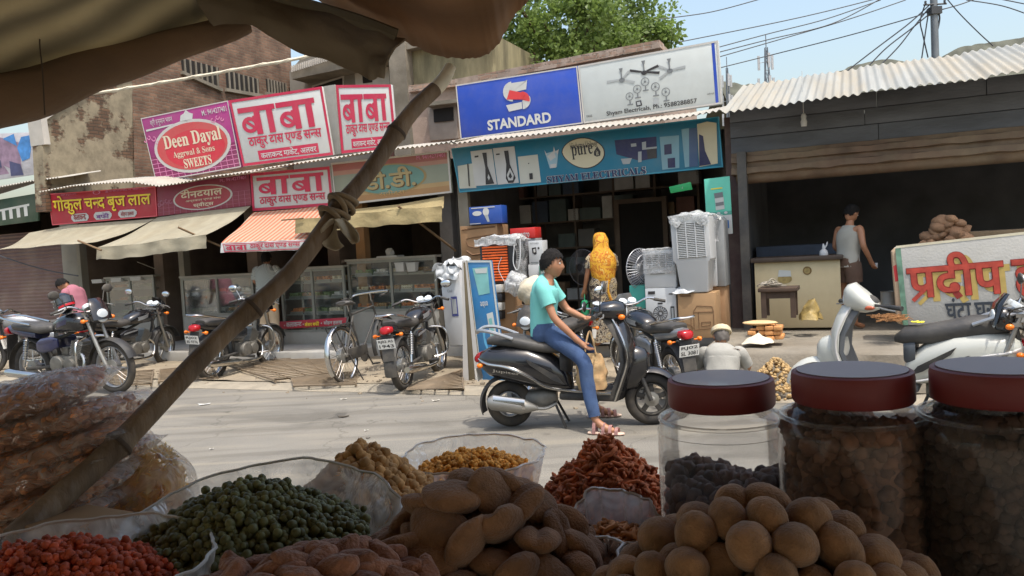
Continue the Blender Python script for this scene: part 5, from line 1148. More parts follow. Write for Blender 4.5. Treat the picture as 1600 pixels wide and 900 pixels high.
# painted counter board
M_wood_w = srgb('painted_board', (176,174,168), rough=.75, var=.07, scale=3, dirt=.3, dirtcol=lin((150,146,126)), bump=.2)
PV = 9.75
s = Sign('painted_counter', 'white hand painted counter front with red shadowed Hindi letters, at the right edge', 'sign', [(1400,388),(1760,349),(1776,500),(1412,508)], PV, M_wood_w, .5)
w_ = s.w; k = 360/ w_
g_ = deva('प<दीप होटल', .035)
s.text(g_, (.062,.16,.99,.80), srgb('paint_mustard', (176,152,86), rough=.8, var=.12, scale=9), 1, 'letter_shadow'); s.text(g_, (.036,.115,.965,.745), srgb('paint_outline', (136,44,38), rough=.8, var=.15, scale=12), 2.2, 'letter_outline'); s.text(deva('प<दीप होटल', .018), (.038,.12,.963,.74), srgb('paint_red', (168,64,50), rough=.8, var=.25, scale=12), 4)
s.text(deva('घंटा घर', .02), (.20,.66+.02,.42,.95), srgb('paint_dark', (46,52,60), rough=.8), 5)
s.rect(0,-.03,1,.0, srgb('board_edge_pale', (206,198,172), rough=.8), 'top_edge', 1); s.rect(-.004,0,.022,1, srgb('board_edge_green', (98,132,112), rough=.8, var=.4, scale=10), 'left_edge', 1)
s = Sign('board_end', 'curved end of the painted counter with a patch of red paint', 'panel', [(1394,394),(1400,388),(1412,508),(1402,505)], PV+.02, srgb('board_end_tan', (196,170,140), rough=.8, var=.15, dirt=.3), .4); s.poly([(.0,.2),(.7,.2),(.9,.42),(.2,.42)], S_dred2, 'red_patch', 1)
r, w, h = spot('metal_can', 'dented grey metal drum behind the left end of the painted counter', 'drum', 1376, 455, 1402, 484, 10.1); MB().lathe([(w,0),(w,h*.3),(w*1.04,h*.32),(w,h*.36),(w,h*.98),(w*1.05,h),(w*.92,h),(w*.9,h*.8),(.0,h*.8)], 24).build('drum', srgb('can_grey', (120,120,116), rough=.5, metal=.5, dirt=.4), r)
r, w, h = spot('straw_litter', 'brown straw litter spread on the ledge behind the white scooter', 'litter', 1372, 478, 1412, 500, 9.6); rg = random.Random(5); mb = MB()
for i in range(160):
    a = rg.uniform(0,3.14); p = Vector((rg.gauss(0,w*.6), rg.gauss(.05,.1), abs(rg.gauss(.02,.02)))); q = Vector((math.cos(a),math.sin(a),rg.uniform(-.1,.2)))*.06; mb.tube([p-q,p+q], .004, 4)
tag(mb.build('straw', srgb('straw', (140,100,62), rough=.95, var=.3), None, recenter=False), None); x = bpy.data.objects['straw']; x.parent = r; x['kind'] = 'stuff'
u, z = onv(1256, 190, 11.0); r = sthing('hanging_lamp', 'small white lamp holder hanging under the tin roof', 'lamp', u, 11.0, z-.06)
MB().lathe([(.0,0),(.035,.0),(.04,.06),(.03,.09),(.035,.13),(.02,.16),(.004,.17),(.004,.7),(0,.7)], 12).build('holder', srgb('lamp_white', (200,200,196)), r)

# ================================================================== IRON GRATES ON THE PAVEMENT
M_iron = srgb('rusty_iron', (122,108,90), rough=.75, metal=.3, var=.2, dirt=.4, dirtcol=lin((140,120,92)))
def grate(label, corners, zs, n, legs=True):
    P = [ground(px, py, z) for (px, py), z in zip(corners, zs)]; r = thing('iron_grate', label, 'grate', (P[0].x, P[0].y, .07), group='iron grates over the drain')
    P = [p - r.location for p in P]; MB().tube(P, .016, 6, closed=True).build('frame', M_iron, r); mb = MB()
    for i in range(1, n):
        t = i/n; mb.tube([P[0].lerp(P[3], t), P[1].lerp(P[2], t)], .009, 5)
    for i in range(1, 4): t = i/4; mb.tube([P[0].lerp(P[1], t)-Vector((0,0,.015)), P[3].lerp(P[2], t)-Vector((0,0,.015))], .010, 5)
    mb.build('bars', M_iron, r)
    for p in P[2:] if legs else []: MB().tube([p, (p.x, p.y, -.02)], .014, 6).build('leg', M_iron, r)
grate('rusty iron grate sloping over the drain, second from the left, with two short legs', [(340,566),(528,556),(530,580),(430,594)], [.11,.11,.09,.09], 13)
grate('low rusty iron grate at the road edge in front of the bicycle', [(455,592),(560,580),(556,600),(459,603)], [.09,.09,.08,.07], 8)
grate('rusty iron grate beneath the front wheel of the middle motorcycle', [(642,603),(722,578),(724,609),(636,608)], [.07,.09,.07,.07], 12, False)
grate('rusty iron grate between the two left motorcycles and the bamboo pole', [(250,578),(330,568),(340,590),(248,596)], [.1,.1,.08,.08], 10)
grate('rusty iron grate partly under the far left motorcycles', [(150,584),(240,578),(236,600),(140,604)], [.1,.1,.08,.07], 9)
# ================================================================== TWO-WHEELERS
T_tyre = srgb('tyre_rubber', (46,44,42), rough=.9, var=.15, scale=8, dirt=.45, dirtcol=lin((120,108,90))); V_chrome = srgb('chrome', (200,198,194), rough=.18, metal=1., var=.05, dirt=.1); V_alloy = srgb('cast_alloy', (150,148,142), rough=.45, metal=.7, var=.12, dirt=.25)
V_black = srgb('black_paint', (15,16,21), rough=.22, var=.1, scale=3, coat=.6, dirt=.10, dirtcol=lin((130,122,108))); V_matt = srgb('black_trim', (38,38,38), rough=.6, var=.12, dirt=.3); V_seat = srgb('seat_vinyl', (58,56,54), rough=.5, var=.12, scale=5, bump=.1, dirt=.35, dirtcol=lin((120,114,102)))
V_blue = srgb('bike_blue', (36,40,76), rough=.3, var=.1, coat=.5, dirt=.15); V_white = srgb('bike_white', (186,184,180), rough=.35, var=.05, dirt=.15); V_silv = srgb('bike_silver', (160,162,164), rough=.35, metal=.6, var=.06, dirt=.15)
V_red = srgb('tail_red', (170,22,28), rough=.2, var=.05); V_amber = srgb('amber_lens', (236,120,26), rough=.25, var=.05); V_lens = srgb('clear_lens', (206,212,214), rough=.1, var=.03, coat=.5); V_plate = srgb('plate_white', (226,224,216), rough=.5, var=.05, dirt=.15); V_engine = srgb('engine_grey', (112,110,104), rough=.55, metal=.5, var=.25, scale=14, dirt=.3)
V_mirror = srgb('mirror_glass', (210,214,218), rough=.05, metal=1., var=.02)
def wheel(root, x, rad, w, spokes=True, rimw=.012, m_rim=None, alloy=False, yoff=0., disc=True, n=40, turn=0., rimm=None):
    tyre = MB(); rr_ = w*.5; P = [(math.cos(6.2832*k/n)*(rad-rr_), 0, math.sin(6.2832*k/n)*(rad-rr_)) for k in range(n)]; tyre.tube(P, rr_, 10, closed=True)
    T = Matrix.Translation((x, yoff, rad)) @ Matrix.Rotation(turn, 4, 'Z')
    t = tyre.xf(T).build('wheel', T_tyre, root, angle=60); m_rim = m_rim or V_chrome
    ri = rad-w*1.0; rim = MB(); pr = [(ri,-w*.36),(ri-.006,-w*.36),(ri-.012,-w*.15),(ri-.012,w*.15),(ri-.006,w*.36),(ri,w*.36),(ri+.004,w*.2),(ri+.004,-w*.2)]
    rings = [[Vector((r_*math.cos(6.2832*k/n), y_, r_*math.sin(6.2832*k/n))) for k in range(n)] for r_, y_ in pr]; rim.loft(rings+[rings[0]], cap=False); rim.xf(T).build('rim', m_rim, t)
    hb = MB(); hb.lathe([(.012,-.07),(.03,-.06),(.03,-.04),(rad*.26,-.035),(rad*.28,.035),(.03,.04),(.03,.06),(.012,.07)], 20, euler(90)); hb.xf(T).build('hub', V_alloy, t)
    sp_ = MB()
    if alloy:
        for k in range(5):
            a = 6.2832*k/5+.3; c, s_ = math.cos(a), math.sin(a); M_ = Matrix(((c,0,-s_,0),(0,1,0,0),(s_,0,c,0),(0,0,0,1)))
            sp_.box(rad*.2, ri-.004, -.014, .014, -.022, .022, M_)
        sp_.xf(T).build('spokes', V_alloy if alloy is True else alloy, t, bevel=.006)
    else:
        ns = 32
        for k in range(ns):
            a = 6.2832*k/ns; b = a+(.35 if k % 2 else -.35); y_ = .03 if (k//2) % 2 else -.03
            sp_.tube([(rad*.2*math.cos(b), y_, rad*.2*math.sin(b)), (ri*math.cos(a), 0, ri*math.sin(a))], .0022, 4, cap=False)
        sp_.xf(T).build('spokes', V_chrome, t)
    return t
def fender(root, x, rad, a0, a1, w, m, name, n=16, thick=.004, r_off=.025, yz=0., curve=.35):
    def fn(a, b):
        t = R(a0+(a1-a0)*a); q = (b-.5)*2; r_ = rad+r_off-w*curve*q*q
        return (x+r_*math.cos(t), q*w, rad+yz+r_*math.sin(t))
    return MB().grid(fn, n, 7, thick).build(name, m, root, angle=70)
def indicator(root, p, d=(0,1,0), m=None, s_=1.):
    MB().ball(p, (.032*s_, .026*s_, .024*s_), 10, 7).tube([p, (p[0]-d[0]*.06, p[1]-d[1]*.06, p[2]-d[2]*.06)], .008, 6).build('indicator', m or V_amber, root)
def plate(root, txts, M_, w=.21, h=.115):
    p = MB().box(-.004, 0, -w/2, w/2, -h/2, h/2).xf(M_).build('number_plate', V_plate, root, bevel=.0)
    for i, tx in enumerate(txts):
        a, b = glyph(tx, .015); xs = [q[0] for q in a]; ys = [q[1] for q in a]; X0, X1, Y0, Y1 = min(xs), max(xs), min(ys), max(ys); hh = h*.34
        z1 = h*.42-i*h*.46
        vs = [(-.0065, w*.42-(q[0]-X0)/(X1-X0)*w*.84, z1-hh+(q[1]-Y0)/(Y1-Y0)*hh) for q in a]
        MB().add(vs, b).xf(M_).build('plate_lettering', S_black, p, smooth=False, fix=False)
def mirror(root, base, head, rz=0., m=None, sh=None):
    mb = MB(); b, h = Vector(base), Vector(head); mb.tube(bez([b, b.lerp(h, .55)+Vector((-.01,0,.05)), h], 6), .006, 6)
    o = mb.build('mirror', m or V_matt, root); T = Matrix.Translation(h) @ Matrix.Rotation(rz, 4, 'Z')
    MB().ball((0,0,0), (.018,.075,.05), 14, 8).xf(T).build('housing', m or V_matt, o); MB().ball((-.010,0,0), (.012,.068,.043), 14, 8).xf(T).build('glass', V_mirror, o)
    return o
def motorcycle(label, loc, rotz, scale=1., tank=None, stripe=None, panel=None, alloy=False, mir=(1,1), steer=0., txt=None, guard=True, fly=True, rimm=None, lean=-6., group='motorcycles parked along the street', visor=None):
    r = thing('motorcycle', label, 'motorcycle', loc, 0, group, scale=scale); r.rotation_euler = (R(lean), 0, rotz)
    tank = tank or V_black; panel = panel or tank; xr, xf_, rd = -.60, .65, .305
    wheel(r, xr, rd, .085, alloy=alloy, m_rim=rimm); wheel(r, xf_, rd+.005, .075, alloy=alloy, m_rim=rimm, turn=steer)
    fender(r, xf_, rd, 20, 165, .062, V_matt if fly else tank, 'front_fender', r_off=.035); fender(r, xr, rd, 60, 195, .075, V_matt, 'rear_fender', r_off=.05)
    fk = MB()
    for y in (.085, -.085): fk.tube([(xf_, y, rd), (.52, y, .60), (.40, y, .93)], [.024,.022,.017], 10)
    fk.cbox((.43,0,.86), (.06,.22,.03)); fk.cbox((.405,0,.93), (.06,.2,.025)); fk.tube([(.44,0,.84),(.40,0,.95)], .025, 8); fk.tube([(xf_,-.1,rd),(xf_,.1,rd)], .012, 8); fk.build('front_fork', V_alloy, r)
    frm = MB()
    for P in ([(.42,0,.86),(.38,0,.62),(.28,0,.36),(.0,0,.27),(-.2,0,.30)], [(.42,0,.84),(.1,0,.72),(-.25,0,.64),(-.75,0,.70)], [(-.2,.05,.30),(-.28,.06,.64)], [(-.2,-.05,.30),(-.28,-.06,.64)], [(-.2,.09,.33),(-.6,.10,.305)], [(-.2,-.09,.33),(-.6,-.10,.305)]): frm.tube(bez(P, 3), .02, 7)
    frm.build('frame', V_matt, r)
    for y in (.13, -.13):
        sh_ = MB(); sh_.tube([(-.60,y,.33),(-.50,y,.68)], .014, 8)
        for k in range(12): z = .43+.02*k; x = -.60+.10*(z-.33)/.35; sh_.tube([(x+.027*math.cos(6.28*j/10), y+.027*math.sin(6.28*j/10), z) for j in range(10)], .006, 4, closed=True)
        sh_.build('shock_absorber', V_chrome, r)
    tk = MB(); tk.loftx([(.36,.80,.06,.05),(.33,.82,.12,.085),(.22,.835,.145,.11),(.05,.825,.14,.105),(-.10,.79,.10,.075),(-.17,.765,.06,.04)], 18, 2.6); t = tk.build('fuel_tank', tank, r, angle=60); MB().lathe([(.0,.0),(.04,.0),(.04,.015),(.0,.02)], 14, Matrix.Translation((.14,0,.945))).build('filler_cap', V_chrome, t)
    if stripe:
        for sd in (1, -1):
            d = MB(); d.grid(lambda a, b: (-.12+.36*a, sd*(.150-.10*(abs(a-.62)*1.15)**2*2.2+.002), .755+.055*b+.09*a), 10, 3, .002); d.build('tank_stripe', stripe, t)
    se = MB(); se.loftx([(-.12,.755,.09,.03),(-.16,.775,.115,.05),(-.32,.765,.135,.055),(-.50,.79,.135,.055),(-.74,.805,.115,.05),(-.80,.81,.08,.03)], 16, 3); se.build('seat', V_seat, r, angle=60)
    for sd in (1, -1):
        MB().loftx([(-.36,.57,.012,.05,sd*.12),(-.28,.58,.022,.085,sd*.125),(-.12,.60,.022,.085,sd*.125),(-.02,.61,.01,.05,sd*.12)], 12, 3).build('side_panel', panel, r, angle=60)
        if stripe: MB().prism([(-.32,.60),(-.06,.64),(-.05,.66),(-.30,.63)], sd*.150-.001, sd*.150+.002).build('panel_stripe', stripe, r)
    MB().loftx([(-.40,.70,.10,.05),(-.60,.725,.10,.055),(-.80,.76,.085,.05),(-.90,.785,.05,.03)], 14, 2.8).build('tail_cowl', panel, r, angle=60)
    MB().loftx([(-.88,.755,.075,.045),(-.94,.75,.07,.045),(-.965,.745,.05,.03)], 12, 3).build('tail_light', V_red, r, angle=60)
    plate(r, txt or ['RJ02', 'SG 2241'], Matrix.Translation((-.955,0,.60)) @ Matrix.Rotation(R(-14), 4, 'Y')); fl = MB().grid(lambda a, b: (-.90-.05*a+.0, -.07+.14*b, .70-.30*a), 5, 4, .006).build('mud_flap', V_matt, r)
    for y in (.16,-.16): indicator(r, (-.88, y, .69), (0, math.copysign(1,y), 0))
    for y in (.20,-.20): indicator(r, (.50, y, .86), (0, math.copysign(1,y), 0))
    MB().tube(bez([(-.42,.13,.83),(-.70,.14,.88),(-.93,.10,.92),(-.97,0,.92),(-.93,-.10,.92),(-.70,-.14,.88),(-.42,-.13,.83)], 5), .013, 8).build('grab_rail', V_chrome, r)
    en = MB(); en.cbox((.02,0,.36), (.36,.22,.18)); en.lathe([(.09,-.16),(.10,-.15),(.10,.15),(.09,.16)], 18, euler(90,0,0,(-.06,0,.36))); en.lathe([(.07,-.15),(.075,.15)], 16, euler(90,0,0,(.12,0,.36))); e_ = en.build('engine', V_engine, r, bevel=.012)
    cy = MB(); Mx = Matrix.Translation((.16,0,.44)) @ Matrix.Rotation(R(22), 4, 'Y')
    for k in range(9): cy.box(-.085,.085,-.085,.085,.015*k*1.35,.015*k*1.35+.008, Mx)
    cy.box(-.055,.055,-.055,.055,-.05,.2, Mx); cy.build('cylinder_fins', V_alloy, e_); MB().cbox((-.03,0,.50),(.10,.09,.09)).build('carburettor', V_engine, e_, bevel=.01)
    ex = MB(); ex.tube(bez([(.25,-.06,.48),(.33,-.10,.38),(.26,-.13,.22),(.0,-.14,.20),(-.22,-.15,.22)], 6), .02, 9); ex.tube([(-.20,-.15,.22),(-.28,-.155,.225),(-.80,-.17,.27),(-.86,-.17,.275)], [.025,.045,.05,.035], 12); ex.build('exhaust', V_chrome, r)
    MB().tube([(-.08,-.26,.27),(-.08,.26,.27)], .013, 8).tube([(-.08,-.28,.275),(-.08,-.19,.275)], .022, 8).tube([(-.08,.28,.275),(-.08,.19,.275)], .022, 8).build('footpegs', V_matt, r)
    MB().tube([(-.18,.06,.28),(-.14,.20,.01)], .012, 6).build('side_stand', V_matt, r); MB().box(-.62,-.1,.115,.135,.28,.37).build('chain_guard', V_matt, r, bevel=.01)
    hbm = MB(); hbm.tube(bez([(.26,.36,.98),(.33,.22,1.03),(.38,.08,.98),(.38,-.08,.98),(.33,-.22,1.03),(.26,-.36,.98)], 5), .012, 8); hb = hbm.build('handlebar', V_chrome, r)
    for sd in (1,-1):
        MB().tube([(.245,sd*.385,.975),(.30,sd*.27,1.01)], .018, 8).build('grip', V_matt, hb); MB().tube([(.33,sd*.25,1.015),(.37,sd*.34,.985),(.33,sd*.41,.97)], .007, 6).build('lever', V_alloy, hb)
    MB().tube(bez([(.35,.2,1.02),(.48,.16,.98),(.47,.05,.86),(.42,0,.75)], 5), .007, 5).tube(bez([(.35,-.2,1.02),(.50,-.14,.96),(.46,-.05,.84),(.40,0,.70)], 5), .007, 5).build('cables', V_matt, r)
    MB().loftx([(.58,.90,.06,.06),(.56,.90,.095,.09),(.50,.90,.10,.10),(.44,.90,.07,.07)], 16, 2.4).build('headlight', visor or panel, r, angle=60); MB().ball((.575,0,.90), (.02,.082,.078), 14, 8).build('headlight_lens', V_lens, r)
    MB().loft([[(.60,-.10,.86),(.60,.10,.86),(.58,.13,.86),(.58,-.13,.86)], [(.55,-.11,1.02),(.55,.11,1.02),(.53,.12,1.02),(.53,-.12,1.02)], [(.48,-.07,1.10),(.48,.07,1.10),(.47,.07,1.10),(.47,-.07,1.10)]]).build('visor_cowl', visor or panel, r, angle=60)
    for y in (.055,-.055): MB().lathe([(.0,0),(.05,0),(.052,.03),(.045,.045),(0,.045)], 16, Matrix.Translation((.43,y,.99)) @ Matrix.Rotation(R(-35), 4, 'Y')).build('gauge', V_lens, r)
    for sd, on in zip((1,-1), mir):
        if on: mirror(r, (.33, sd*.24, 1.02), (.30, sd*.36, 1.18), 0, V_chrome if on == 2 else None)
    if guard: MB().tube(bez([(.32,.05,.66),(.38,.22,.62),(.40,.26,.45),(.36,.22,.30),(.28,.08,.27)], 4), .013, 8).tube(bez([(.32,-.05,.66),(.38,-.22,.62),(.40,-.26,.45),(.36,-.22,.30),(.28,-.08,.27)], 4), .013, 8).build('crash_guard', V_chrome, r)
    return r
def stand_on(rear_px, front_px, base=1.25, xr=-.60, z=0.):
    a, b = ground(*rear_px, z), ground(*front_px, z); d = b-a; k = Vector((d.x, d.y, 0)).length/base
    rz = math.atan2(d.y, d.x); o = a - Vector((math.cos(rz), math.sin(rz), 0))*xr*k; return (o.x, o.y, z), rz, k

L_, rz, k = stand_on((36,612), (212,615)); print('bike1', L_, math.degrees(rz), k)
bike1 = motorcycle('black and blue motorcycle with a helmet hung on it and long chrome exhaust', L_, rz, min(max(k, .95), 1.2), V_black, V_blue, V_blue, rimm=V_silv, lean=3, visor=V_black)
L_, rz, k = stand_on((150,592), (264,568)); print('bike2', L_, math.degrees(rz), k)
motorcycle('dark motorcycle with a pale tank flash and dusty cast wheels, second from the left', L_, rz, 1.08, V_black, V_silv, V_black, alloy=True, lean=5, steer=.25, guard=False)
L_, rz, k = stand_on((330,596), (425,572)); print('bike3', L_, math.degrees(rz), k)
motorcycle('dark motorcycle with red tail light and white plate, crossed by the bamboo pole', L_, rz, 1.08, V_black, None, V_black, mir=(2,2), txt=['RJ02', '8S 9776'], lean=3)
L_, rz, k = stand_on((632,611), (688,583)); print('bike4', L_, math.degrees(rz), k)
motorcycle('black motorcycle with amber indicators and a large red tail light, parked beside the bicycle', L_, rz, 1.05, V_black, V_silv, V_black, txt=['RJ02 AS', '1943'], lean=-4, mir=(0,1))
L_, rz, k = stand_on((1066,636), (975,602)); print('bike5', L_, math.degrees(rz), k)
bike5 = motorcycle('black and silver motorcycle with a white plate, parked right behind the black scooter', (L_[0], L_[1], 0), rz, 1.0, V_black, V_silv, V_silv, mir=(2,0), txt=['RJ02', 'SL 3081'], lean=-3)
pos = ground(1685, 672, 0); L_ = (pos.x, pos.y, 0)
motorcycle('black motorcycle with round gauges and a raised mirror, cut off by the right edge', L_, R(160), 1.0, V_black, V_silv, V_black, mir=(1,1), lean=-2)
pos = ground(862, 612, 0)
motorcycle('dark motorcycle mostly hidden behind the boy and the black scooter', (pos.x, pos.y, 0), R(236), .95, V_matt, None, V_matt, mir=(0,0), lean=-3, guard=False)
pos = ground(52, 583, .055)
motorcycle('silver tailed motorcycle in the shade behind the one with the helmet', (pos.x, pos.y, .055), R(196), 1.05, V_silv, None, V_silv, mir=(0,0), lean=3, guard=False)
pos = ground(-95, 592, 0)
motorcycle('motorcycle cut off by the left edge, only its round mirror and grip in view', (pos.x, pos.y, 0), R(20), 1.1, V_black, None, V_black, mir=(2,2), lean=3)
# helmet on bike 1
u_ = bike1.matrix_basis @ Vector((.14, -.10, 1.02)); hm = thing('helmet', 'black full face helmet with red marks, hung on the handlebar of the far left motorcycle', 'helmet', u_, 0); hm.rotation_euler = (R(12), R(-18), bike1.rotation_euler.z + R(-35))
mb = MB(); mb.ball((0,0,.05), (.165,.135,.15), 22, 16); mb.v = [Vector((p.x + (.05 if p.x > .06 and p.z < .02 else 0), p.y*(1-.15*(p.z < -.02)), max(p.z, -.075))) for p in mb.v]; mb.build('shell', V_black, hm, angle=60)
MB().grid(lambda a, b: (.172*math.cos((a-.5)*2.1), .143*math.sin((a-.5)*2.1), .02+.095*b), 12, 5, .004).build('visor', srgb('smoked_visor', (44,48,52), rough=.05, coat=1.), hm)
MB().grid(lambda a, b: (.215*math.cos((a-.5)*1.4), .150*math.sin((a-.5)*1.5), -.05+.03*b+.02*a), 8, 3, .003).build('red_mark', V_red, hm); MB().grid(lambda a, b: (-.05+.17*a, -.137+.02*a*a, .12-.05*a+.02*b), 8, 3, .003).build('grey_mark', V_silv, hm)

# ------------------------------------------------------------------ scooters
def scooter(label, loc, rotz, body, inner, seatm, lean=-5., trimm=None, txt='', mir=(1,1), group='scooters', scale=1., dome=False):
    r = thing('scooter', label, 'scooter', loc, 0, group, scale=scale); r.rotation_euler = (R(lean), 0, rotz); xr, xf_ = -.64, .64; trimm = trimm or V_chrome
    wheel(r, xr, .215, .10, alloy=V_silv, rimm=V_silv, m_rim=V_silv); wheel(r, xf_, .235, .095, alloy=V_matt, m_rim=V_matt, turn=.12)
    b = MB(); b.loftx([(-.905,.625,.045,.03),(-.87,.63,.12,.07),(-.79,.615,.175,.13),(-.62,.60,.20,.17),(-.42,.565,.205,.19),(-.22,.50,.185,.17),(-.10,.44,.15,.13),(-.05,.40,.12,.09)], 22, 2.7); bd = b.build('rear_body', body, r, angle=60)
    for sd in (1,-1):
        MB().tube(bez([(-.895,sd*.07,.655),(-.79,sd*.185,.62),(-.60,sd*.212,.585),(-.40,sd*.213,.49),(-.26,sd*.20,.40),(-.0,sd*.19,.355),(.30,sd*.20,.33)], 6), .011, 7).build('side_guard', trimm, r)
        MB().prism([(-.44,.66),(-.16,.50),(-.10,.42),(-.20,.46),(-.40,.60)], sd*.207-.002, sd*.207+.002).build('side_vent', V_matt, bd)
        if txt:
            a, c = glyph(txt, .006); xs = [q[0] for q in a]; ys = [q[1] for q in a]; X0, X1, Y0, Y1 = min(xs), max(xs), min(ys), max(ys)
            MB().add([(-.74+(q[0]-X0)/(X1-X0)*.25 if sd < 0 else -.49-(q[0]-X0)/(X1-X0)*.25, sd*.208, .545+(q[1]-Y0)/(Y1-Y0)*.03 - (0.04*((q[0]-X0)/(X1-X0)) if sd < 0 else .04*(1-(q[0]-X0)/(X1-X0)))) for q in a], c).build('side_lettering', V_chrome, bd, smooth=False, fix=False)
    kh = 1.45 if dome else 1.; sg_ = MB(); sg_.loftx([(-.03+.05*(dome*1),.69,.06,.02*kh),(-.08+.03*(dome*1),.715,.12,.045*kh),(-.25,.735,.15,.055*kh),(-.40,.76,.155,.06*kh),(-.55,.795,.15,.06*kh),(-.72,.81,.125,.05*kh),(-.80,.80,.08,.03*kh)], 18, 2.8); sg_.build('seat', seatm, r, angle=60)
    MB().loftx([(-.05,.60,.11,.10),(-.10,.58,.14,.12),(-.14,.58,.15,.12)], 16, 3).build('seat_front', inner, r, angle=60)
    MB().tube(bez([(-.55,.15,.83),(-.74,.16,.90),(-.86,.11,.91),(-.90,0,.88),(-.86,-.11,.91),(-.74,-.16,.90),(-.55,-.15,.83)], 5), .016, 8).build('grab_rail', V_silv, r)
    MB().loftx([(-.87,.66,.10,.045),(-.915,.645,.085,.04),(-.935,.64,.05,.02)], 14, 3).build('tail_light', V_red, r); fender(r, xr, .215, 95, 200, .085, V_matt, 'rear_fender', r_off=.06)
    plate(r, ['RJ02', 'BS 4417'], Matrix.Translation((-.91,0,.50)) @ Matrix.Rotation(R(-10), 4, 'Y'))
    for y in (.17,-.17): indicator(r, (-.86, y, .60), (0, math.copysign(1,y), 0), None, .9)
    fl = MB(); fl.loft([[(-.16,-.16,.27),(-.16,.16,.27),(-.16,.16,.335),(-.16,-.16,.335)],[(.36,-.19,.25),(.36,.19,.25),(.36,.19,.325),(.36,-.19,.325)]]); fl.build('floorboard', inner, r, bevel=.02); MB().box(-.12,.32,-.15,.15,.327,.333).build('floor_mat', V_matt, r)
    sec = [(.34,.26,.20),(.40,.42,.215),(.46,.60,.215),(.45,.75,.195),(.40,.88,.15),(.35,.97,.09)]
    def apr(off, kx=0.):
        rings = []
        for x, z, w in sec:
            rings.append([Vector((x+off+kx+.075*(1-((j-6)/6)**2) , w*(j-6)/6, z)) for j in range(13)])
        return rings
    A = apr(0); Bk = [[p - Vector((.03,0,0)) for p in q[::-1]] for q in A]; mb = MB(); mb.loft([a+c for a, c in zip(A, Bk)]); mb.build('front_apron', body, r, angle=60)
    Ik = [[p*1. - Vector((.034,0,0)) for p in q] for q in A]; mb = MB(); mb.loft([[Vector((p.x,p.y*.93,p.z)) for p in q]+[Vector((p.x-.03-.05*(1-(p.y/.22)**2),p.y*.88,p.z)) for p in q[::-1]] for q in Ik]); mb.build('inner_panel', inner, r, angle=60)
    for sd in (1,-1): MB().tube(bez([(x+.0-.012, sd*(w+.006), z) for x, z, w in sec], 4), .010, 7).build('apron_edge', trimm, r)
    nz = MB(); nz.loftx([(.40,.50,.13,.20),(.52,.52,.12,.20),(.60,.55,.09,.14),(.64,.56,.05,.08)], 16, 2.4); nz.build('nose', body, r, angle=60)
    fender(r, xf_, .235, 10, 165, .075, body, 'front_fender', r_off=.05, curve=.5)
    mb = MB()
    for y in (.08,-.08): mb.tube([(xf_,y,.235),(.50,y*.6,.62)], .02, 8)
    mb.tube([(.48,0,.6),(.33,0,1.02)], .03, 9); mb.build('front_fork', V_matt, r)
    hd = MB(); hd.loftx([(.13,.965,.05,.03),(.17,.975,.13,.055),(.23,1.00,.165,.09),(.31,1.04,.15,.125),(.37,1.045,.11,.105),(.40,1.04,.06,.07)] if dome else [(.14,1.02,.05,.03),(.18,1.03,.12,.05),(.26,1.04,.15,.075),(.36,1.03,.125,.095),(.43,1.02,.09,.085),(.46,1.02,.06,.055)], 18, 2.5); hd.build('handlebar_cowl', body, r, angle=60); MB().ball((.402,0,1.025) if dome else (.44,0,1.02), (.012,.06,.05) if dome else (.03,.075,.06), 14, 8).build('headlight', V_lens, r); MB().ball((.175,0,1.02) if dome else (.22,0,1.095), (.06,.09,.022), 12, 6, Matrix.Rotation(R(-38 if dome else 12), 3, 'Y')).build('speedometer', V_matt if dome else V_lens, r)
    for y in (.12,-.12):
        if dome: MB().ball((.19,y*1.2,.965), (.045,.014,.018), 12, 7).build('indicator', srgb('dull_red_lens', (168,84,54), rough=.3), r)
        else: indicator(r, (.42, y, .985), (0, math.copysign(1,y), 0))
    for sd in (1,-1):
        tn = Matrix.Translation((.25,0,-.05 if dome else 0)) @ Matrix.Rotation(R(48 if dome else 0), 4, 'Z') @ Matrix.Translation((-.25,0,0))
        MB().tube([(.25,sd*.13,1.03),(.20,sd*.35,1.02)], .012, 8).xf(tn).build('handlebar', V_matt, r); MB().tube([(.212,sd*.25,1.022),(.195,sd*.375,1.018)], .021, 9).xf(tn).build('grip', V_matt, r); MB().tube([(.27,sd*.20,1.02),(.275,sd*.29,1.01),(.245,sd*.36,1.0)], .007, 6).xf(tn).build('brake_lever', V_alloy, r)
    for sd, on in zip((1,-1), mir):
        if on: mirror(r, (.24, sd*.2, 1.05), (on if isinstance(on, tuple) else (.20, sd*.33, 1.25)), 0)
    ex = MB(); ex.tube([(-.36,-.14,.20),(-.44,-.165,.215),(-.50,-.175,.225),(-.76,-.19,.27),(-.80,-.19,.275)], [.02,.05,.072,.068,.04], 14); ex.tube(bez([(-.2,-.06,.22),(-.3,-.12,.19),(-.42,-.16,.21)], 4), .016, 8); ex.build('exhaust', V_alloy, r)
    MB().loft([[(-.74,-.25,.255),(-.74,-.25,.315),(-.74,-.235,.34)],[(-.46,-.24,.21),(-.46,-.24,.27),(-.46,-.225,.295)]], cap=False, wrap=False).build('exhaust_shield', V_chrome, r)
    MB().loftx([(-.62,.235,.05,.06,.07),(-.45,.24,.10,.09,.03),(-.30,.26,.10,.09),(-.20,.27,.06,.06)], 14, 3).build('engine', V_engine, r); MB().tube([(-.22,.06,.24),(-.12,.12,.01)], .012, 6).tube([(-.22,-.06,.24),(-.12,-.12,.01)], .012, 6).build('centre_stand', V_matt, r)
    return r
L_, rz, k = stand_on((798,666), (1021,663), 1.28, -.64); print('scooter', L_, math.degrees(rz), k)
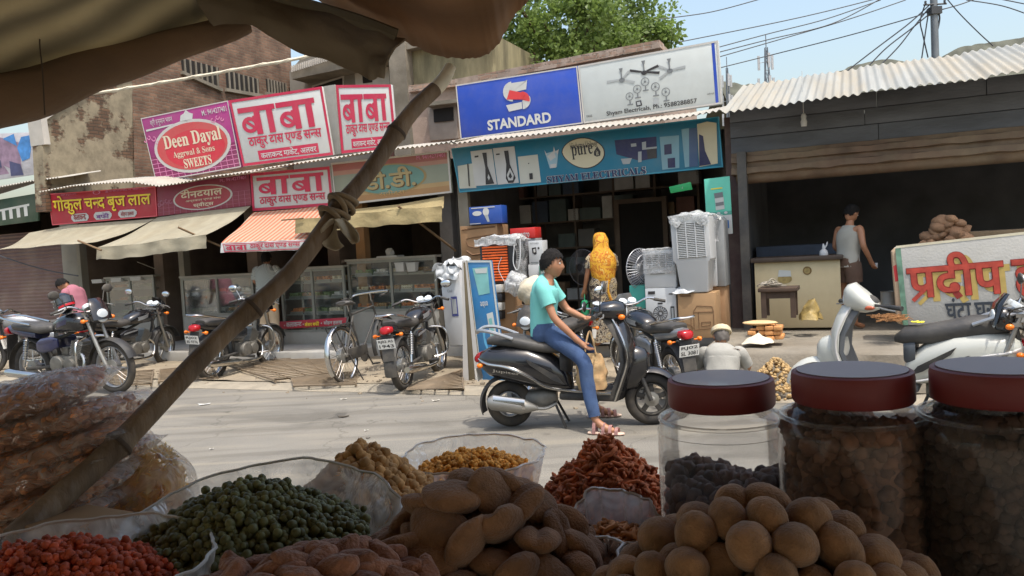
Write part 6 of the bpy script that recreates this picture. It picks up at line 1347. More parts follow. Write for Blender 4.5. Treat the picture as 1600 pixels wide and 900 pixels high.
SCO = scooter('black scooter with chrome edging, ridden by the boy in the turquoise shirt', L_, rz, V_black, V_matt, V_seat, lean=2., txt='Jupiter', mir=((.06,.30,1.04),(.30,-.38,1.28)), scale=1.03)
SK = 1.03; SM = Matrix.Translation(L_) @ Matrix.Rotation(rz, 4, 'Z') @ Matrix.Scale(SK, 4)
V_cream = srgb('scooter_white', (190,190,180), rough=.3, var=.03, scale=2, coat=.5, dirt=.1); pos = ground(1408, 655, 0)
scooter('old white scooter with a dark grey seat, parked behind the row of jars', (pos.x, pos.y, 0), R(147), V_cream, srgb('scooter_inner_grey', (72,76,80), rough=.5, var=.1, dirt=.2), V_seat, lean=-3., trimm=V_white, mir=(0,0), scale=1.04, dome=True)
sp_ = (Matrix.Translation(pos) @ Matrix.Rotation(R(147), 4, 'Z') @ Matrix.Scale(1.04, 4)) @ Vector((-.18,.02,.815)); mb = MB()
for i in range(9): mb.ball((random.uniform(-.07,.05), random.uniform(-.05,.05), .012), (.02,.012,.007), 6, 4, Matrix.Rotation(random.uniform(0,3), 3, 'Z'))
mb.xf(Matrix.Translation(sp_)); obj(mb, 'flower_petals', 'small yellow petals lying on the seat of the white scooter', 'petals', srgb('petal_yellow', (236,224,60), rough=.7))
# tote bag hooked in the footwell
bg_ = thing('tote_bag', 'cream cloth tote bag with orange print hanging in the footwell of the black scooter', 'bag', SM @ Vector((.13,-.10,.345)), rz)
def bagf(a, b):
    an = 6.283*a; w = .125*(1+.25*math.sin(3.14*b)-.25*b); d = .055*(1+.5*math.sin(3.14*b))*(1-.75*b)
    p = Vector((w*math.copysign(abs(math.cos(an))**.7, math.cos(an)), d*math.sin(an), .33*b)); return p + Vector((noise.noise(p*16), noise.noise(p*16+Vector((4,0,0))), 0))*.02
M_bag = srgb('tote_cream', (186,160,118), rough=.9, var=.22, scale=9, dirt=.55, dirtcol=lin((206,136,84)), bump=.4, bscale=20)
mb = MB(); mb.grid(bagf, 26, 14, .002); mb.add([bagf(k/25, 0) for k in range(25)], [tuple(range(25))]); mb.build('bag', M_bag, bg_, angle=80)
MB().tube(bez([(-.05,-.02,.32),(-.03,-.01,.45),(.0,.02,.53),(.03,-.01,.45),(.05,-.02,.32)], 5), .008, 6).tube(bez([(-.06,.02,.32),(-.03,.03,.45),(.0,.03,.52),(.02,.03,.45),(.05,.02,.32)], 5), .008, 6).build('strap', M_bag, bg_)
# ------------------------------------------------------------------ bicycle
def bicycle(label, loc, rotz, scale, lean=4.):
    r = thing('bicycle', label, 'bicycle', loc, 0, None, scale=scale); r.rotation_euler = (R(lean), 0, rotz); xr, xf_, rd = -.55, .60, .345
    wheel(r, xr, rd, .035); wheel(r, xf_, rd, .035, turn=.2); fender(r, xr, rd, 20, 215, .028, V_chrome, 'rear_mudguard', 20, .002, .02); fender(r, xf_, rd, 25, 200, .028, V_matt, 'front_mudguard', 20, .002, .02)
    f = MB()
    for P in ([(-.12,0,.30),(-.25,0,.85)], [(.38,0,.86),(-.22,0,.80)], [(.41,0,.74),(-.12,0,.30)], [(.36,0,.93),(.42,0,.70)], [(-.12,.03,.30),(xr,.05,rd)], [(-.12,-.03,.30),(xr,-.05,rd)], [(-.24,.03,.78),(xr,.05,rd)], [(-.24,-.03,.78),(xr,-.05,rd)], [(.42,.04,.70),(xf_,.05,rd)], [(.42,-.04,.70),(xf_,-.05,rd)]): f.tube(P, .014, 7)
    f.build('frame', V_matt, r); h = MB().tube([(.36,0,.92),(.34,0,1.02)], .012, 7).tube(bez([(.10,.27,.98),(.30,.27,1.0),(.38,.2,1.03),(.38,-.2,1.03),(.30,-.27,1.0),(.10,-.27,.98)], 5), .011, 7).build('handlebar', V_chrome, r)
    for sd in (1,-1): MB().tube([(.09,sd*.27,.98),(.20,sd*.27,.99)], .017, 8).build('grip', V_matt, h)
    MB().loftx([(-.10,.93,.02,.012),(-.20,.935,.05,.02),(-.30,.95,.10,.03),(-.38,.955,.10,.03),(-.41,.955,.06,.02)], 14, 2.4).build('saddle', V_seat, r); MB().tube([(-.25,0,.84),(-.27,0,.93)], .012, 7).build('seat_post', V_chrome, r)
    c = MB(); c.box(-.82,-.32,-.07,-.055,.70,.712).box(-.82,-.32,.055,.07,.70,.712).box(-.82,-.32,-.01,.01,.701,.711)
    for x in (-.82,-.6,-.34): c.box(x,x+.015,-.054,.054,.702,.714)
    for sd in (1,-1): c.tube([(-.75,sd*.06,.70),(xr,sd*.06,rd)], .007, 5)
    c.build('carrier', V_matt, r); MB().lathe([(.02,-.005),(.10,-.004),(.10,.004),(.02,.005)], 22, euler(90,0,0,(-.12,-.05,.30))).build('chainwheel', V_matt, r); MB().box(-.56,-.02,-.055,-.035,.27,.41).build('chain_case', V_matt, r, bevel=.02)
    MB().tube([(-.12,-.09,.30),(-.02,-.09,.16)], .010, 6).tube([(-.12,.09,.30),(-.22,.09,.44)], .010, 6).cbox((-.02,-.14,.155),(.08,.08,.02)).cbox((-.22,.14,.445),(.08,.08,.02)).build('pedals', V_matt, r)
    MB().tube([(-.5,.06,.34),(-.42,.16,.0)], .009, 6).tube([(-.5,-.06,.34),(-.42,-.16,.0)], .009, 6).build('stand', V_matt, r)
    return r
a, b = ground(542, 600, .03), ground(612, 575, .03); rz = math.atan2(b.y-a.y, b.x-a.x)
bicycle('old black roadster bicycle with a chrome mudguard and sprung saddle, left of the middle motorcycle', (a.x+.55*math.cos(rz)*1.1, a.y+.55*math.sin(rz)*1.1, .03), rz, 1.10, -5.)
# ================================================================== PEOPLE
def skin_grow(V, E, sub=1):
    me = bpy.data.meshes.new('s'); me.from_pydata([v[0] for v in V], E, []); o = bpy.data.objects.new('s', me); COL.objects.link(o)
    mo = o.modifiers.new('s', 'SKIN'); mo.use_smooth_shade = True
    for i, v in enumerate(V):
        sv = me.skin_vertices[0].data[i]; sv.radius = v[1] if isinstance(v[1], tuple) else (v[1], v[1]); sv.use_root = (i == 0)
    if sub: ms = o.modifiers.new('u', 'SUBSURF'); ms.levels = sub
    bpy.context.view_layer.update(); m2 = bpy.data.meshes.new_from_object(o.evaluated_get(bpy.context.evaluated_depsgraph_get()))
    r = [v.co.copy() for v in m2.vertices], [tuple(p.vertices) for p in m2.polygons]
    bpy.data.objects.remove(o); bpy.data.meshes.remove(me); bpy.data.meshes.remove(m2); return r
def frame_from(fwd, up):
    f = Vector(fwd).normalized(); u = Vector(up); l = u.cross(f).normalized(); u = f.cross(l); return Matrix((f, l, u)).transposed().to_4x4()
def head_mesh(c, fwd, up, s=1.):
    T = Matrix.Translation(c) @ frame_from(fwd, up) @ Matrix.Scale(s, 4); mb = MB(); mb.ball((0,0,0), (.094,.075,.116), 28, 20); out = []
    for p in mb.v:
        x, y, z = p; t = max(0, -z/.116); y *= 1-.30*t**1.5
        if x < 0: x *= 1-.18*t
        if x > 0: x += .012*t*(1-abs(y)/.08)
        g = math.exp(-((y/.013)**2)); 
        if x > .03:
            if -.045 < z < .03: x += .019*g*max(0, 1-abs(z+.020)/.030) + .004*g
            e = math.exp(-(((abs(y)-.032)/.016)**2+((z-.012)/.012)**2)); x -= .009*e
            x += .005*math.exp(-((z-.032)/.01)**2)
            x += .006*math.exp(-((z+.060)/.010)**2-(y/.022)**2) - .004*math.exp(-((z+.047)/.006)**2-(y/.02)**2)
            x += .008*math.exp(-((z+.098)/.014)**2-(y/.02)**2)
        out.append(Vector((x, y, z)))
    mb.v = out
    for sd in (1,-1): mb.ball((-.008, sd*.078, -.006), (.022,.010,.032), 10, 8)
    return mb.xf(T), T
def hair_mesh(T, front=.055, back=-.055, thick=.012, seed=0, top=.01):
    mb = MB(); mb.ball((0,0,.004), (.094+thick,.076+thick,.116+thick), 36, 26); keep = []
    for f in mb.f:
        c = sum((mb.v[i] for i in f), Vector())/len(f); t = min(1, max(0, (c.x+.045)/.105)); lim = back*(1-t)+front*t
        if c.z > lim + .008*math.sin(c.y*160+seed): keep.append(f)
    used = sorted({i for f in keep for i in f}); ix = {v: k for k, v in enumerate(used)}
    vs = [mb.v[i]*(1+.11*noise.noise(mb.v[i]*65+Vector((seed,0,0)))+.05*max(0, mb.v[i].z/.12)*(1+noise.noise(mb.v[i]*25))*.6) for i in used]
    return MB().add([T @ p for p in vs], [tuple(ix[i] for i in f) for f in keep])
def eyes(T, root):
    e = MB()
    for sd in (1,-1): e.ball((.080, sd*.031, .012), (.009,.013,.008), 8, 6)
    e.xf(T).build('eyes', srgb('eye_white', (226,222,214), rough=.2), root); e = MB()
    for sd in (1,-1): e.ball((.0865, sd*.031, .012), (.004,.006,.006), 8, 6); e.tube([(.088,sd*.016,.033),(.090,sd*.034,.037),(.080,sd*.050,.032)], .0035, 5)
    e.xf(T).build('brows', srgb('hair_black', (26,22,20), rough=.5, var=.2), root)
def secs_loft(mb, secs, lat, n=24, k=5, nz=.008, fr=9., seed=0, close=True):
    C = bez([s[0] for s in secs], k); WD = bez([(s[1], s[2], 0) for s in secs], k); L = Vector(lat).normalized(); rings = []
    for i, c in enumerate(C):
        t = (C[min(i+1, len(C)-1)]-C[max(i-1, 0)]).normalized(); f = L.cross(t).normalized(); w, d = WD[i].x, WD[i].y; ring = []
        for j in range(n):
            a = 6.2832*j/n; ca, sa = math.cos(a), math.sin(a); e = 2/2.3
            p = c + L*w*math.copysign(abs(ca)**e, ca) + f*d*math.copysign(abs(sa)**e, sa)
            q = p*fr+Vector((seed, 0, 0)); q.z *= .6; p = p + (p-c).normalized()*(noise.noise(q)*nz + .5*nz*noise.noise(q*2.3)); ring.append(p)
        rings.append(ring)
    mb.loft(rings, cap=close); return mb
def limb(mb, pts, rs, n=14, k=5, nz=.006, fr=14., seed=0):
    P = bez(pts, k); Rr = [v.x for v in bez([(r_, 0, 0) for r_ in rs], k)]; o = len(mb.v); mb.tube(P, Rr, n)
    cen = P
    for i in range(len(P)):
        for j in range(n):
            q = mb.v[o+i*n+j]; mb.v[o+i*n+j] = q + (q-cen[i]).normalized()*nz*noise.noise(q*fr+Vector((seed,0,0)))
    return mb
SKIN = srgb('skin_brown', (164,116,86), rough=.5, var=.07, scale=8); HAIR = srgb('hair_black', (24,21,19), rough=.8, var=.3, scale=30, spec=.25, bump=.6, bscale=120)
def body(root, J, m=SKIN, hand=True, hs=1., slim=1.):
    V = []; E = []; ix = {}
    def a(n, p, r, par=None):
        V.append((Vector(p), r)); ix[n] = len(V)-1
        if par is not None: E.append((ix[par], ix[n]))
    a('pelvis', J['pelvis'], .105*slim); a('spine', J['spine'], .10*slim, 'pelvis'); a('chest', J['chest'], .115*slim, 'spine'); a('neck', J['neck'], .052, 'chest'); a('head', Vector(J['neck']).lerp(Vector(J['head']), .6), .05, 'neck')
    for s in 'LR':
        a('sh'+s, J['sh'+s], .055, 'chest'); e, w = Vector(J['el'+s]), Vector(J['wr'+s]); a('ua'+s, Vector(J['sh'+s]).lerp(e, .4), .047, 'sh'+s); a('el'+s, e, .038, 'ua'+s); a('fa'+s, e.lerp(w, .35), .038, 'el'+s); a('wr'+s, w, .026, 'fa'+s)
        d = (w-e).normalized(); d = Vector(J.get('hd'+s, d)).normalized(); lat = Vector(J.get('hl'+s, (0, 1 if s == 'L' else -1, 0))); lat = (lat-d*lat.dot(d)).normalized(); nrm = d.cross(lat)*(1 if s == 'R' else -1)
        if hand:
            pm = w + d*.05*hs; a('pm'+s, pm, (.030,.030), 'wr'+s); cu = J.get('curl', .5)
            for k, (o, L) in enumerate(((-.027,.062),(-.009,.074),(.009,.070),(.026,.056))):
                b = pm + d*.035 + lat*o; m1 = b + d*L*.5 - nrm*L*.18*cu; m2 = m1 + d*L*.36 - nrm*L*.4*cu
                a('f%d%s' % (k, s), b, .0105, 'pm'+s); a('g%d%s' % (k, s), m1, .0095, 'f%d%s' % (k, s)); a('h%d%s' % (k, s), m2, .008, 'g%d%s' % (k, s))
            b = w + d*.025 - lat*.03; a('t'+s, b, .012, 'wr'+s); a('u'+s, b + d*.035 - lat*.022 - nrm*.012, .0105, 't'+s); a('v'+s, b + d*.065 - lat*.024 - nrm*.028, .009, 'u'+s)
        h, k_, an = Vector(J['hip'+s]), Vector(J['kn'+s]), Vector(J['an'+s]); a('hip'+s, h, .085, 'pelvis'); a('th'+s, h.lerp(k_, .5), .07, 'hip'+s); a('kn'+s, k_, .054, 'th'+s); a('cf'+s, k_.lerp(an, .35), .053, 'kn'+s); a('an'+s, an, .034, 'cf'+s)
        to = Vector(J['to'+s]); f = to-an; a('ba'+s, an + Vector((f.x*.55, f.y*.55, f.z*.75)), .036, 'an'+s); a('to'+s, to, .026, 'ba'+s)
    vs, fs = skin_grow(V, E); hm_, T = head_mesh(Vector(J['head']), J.get('face', (1,0,0)), J.get('up', (0,0,1))); mb = MB().add(vs, fs); mb.add(hm_.v, hm_.f)
    return mb.build('body', m, root, angle=75, fix=False), T
def lerp(J, a, b, t): return Vector(J[a]).lerp(Vector(J[b]), t)
def shirt(root, J, m, hem=-.02, half=.6, w=.19, d=.125, neckw=.07, name='shirt', loose=1., nz=.012):
    lat = Vector(J['shL'])-Vector(J['shR']); sw = lat.length/2; up = (Vector(J['neck'])-Vector(J['chest'])).normalized(); mb = MB(); pel = Vector(J['pelvis']); sp = Vector(J['spine']); ch = Vector(J['chest']); nk = Vector(J['neck']); dn = (pel-sp).normalized(); sm_ = (Vector(J['shL'])+Vector(J['shR']))/2
    secs_loft(mb, [(pel+dn*(.03-hem), w*.93*loose, d*1.02*loose), (pel, w*.92*loose, d*1.0*loose), (sp, w*.86*loose, d*.93*loose), (ch, w*.98, d*1.02), (sm_-up*.03, sw*1.08, d*.86), (sm_+up*.025, sw*.82, d*.66), (nk-up*.01, neckw, neckw*.95)], lat, 32, 6, nz, 8., 1)
    for s in 'LR': limb(mb, [Vector(J['sh'+s]).lerp(sm_, .25), lerp(J, 'sh'+s, 'el'+s, .08), lerp(J, 'sh'+s, 'el'+s, half*.55), lerp(J, 'sh'+s, 'el'+s, half)] + ([] if half < 1 else [Vector(J['el'+s]).lerp(Vector(J['wr'+s]), .9)]), [.062,.072,.068,.066] + ([] if half < 1 else [.045]), 14, 5, .009, 12., 4)
    return mb.build(name, m, root, angle=75)
def trousers(root, J, m, leg=.95, r0=.098, r1=.068, r2=.058, top=.07, name='trousers'):
    lat = Vector(J['hipL'])-Vector(J['hipR']); lat = lat if lat.length > .05 else Vector((0,1,0)); mb = MB(); pel = Vector(J['pelvis']); sp = Vector(J['spine']); u = (sp-pel).normalized()
    secs_loft(mb, [(pel-u*.09, .15, .115), (pel-u*.04, .172, .128), (pel, .17, .125), (pel+u*top, .158, .112)], (0,1,0) if abs(lat.normalized().y) > .5 else lat, 24, 4, .006, 9.)
    for s in 'LR':
        h, k_, an = Vector(J['hip'+s]), Vector(J['kn'+s]), Vector(J['an'+s]); P = [h.lerp(pel, .25), h.lerp(k_, .25), k_, k_.lerp(an, .4), k_.lerp(an, .4+(leg-.4)*.6), k_.lerp(an, leg)]
        if leg <= .2: P = [h.lerp(pel, .25), h.lerp(k_, .25), h.lerp(k_, .6)]
        limb(mb, P, [r0*1.02, r0, r1*1.08, r1, r2, r2][:len(P)] if leg > .2 else [r0*1.02, r0*.98, r0*.9], 16, 6, .008, 11., 7)
    return mb.build(name, m, root, angle=75)
def person(label, loc, rotz, scale=1.): return thing('person', label, 'person', loc, rotz, None, scale=scale)
# ---- the boy on the black scooter
M_turq = srgb('turquoise_cotton', (116,190,182), rough=.85, var=.06, scale=4, bump=.15, bscale=60); M_jean = srgb('denim', (52,72,106), rough=.9, var=.25, scale=9, dirt=.5, dirtcol=lin((88,110,142)), bump=.2, bscale=90)
J = dict(pelvis=(-.28,0,.875), spine=(-.285,0,1.03), chest=(-.265,0,1.20), neck=(-.225,0,1.345), head=(-.185,0,1.462), face=(1,-.10,-.03), up=(.06,0,1), curl=.8,
  shR=(-.265,-.165,1.29), elR=(-.16,-.235,1.00), wrR=(.045,-.235,.79), hdR=(.75,.05,-.66), hlR=(.1,-.95,-.2), shL=(-.25,.165,1.29), elL=(-.10,.23,1.03), wrL=(.07,.13,.955), hdL=(.95,-.3,-.05), hlL=(.2,.9,.3),
  hipR=(-.24,-.09,.86), knR=(.07,-.25,.63), anR=(.165,-.35,.115), toR=(.335,-.385,.03), hipL=(-.24,.09,.86), knL=(.08,.22,.63), anL=(.10,.31,.115), toL=(.28,.34,.03))
r = person('boy in a turquoise T-shirt and jeans sitting on the black scooter, one foot down', SM.to_translation(), rz_s := SCO.rotation_euler.z, SK)
_, T = body(r, J); hair_mesh(T, .066, -.05, .020, 2).build('hair', HAIR, r, angle=80); eyes(T, r); shirt(r, J, M_turq, hem=-.01, half=.62, w=.178, d=.125); trousers(r, J, M_jean, .93, .088, .062, .052)
for s, (an, to) in (('R', (J['anR'], J['toR'])), ('L', (J['anL'], J['toL']))):
    an, to = Vector(an), Vector(to); d = (to-an); d.z = 0; d.normalize(); c = (an+to)/2; c.z = 0; Ms = Matrix.Translation((an.x, an.y, 0)) @ Matrix.Rotation(math.atan2(d.y, d.x), 4, 'Z')
    so = MB(); so.loftx([(-.065,.014,.030,.012),(-.02,.014,.036,.013),(.06,.012,.034,.011),(.15,.012,.047,.011),(.215,.013,.042,.010),(.25,.014,.02,.008)], 14, 2.6); sd_ = so.xf(Ms).build('sandal', srgb('sandal_sole', (196,168,150), rough=.7, var=.15), r)
    st_ = MB()
    for x, h, w in ((.06,.088,.042),(.12,.070,.046),(.175,.052,.046),(-.02,.11,.042)):
        st_.grid(lambda a, b: (x+.028*b, -w*math.cos(3.1416*a), .012+h*math.sin(3.1416*a)), 12, 3, .003)
    st_.xf(Ms).build('strap', srgb('sandal_strap', (150,110,104), rough=.7, var=.3, scale=40), sd_)
ph = obj(MB().box(-.01,.07,-.004,.004,-.02,.02).xf(SM @ Matrix.Translation((.17,.10,.955))), 'phone', 'small yellow phone in the hand of the boy on the scooter', 'phone', srgb('phone_yellow', (236,166,40), rough=.4), bevel=.003)
# ---- standing figures
def stand_pose(h=1.65, lean=0., armR=None, armL=None, feet=.10, **k):
    s = h/1.72
    J = dict(pelvis=(0,0,.93), spine=(.01+lean*.3,0,1.08), chest=(.0+lean*.7,0,1.27), neck=(.01+lean,0,1.46), head=(.03+lean*1.2,0,1.60), shR=(lean*.9,-.175,1.41), shL=(lean*.9,.175,1.41), elR=(-.01+lean*.5,-.245,1.14), elL=(-.01+lean*.5,.245,1.14), wrR=(.06,-.26,.90), wrL=(.06,.26,.90),
      hipR=(0,-.09,.90), hipL=(0,.09,.90), knR=(.02,-.10,.49), knL=(.03,.10,.49), anR=(-.01,-feet,.085), anL=(.0,feet,.085), toR=(.15,-feet-.03,.03), toL=(.16,feet+.03,.03), curl=.5)
    J.update(k)
    return {a: (tuple(x*s for x in b) if isinstance(b, tuple) and a not in ('face','up','hdR','hdL','hlR','hlL') else b) for a, b in J.items()}
M_check = srgb('checked_cotton', (196,200,190), rough=.9, var=.05); t_ = M_check.node_tree; N_ = t_.nodes; ck = N_.new('ShaderNodeTexChecker'); ck.inputs['Scale'].default_value = 46; ck.inputs['Color1'].default_value = (*lin((206,208,200)),1); ck.inputs['Color2'].default_value = (*lin((84,92,88)),1); tc2 = N_.new('ShaderNodeTexCoord'); t_.links.new(tc2.outputs['Object'], ck.inputs['Vector']); t_.links.new(ck.outputs[0], N_['Principled BSDF'].inputs['Base Color'])
M_ctr = srgb('cream_trousers', (206,180,146), rough=.9, var=.08, scale=5, bump=.2)
u, _z = onv(420, 500, 10.95); J = stand_pose(1.64, .05, elR=(.08,-.26,1.18), wrR=(.26,-.20,1.14), elL=(.08,.26,1.18), wrL=(.26,.18,1.16))
r = person('man in a checked shirt and cream trousers at a counter, half behind the bamboo pole', st(u, 10.95, .21), R(84))
_, T = body(r, J); hair_mesh(T, .06, -.06, .012, 5).build('hair', HAIR, r, angle=80); shirt(r, J, M_check, hem=-.08, half=.75, w=.20, d=.14, loose=1.05); trousers(r, J, M_ctr, .97, .098, .078, .072)
# man in a vest
u, _z = onv(1326, 470, 11.15); J = stand_pose(1.64, .07, elR=(.02,-.25,1.15), wrR=(.18,-.24,.93), elL=(.04,.24,1.15), wrL=(.20,.16,.96), face=(.85,-.1,-.5), up=(.45,0,.9))
r = person('man in a grey white vest and brown shorts looking down beside the cream counter', st(u, 11.15, .40), R(28), .97)
_, T = body(r, J); hair_mesh(T, .06, -.06, .012, 8).build('hair', HAIR, r, angle=80); eyes(T, r)
lat = Vector((0,1,0)); mb = MB(); pl, sp, ch = Vector(J['pelvis']), Vector(J['spine']), Vector(J['chest']); secs_loft(mb, [(pl-Vector((0,0,.05)), .175,.13), (pl, .17,.125), (sp, .155,.118), (ch, .165,.125), (ch+Vector((.02,0,.09)), .135,.11), (ch+Vector((.03,0,.15)), .10,.085)], lat, 24, 5, .008, 8., 3); mb.build('vest', srgb('vest_cotton', (158,156,146), rough=.9, var=.08), r, angle=75)
trousers(r, J, srgb('brown_shorts', (92,72,60), rough=.9, var=.15), .15, .115, .1, .1, name='shorts')
obj(MB().lathe([(.0,0),(.018,0),(.02,.06),(.0,.062)], 10).xf(Matrix.Translation(r.matrix_basis @ (Vector(J['wrR'])+Vector((.10,.0,-.09))))), 'paper_cup', 'small pale paper cup held by the man in the vest', 'cup', P_white)
# woman in a yellow veil
u, _z = onv(944, 470, 10.9); J = stand_pose(1.60, .03, elL=(.03,.23,1.14), wrL=(.10,.27,.90), elR=(.05,-.22,1.16), wrR=(.22,-.12,1.10))
r = person('woman with a yellow veil over her head and a patterned brown dress', st(u, 10.9, .21), R(100))
_, T = body(r, J)
M_veil = srgb('yellow_veil', (232,172,36), rough=.8, var=.08, scale=5); t_ = M_veil.node_tree; N_ = t_.nodes
def patches(M, cols, scale, pos):
    t = M.node_tree; N = t.nodes; tc = N.new('ShaderNodeTexCoord'); n = N.new('ShaderNodeTexNoise'); n.inputs['Scale'].default_value = scale; n.inputs['Distortion'].default_value = 2.0; n.inputs['Detail'].default_value = 2; cr = N.new('ShaderNodeValToRGB'); cr.color_ramp.interpolation = 'CONSTANT'
    t.links.new(tc.outputs['Object'], n.inputs['Vector']); t.links.new(n.outputs['Fac'], cr.inputs[0]); e = cr.color_ramp.elements; e[0].color = (*lin(cols[0]),1); e[1].position = pos[0]; e[1].color = (*lin(cols[1]),1)
    for c, p in zip(cols[2:], pos[1:]): q = e.new(p); q.color = (*lin(c),1)
    t.links.new(cr.outputs[0], N['Principled BSDF'].inputs['Base Color'])
patches(M_veil, [(206,150,36),(212,160,48),(170,92,28),(196,126,30),(206,170,84)], 9, [.40,.52,.57,.66])
M_prnt = srgb('patterned_dress', (120,96,76), rough=.85); patches(M_prnt, [(54,44,40),(160,150,130),(90,68,56),(172,156,122),(60,50,44)], 9, [.42,.50,.55,.62])
hd = Vector(J['head']); nk = Vector(J['neck']); ch = Vector(J['chest'])
mb = MB(); secs_loft(mb, [(hd+Vector((-.01,0,.135)), .02,.02), (hd+Vector((-.01,0,.11)), .075,.08), (hd+Vector((-.015,0,.02)), .105,.118), (nk+Vector((-.02,0,.03)), .115,.115), (ch+Vector((-.02,0,.09)), .19,.135), (ch+Vector((-.03,0,-.06)), .185,.15), (ch+Vector((-.04,.0,-.22)), .15,.13), (ch+Vector((-.04,.0,-.36)), .10,.09)], (0,1,0), 30, 5, .022, 9., 3)
T2 = Matrix.Identity(4); keep = [f for f in mb.f if not (sum((mb.v[i].x for i in f))/len(f) > hd.x+.055 and sum((mb.v[i].z for i in f))/len(f) > nk.z-.02)]; mb.f = keep; mb.build('veil', M_veil, r, angle=80, fix=False)
mb = MB(); pl = Vector(J['pelvis']); secs_loft(mb, [(Vector((0,0,.08)), .26,.20), (Vector((0,0,.35)), .22,.18), (Vector((0,0,.62)), .20,.165), (pl, .19,.15), (pl+Vector((0,0,.16)), .155,.125), (ch, .17,.13), (ch+Vector((.01,0,.10)), .15,.10)], (0,1,0), 30, 5, .022, 8., 6)
for s in 'LR': limb(mb, [Vector(J['sh'+s]).lerp(ch, .2), lerp(J, 'sh'+s, 'el'+s, .3), lerp(J, 'sh'+s, 'el'+s, .75)], [.06,.065,.06], 12, 4)
mb.build('dress', M_prnt, r, angle=80); MB().grid(lambda a, b: (-.06-.10*math.sin(3.14*a)-.03*b, -.10+.10*a+.03*math.sin(b*9), .95-.75*b), 8, 14, .004).build('yellow_hem', M_veil, r)
hp_ = r.matrix_basis @ (Vector(J['wrL'])+Vector((.02,.0,-.08))); b_ = thing('shopping_bag', 'green cloth shopping bag hanging from the hand of the woman in the yellow veil', 'bag', hp_ - Vector((0,0,.36)), R(80))
mb = MB(); mb.loftx([(-.12,.14,.03,.13),(-.06,.14,.06,.14),(.06,.14,.06,.14),(.12,.14,.03,.13)], 16, 3.5); mb.build('bag', srgb('bag_green', (26,126,84), rough=.7, var=.15), b_, angle=70); MB().tube(bez([(-.06,0,.27),(0,0,.37),(.06,0,.27)], 6), .007, 6).build('strap', srgb('bag_green', (26,126,84)), b_)
# bent man in pink behind the left motorcycles
u, _z = onv(128, 470, 9.7); J = stand_pose(1.60, .20, face=(.5,0,-.85), up=(.85,0,.5), head=(.38,0,1.53), neck=(.26,0,1.44), wrR=(.30,-.2,.95), wrL=(.30,.2,.95), elR=(.14,-.25,1.12), elL=(.14,.25,1.12))
r = person('man in a dull pink shirt bending forward behind the helmet, at the far left', st(u, 9.7, .055), R(168))
_, T = body(r, J); hair_mesh(T, .06, -.06, .014, 9).build('hair', HAIR, r, angle=80); shirt(r, J, srgb('pink_cotton', (158,100,112), rough=.9, var=.1), hem=-.10, half=.8, w=.19, d=.13); trousers(r, J, V_matt, .97)
# squatting man at the ledge
c = ground(1130, 640, 0); J = dict(pelvis=(-.05,0,.22), spine=(-.03,0,.36), chest=(.06,0,.52), neck=(.15,0,.645), head=(.20,0,.745), face=(.8,.3,-.5), up=(.4,0,.9), curl=.5, shR=(.09,-.18,.60), shL=(.09,.18,.60), elR=(.18,-.27,.42), elL=(.18,.27,.42), wrR=(.38,-.20,.33), wrL=(.38,.18,.30), hipR=(-.04,-.10,.21), hipL=(-.04,.10,.21), knR=(.30,-.22,.46), knL=(.30,.22,.46), anR=(.08,-.15,.08), anL=(.08,.15,.08), toR=(.24,-.18,.03), toL=(.24,.18,.03))
r = person('man in a white shirt and cloth cap squatting at the foot of the ledge', c, R(72), .92)
_, T = body(r, J); M_wsh = srgb('white_kurta', (152,150,142), rough=.9, var=.12, scale=5, bump=.15); shirt(r, J, M_wsh, hem=-.05, half=.85, w=.195, d=.145, loose=1.05, nz=.024); trousers(r, J, srgb('pale_trousers', (170,160,146), rough=.9), .95)
hair_mesh(T, .03, -.07, .008, 12).build('hair', srgb('hair_grey', (90,84,78), rough=.7), r, angle=80)
mb = MB(); mb.lathe([(.098,.0),(.108,.012),(.108,.035),(.10,.06),(.07,.082),(.0,.09)], 26); mb.v = [p*(1+.05*noise.noise(p*30)) for p in mb.v]; mb.tube([(.104*math.cos(6.283*k/28), .100*math.sin(6.283*k/28), .012) for k in range(28)], .013, 7, closed=True); mb.xf(T @ Matrix.Translation((-.006,0,.042))); mb.build('cap', srgb('cap_cloth', (196,182,150), rough=.9, var=.12, scale=20), r, angle=70)
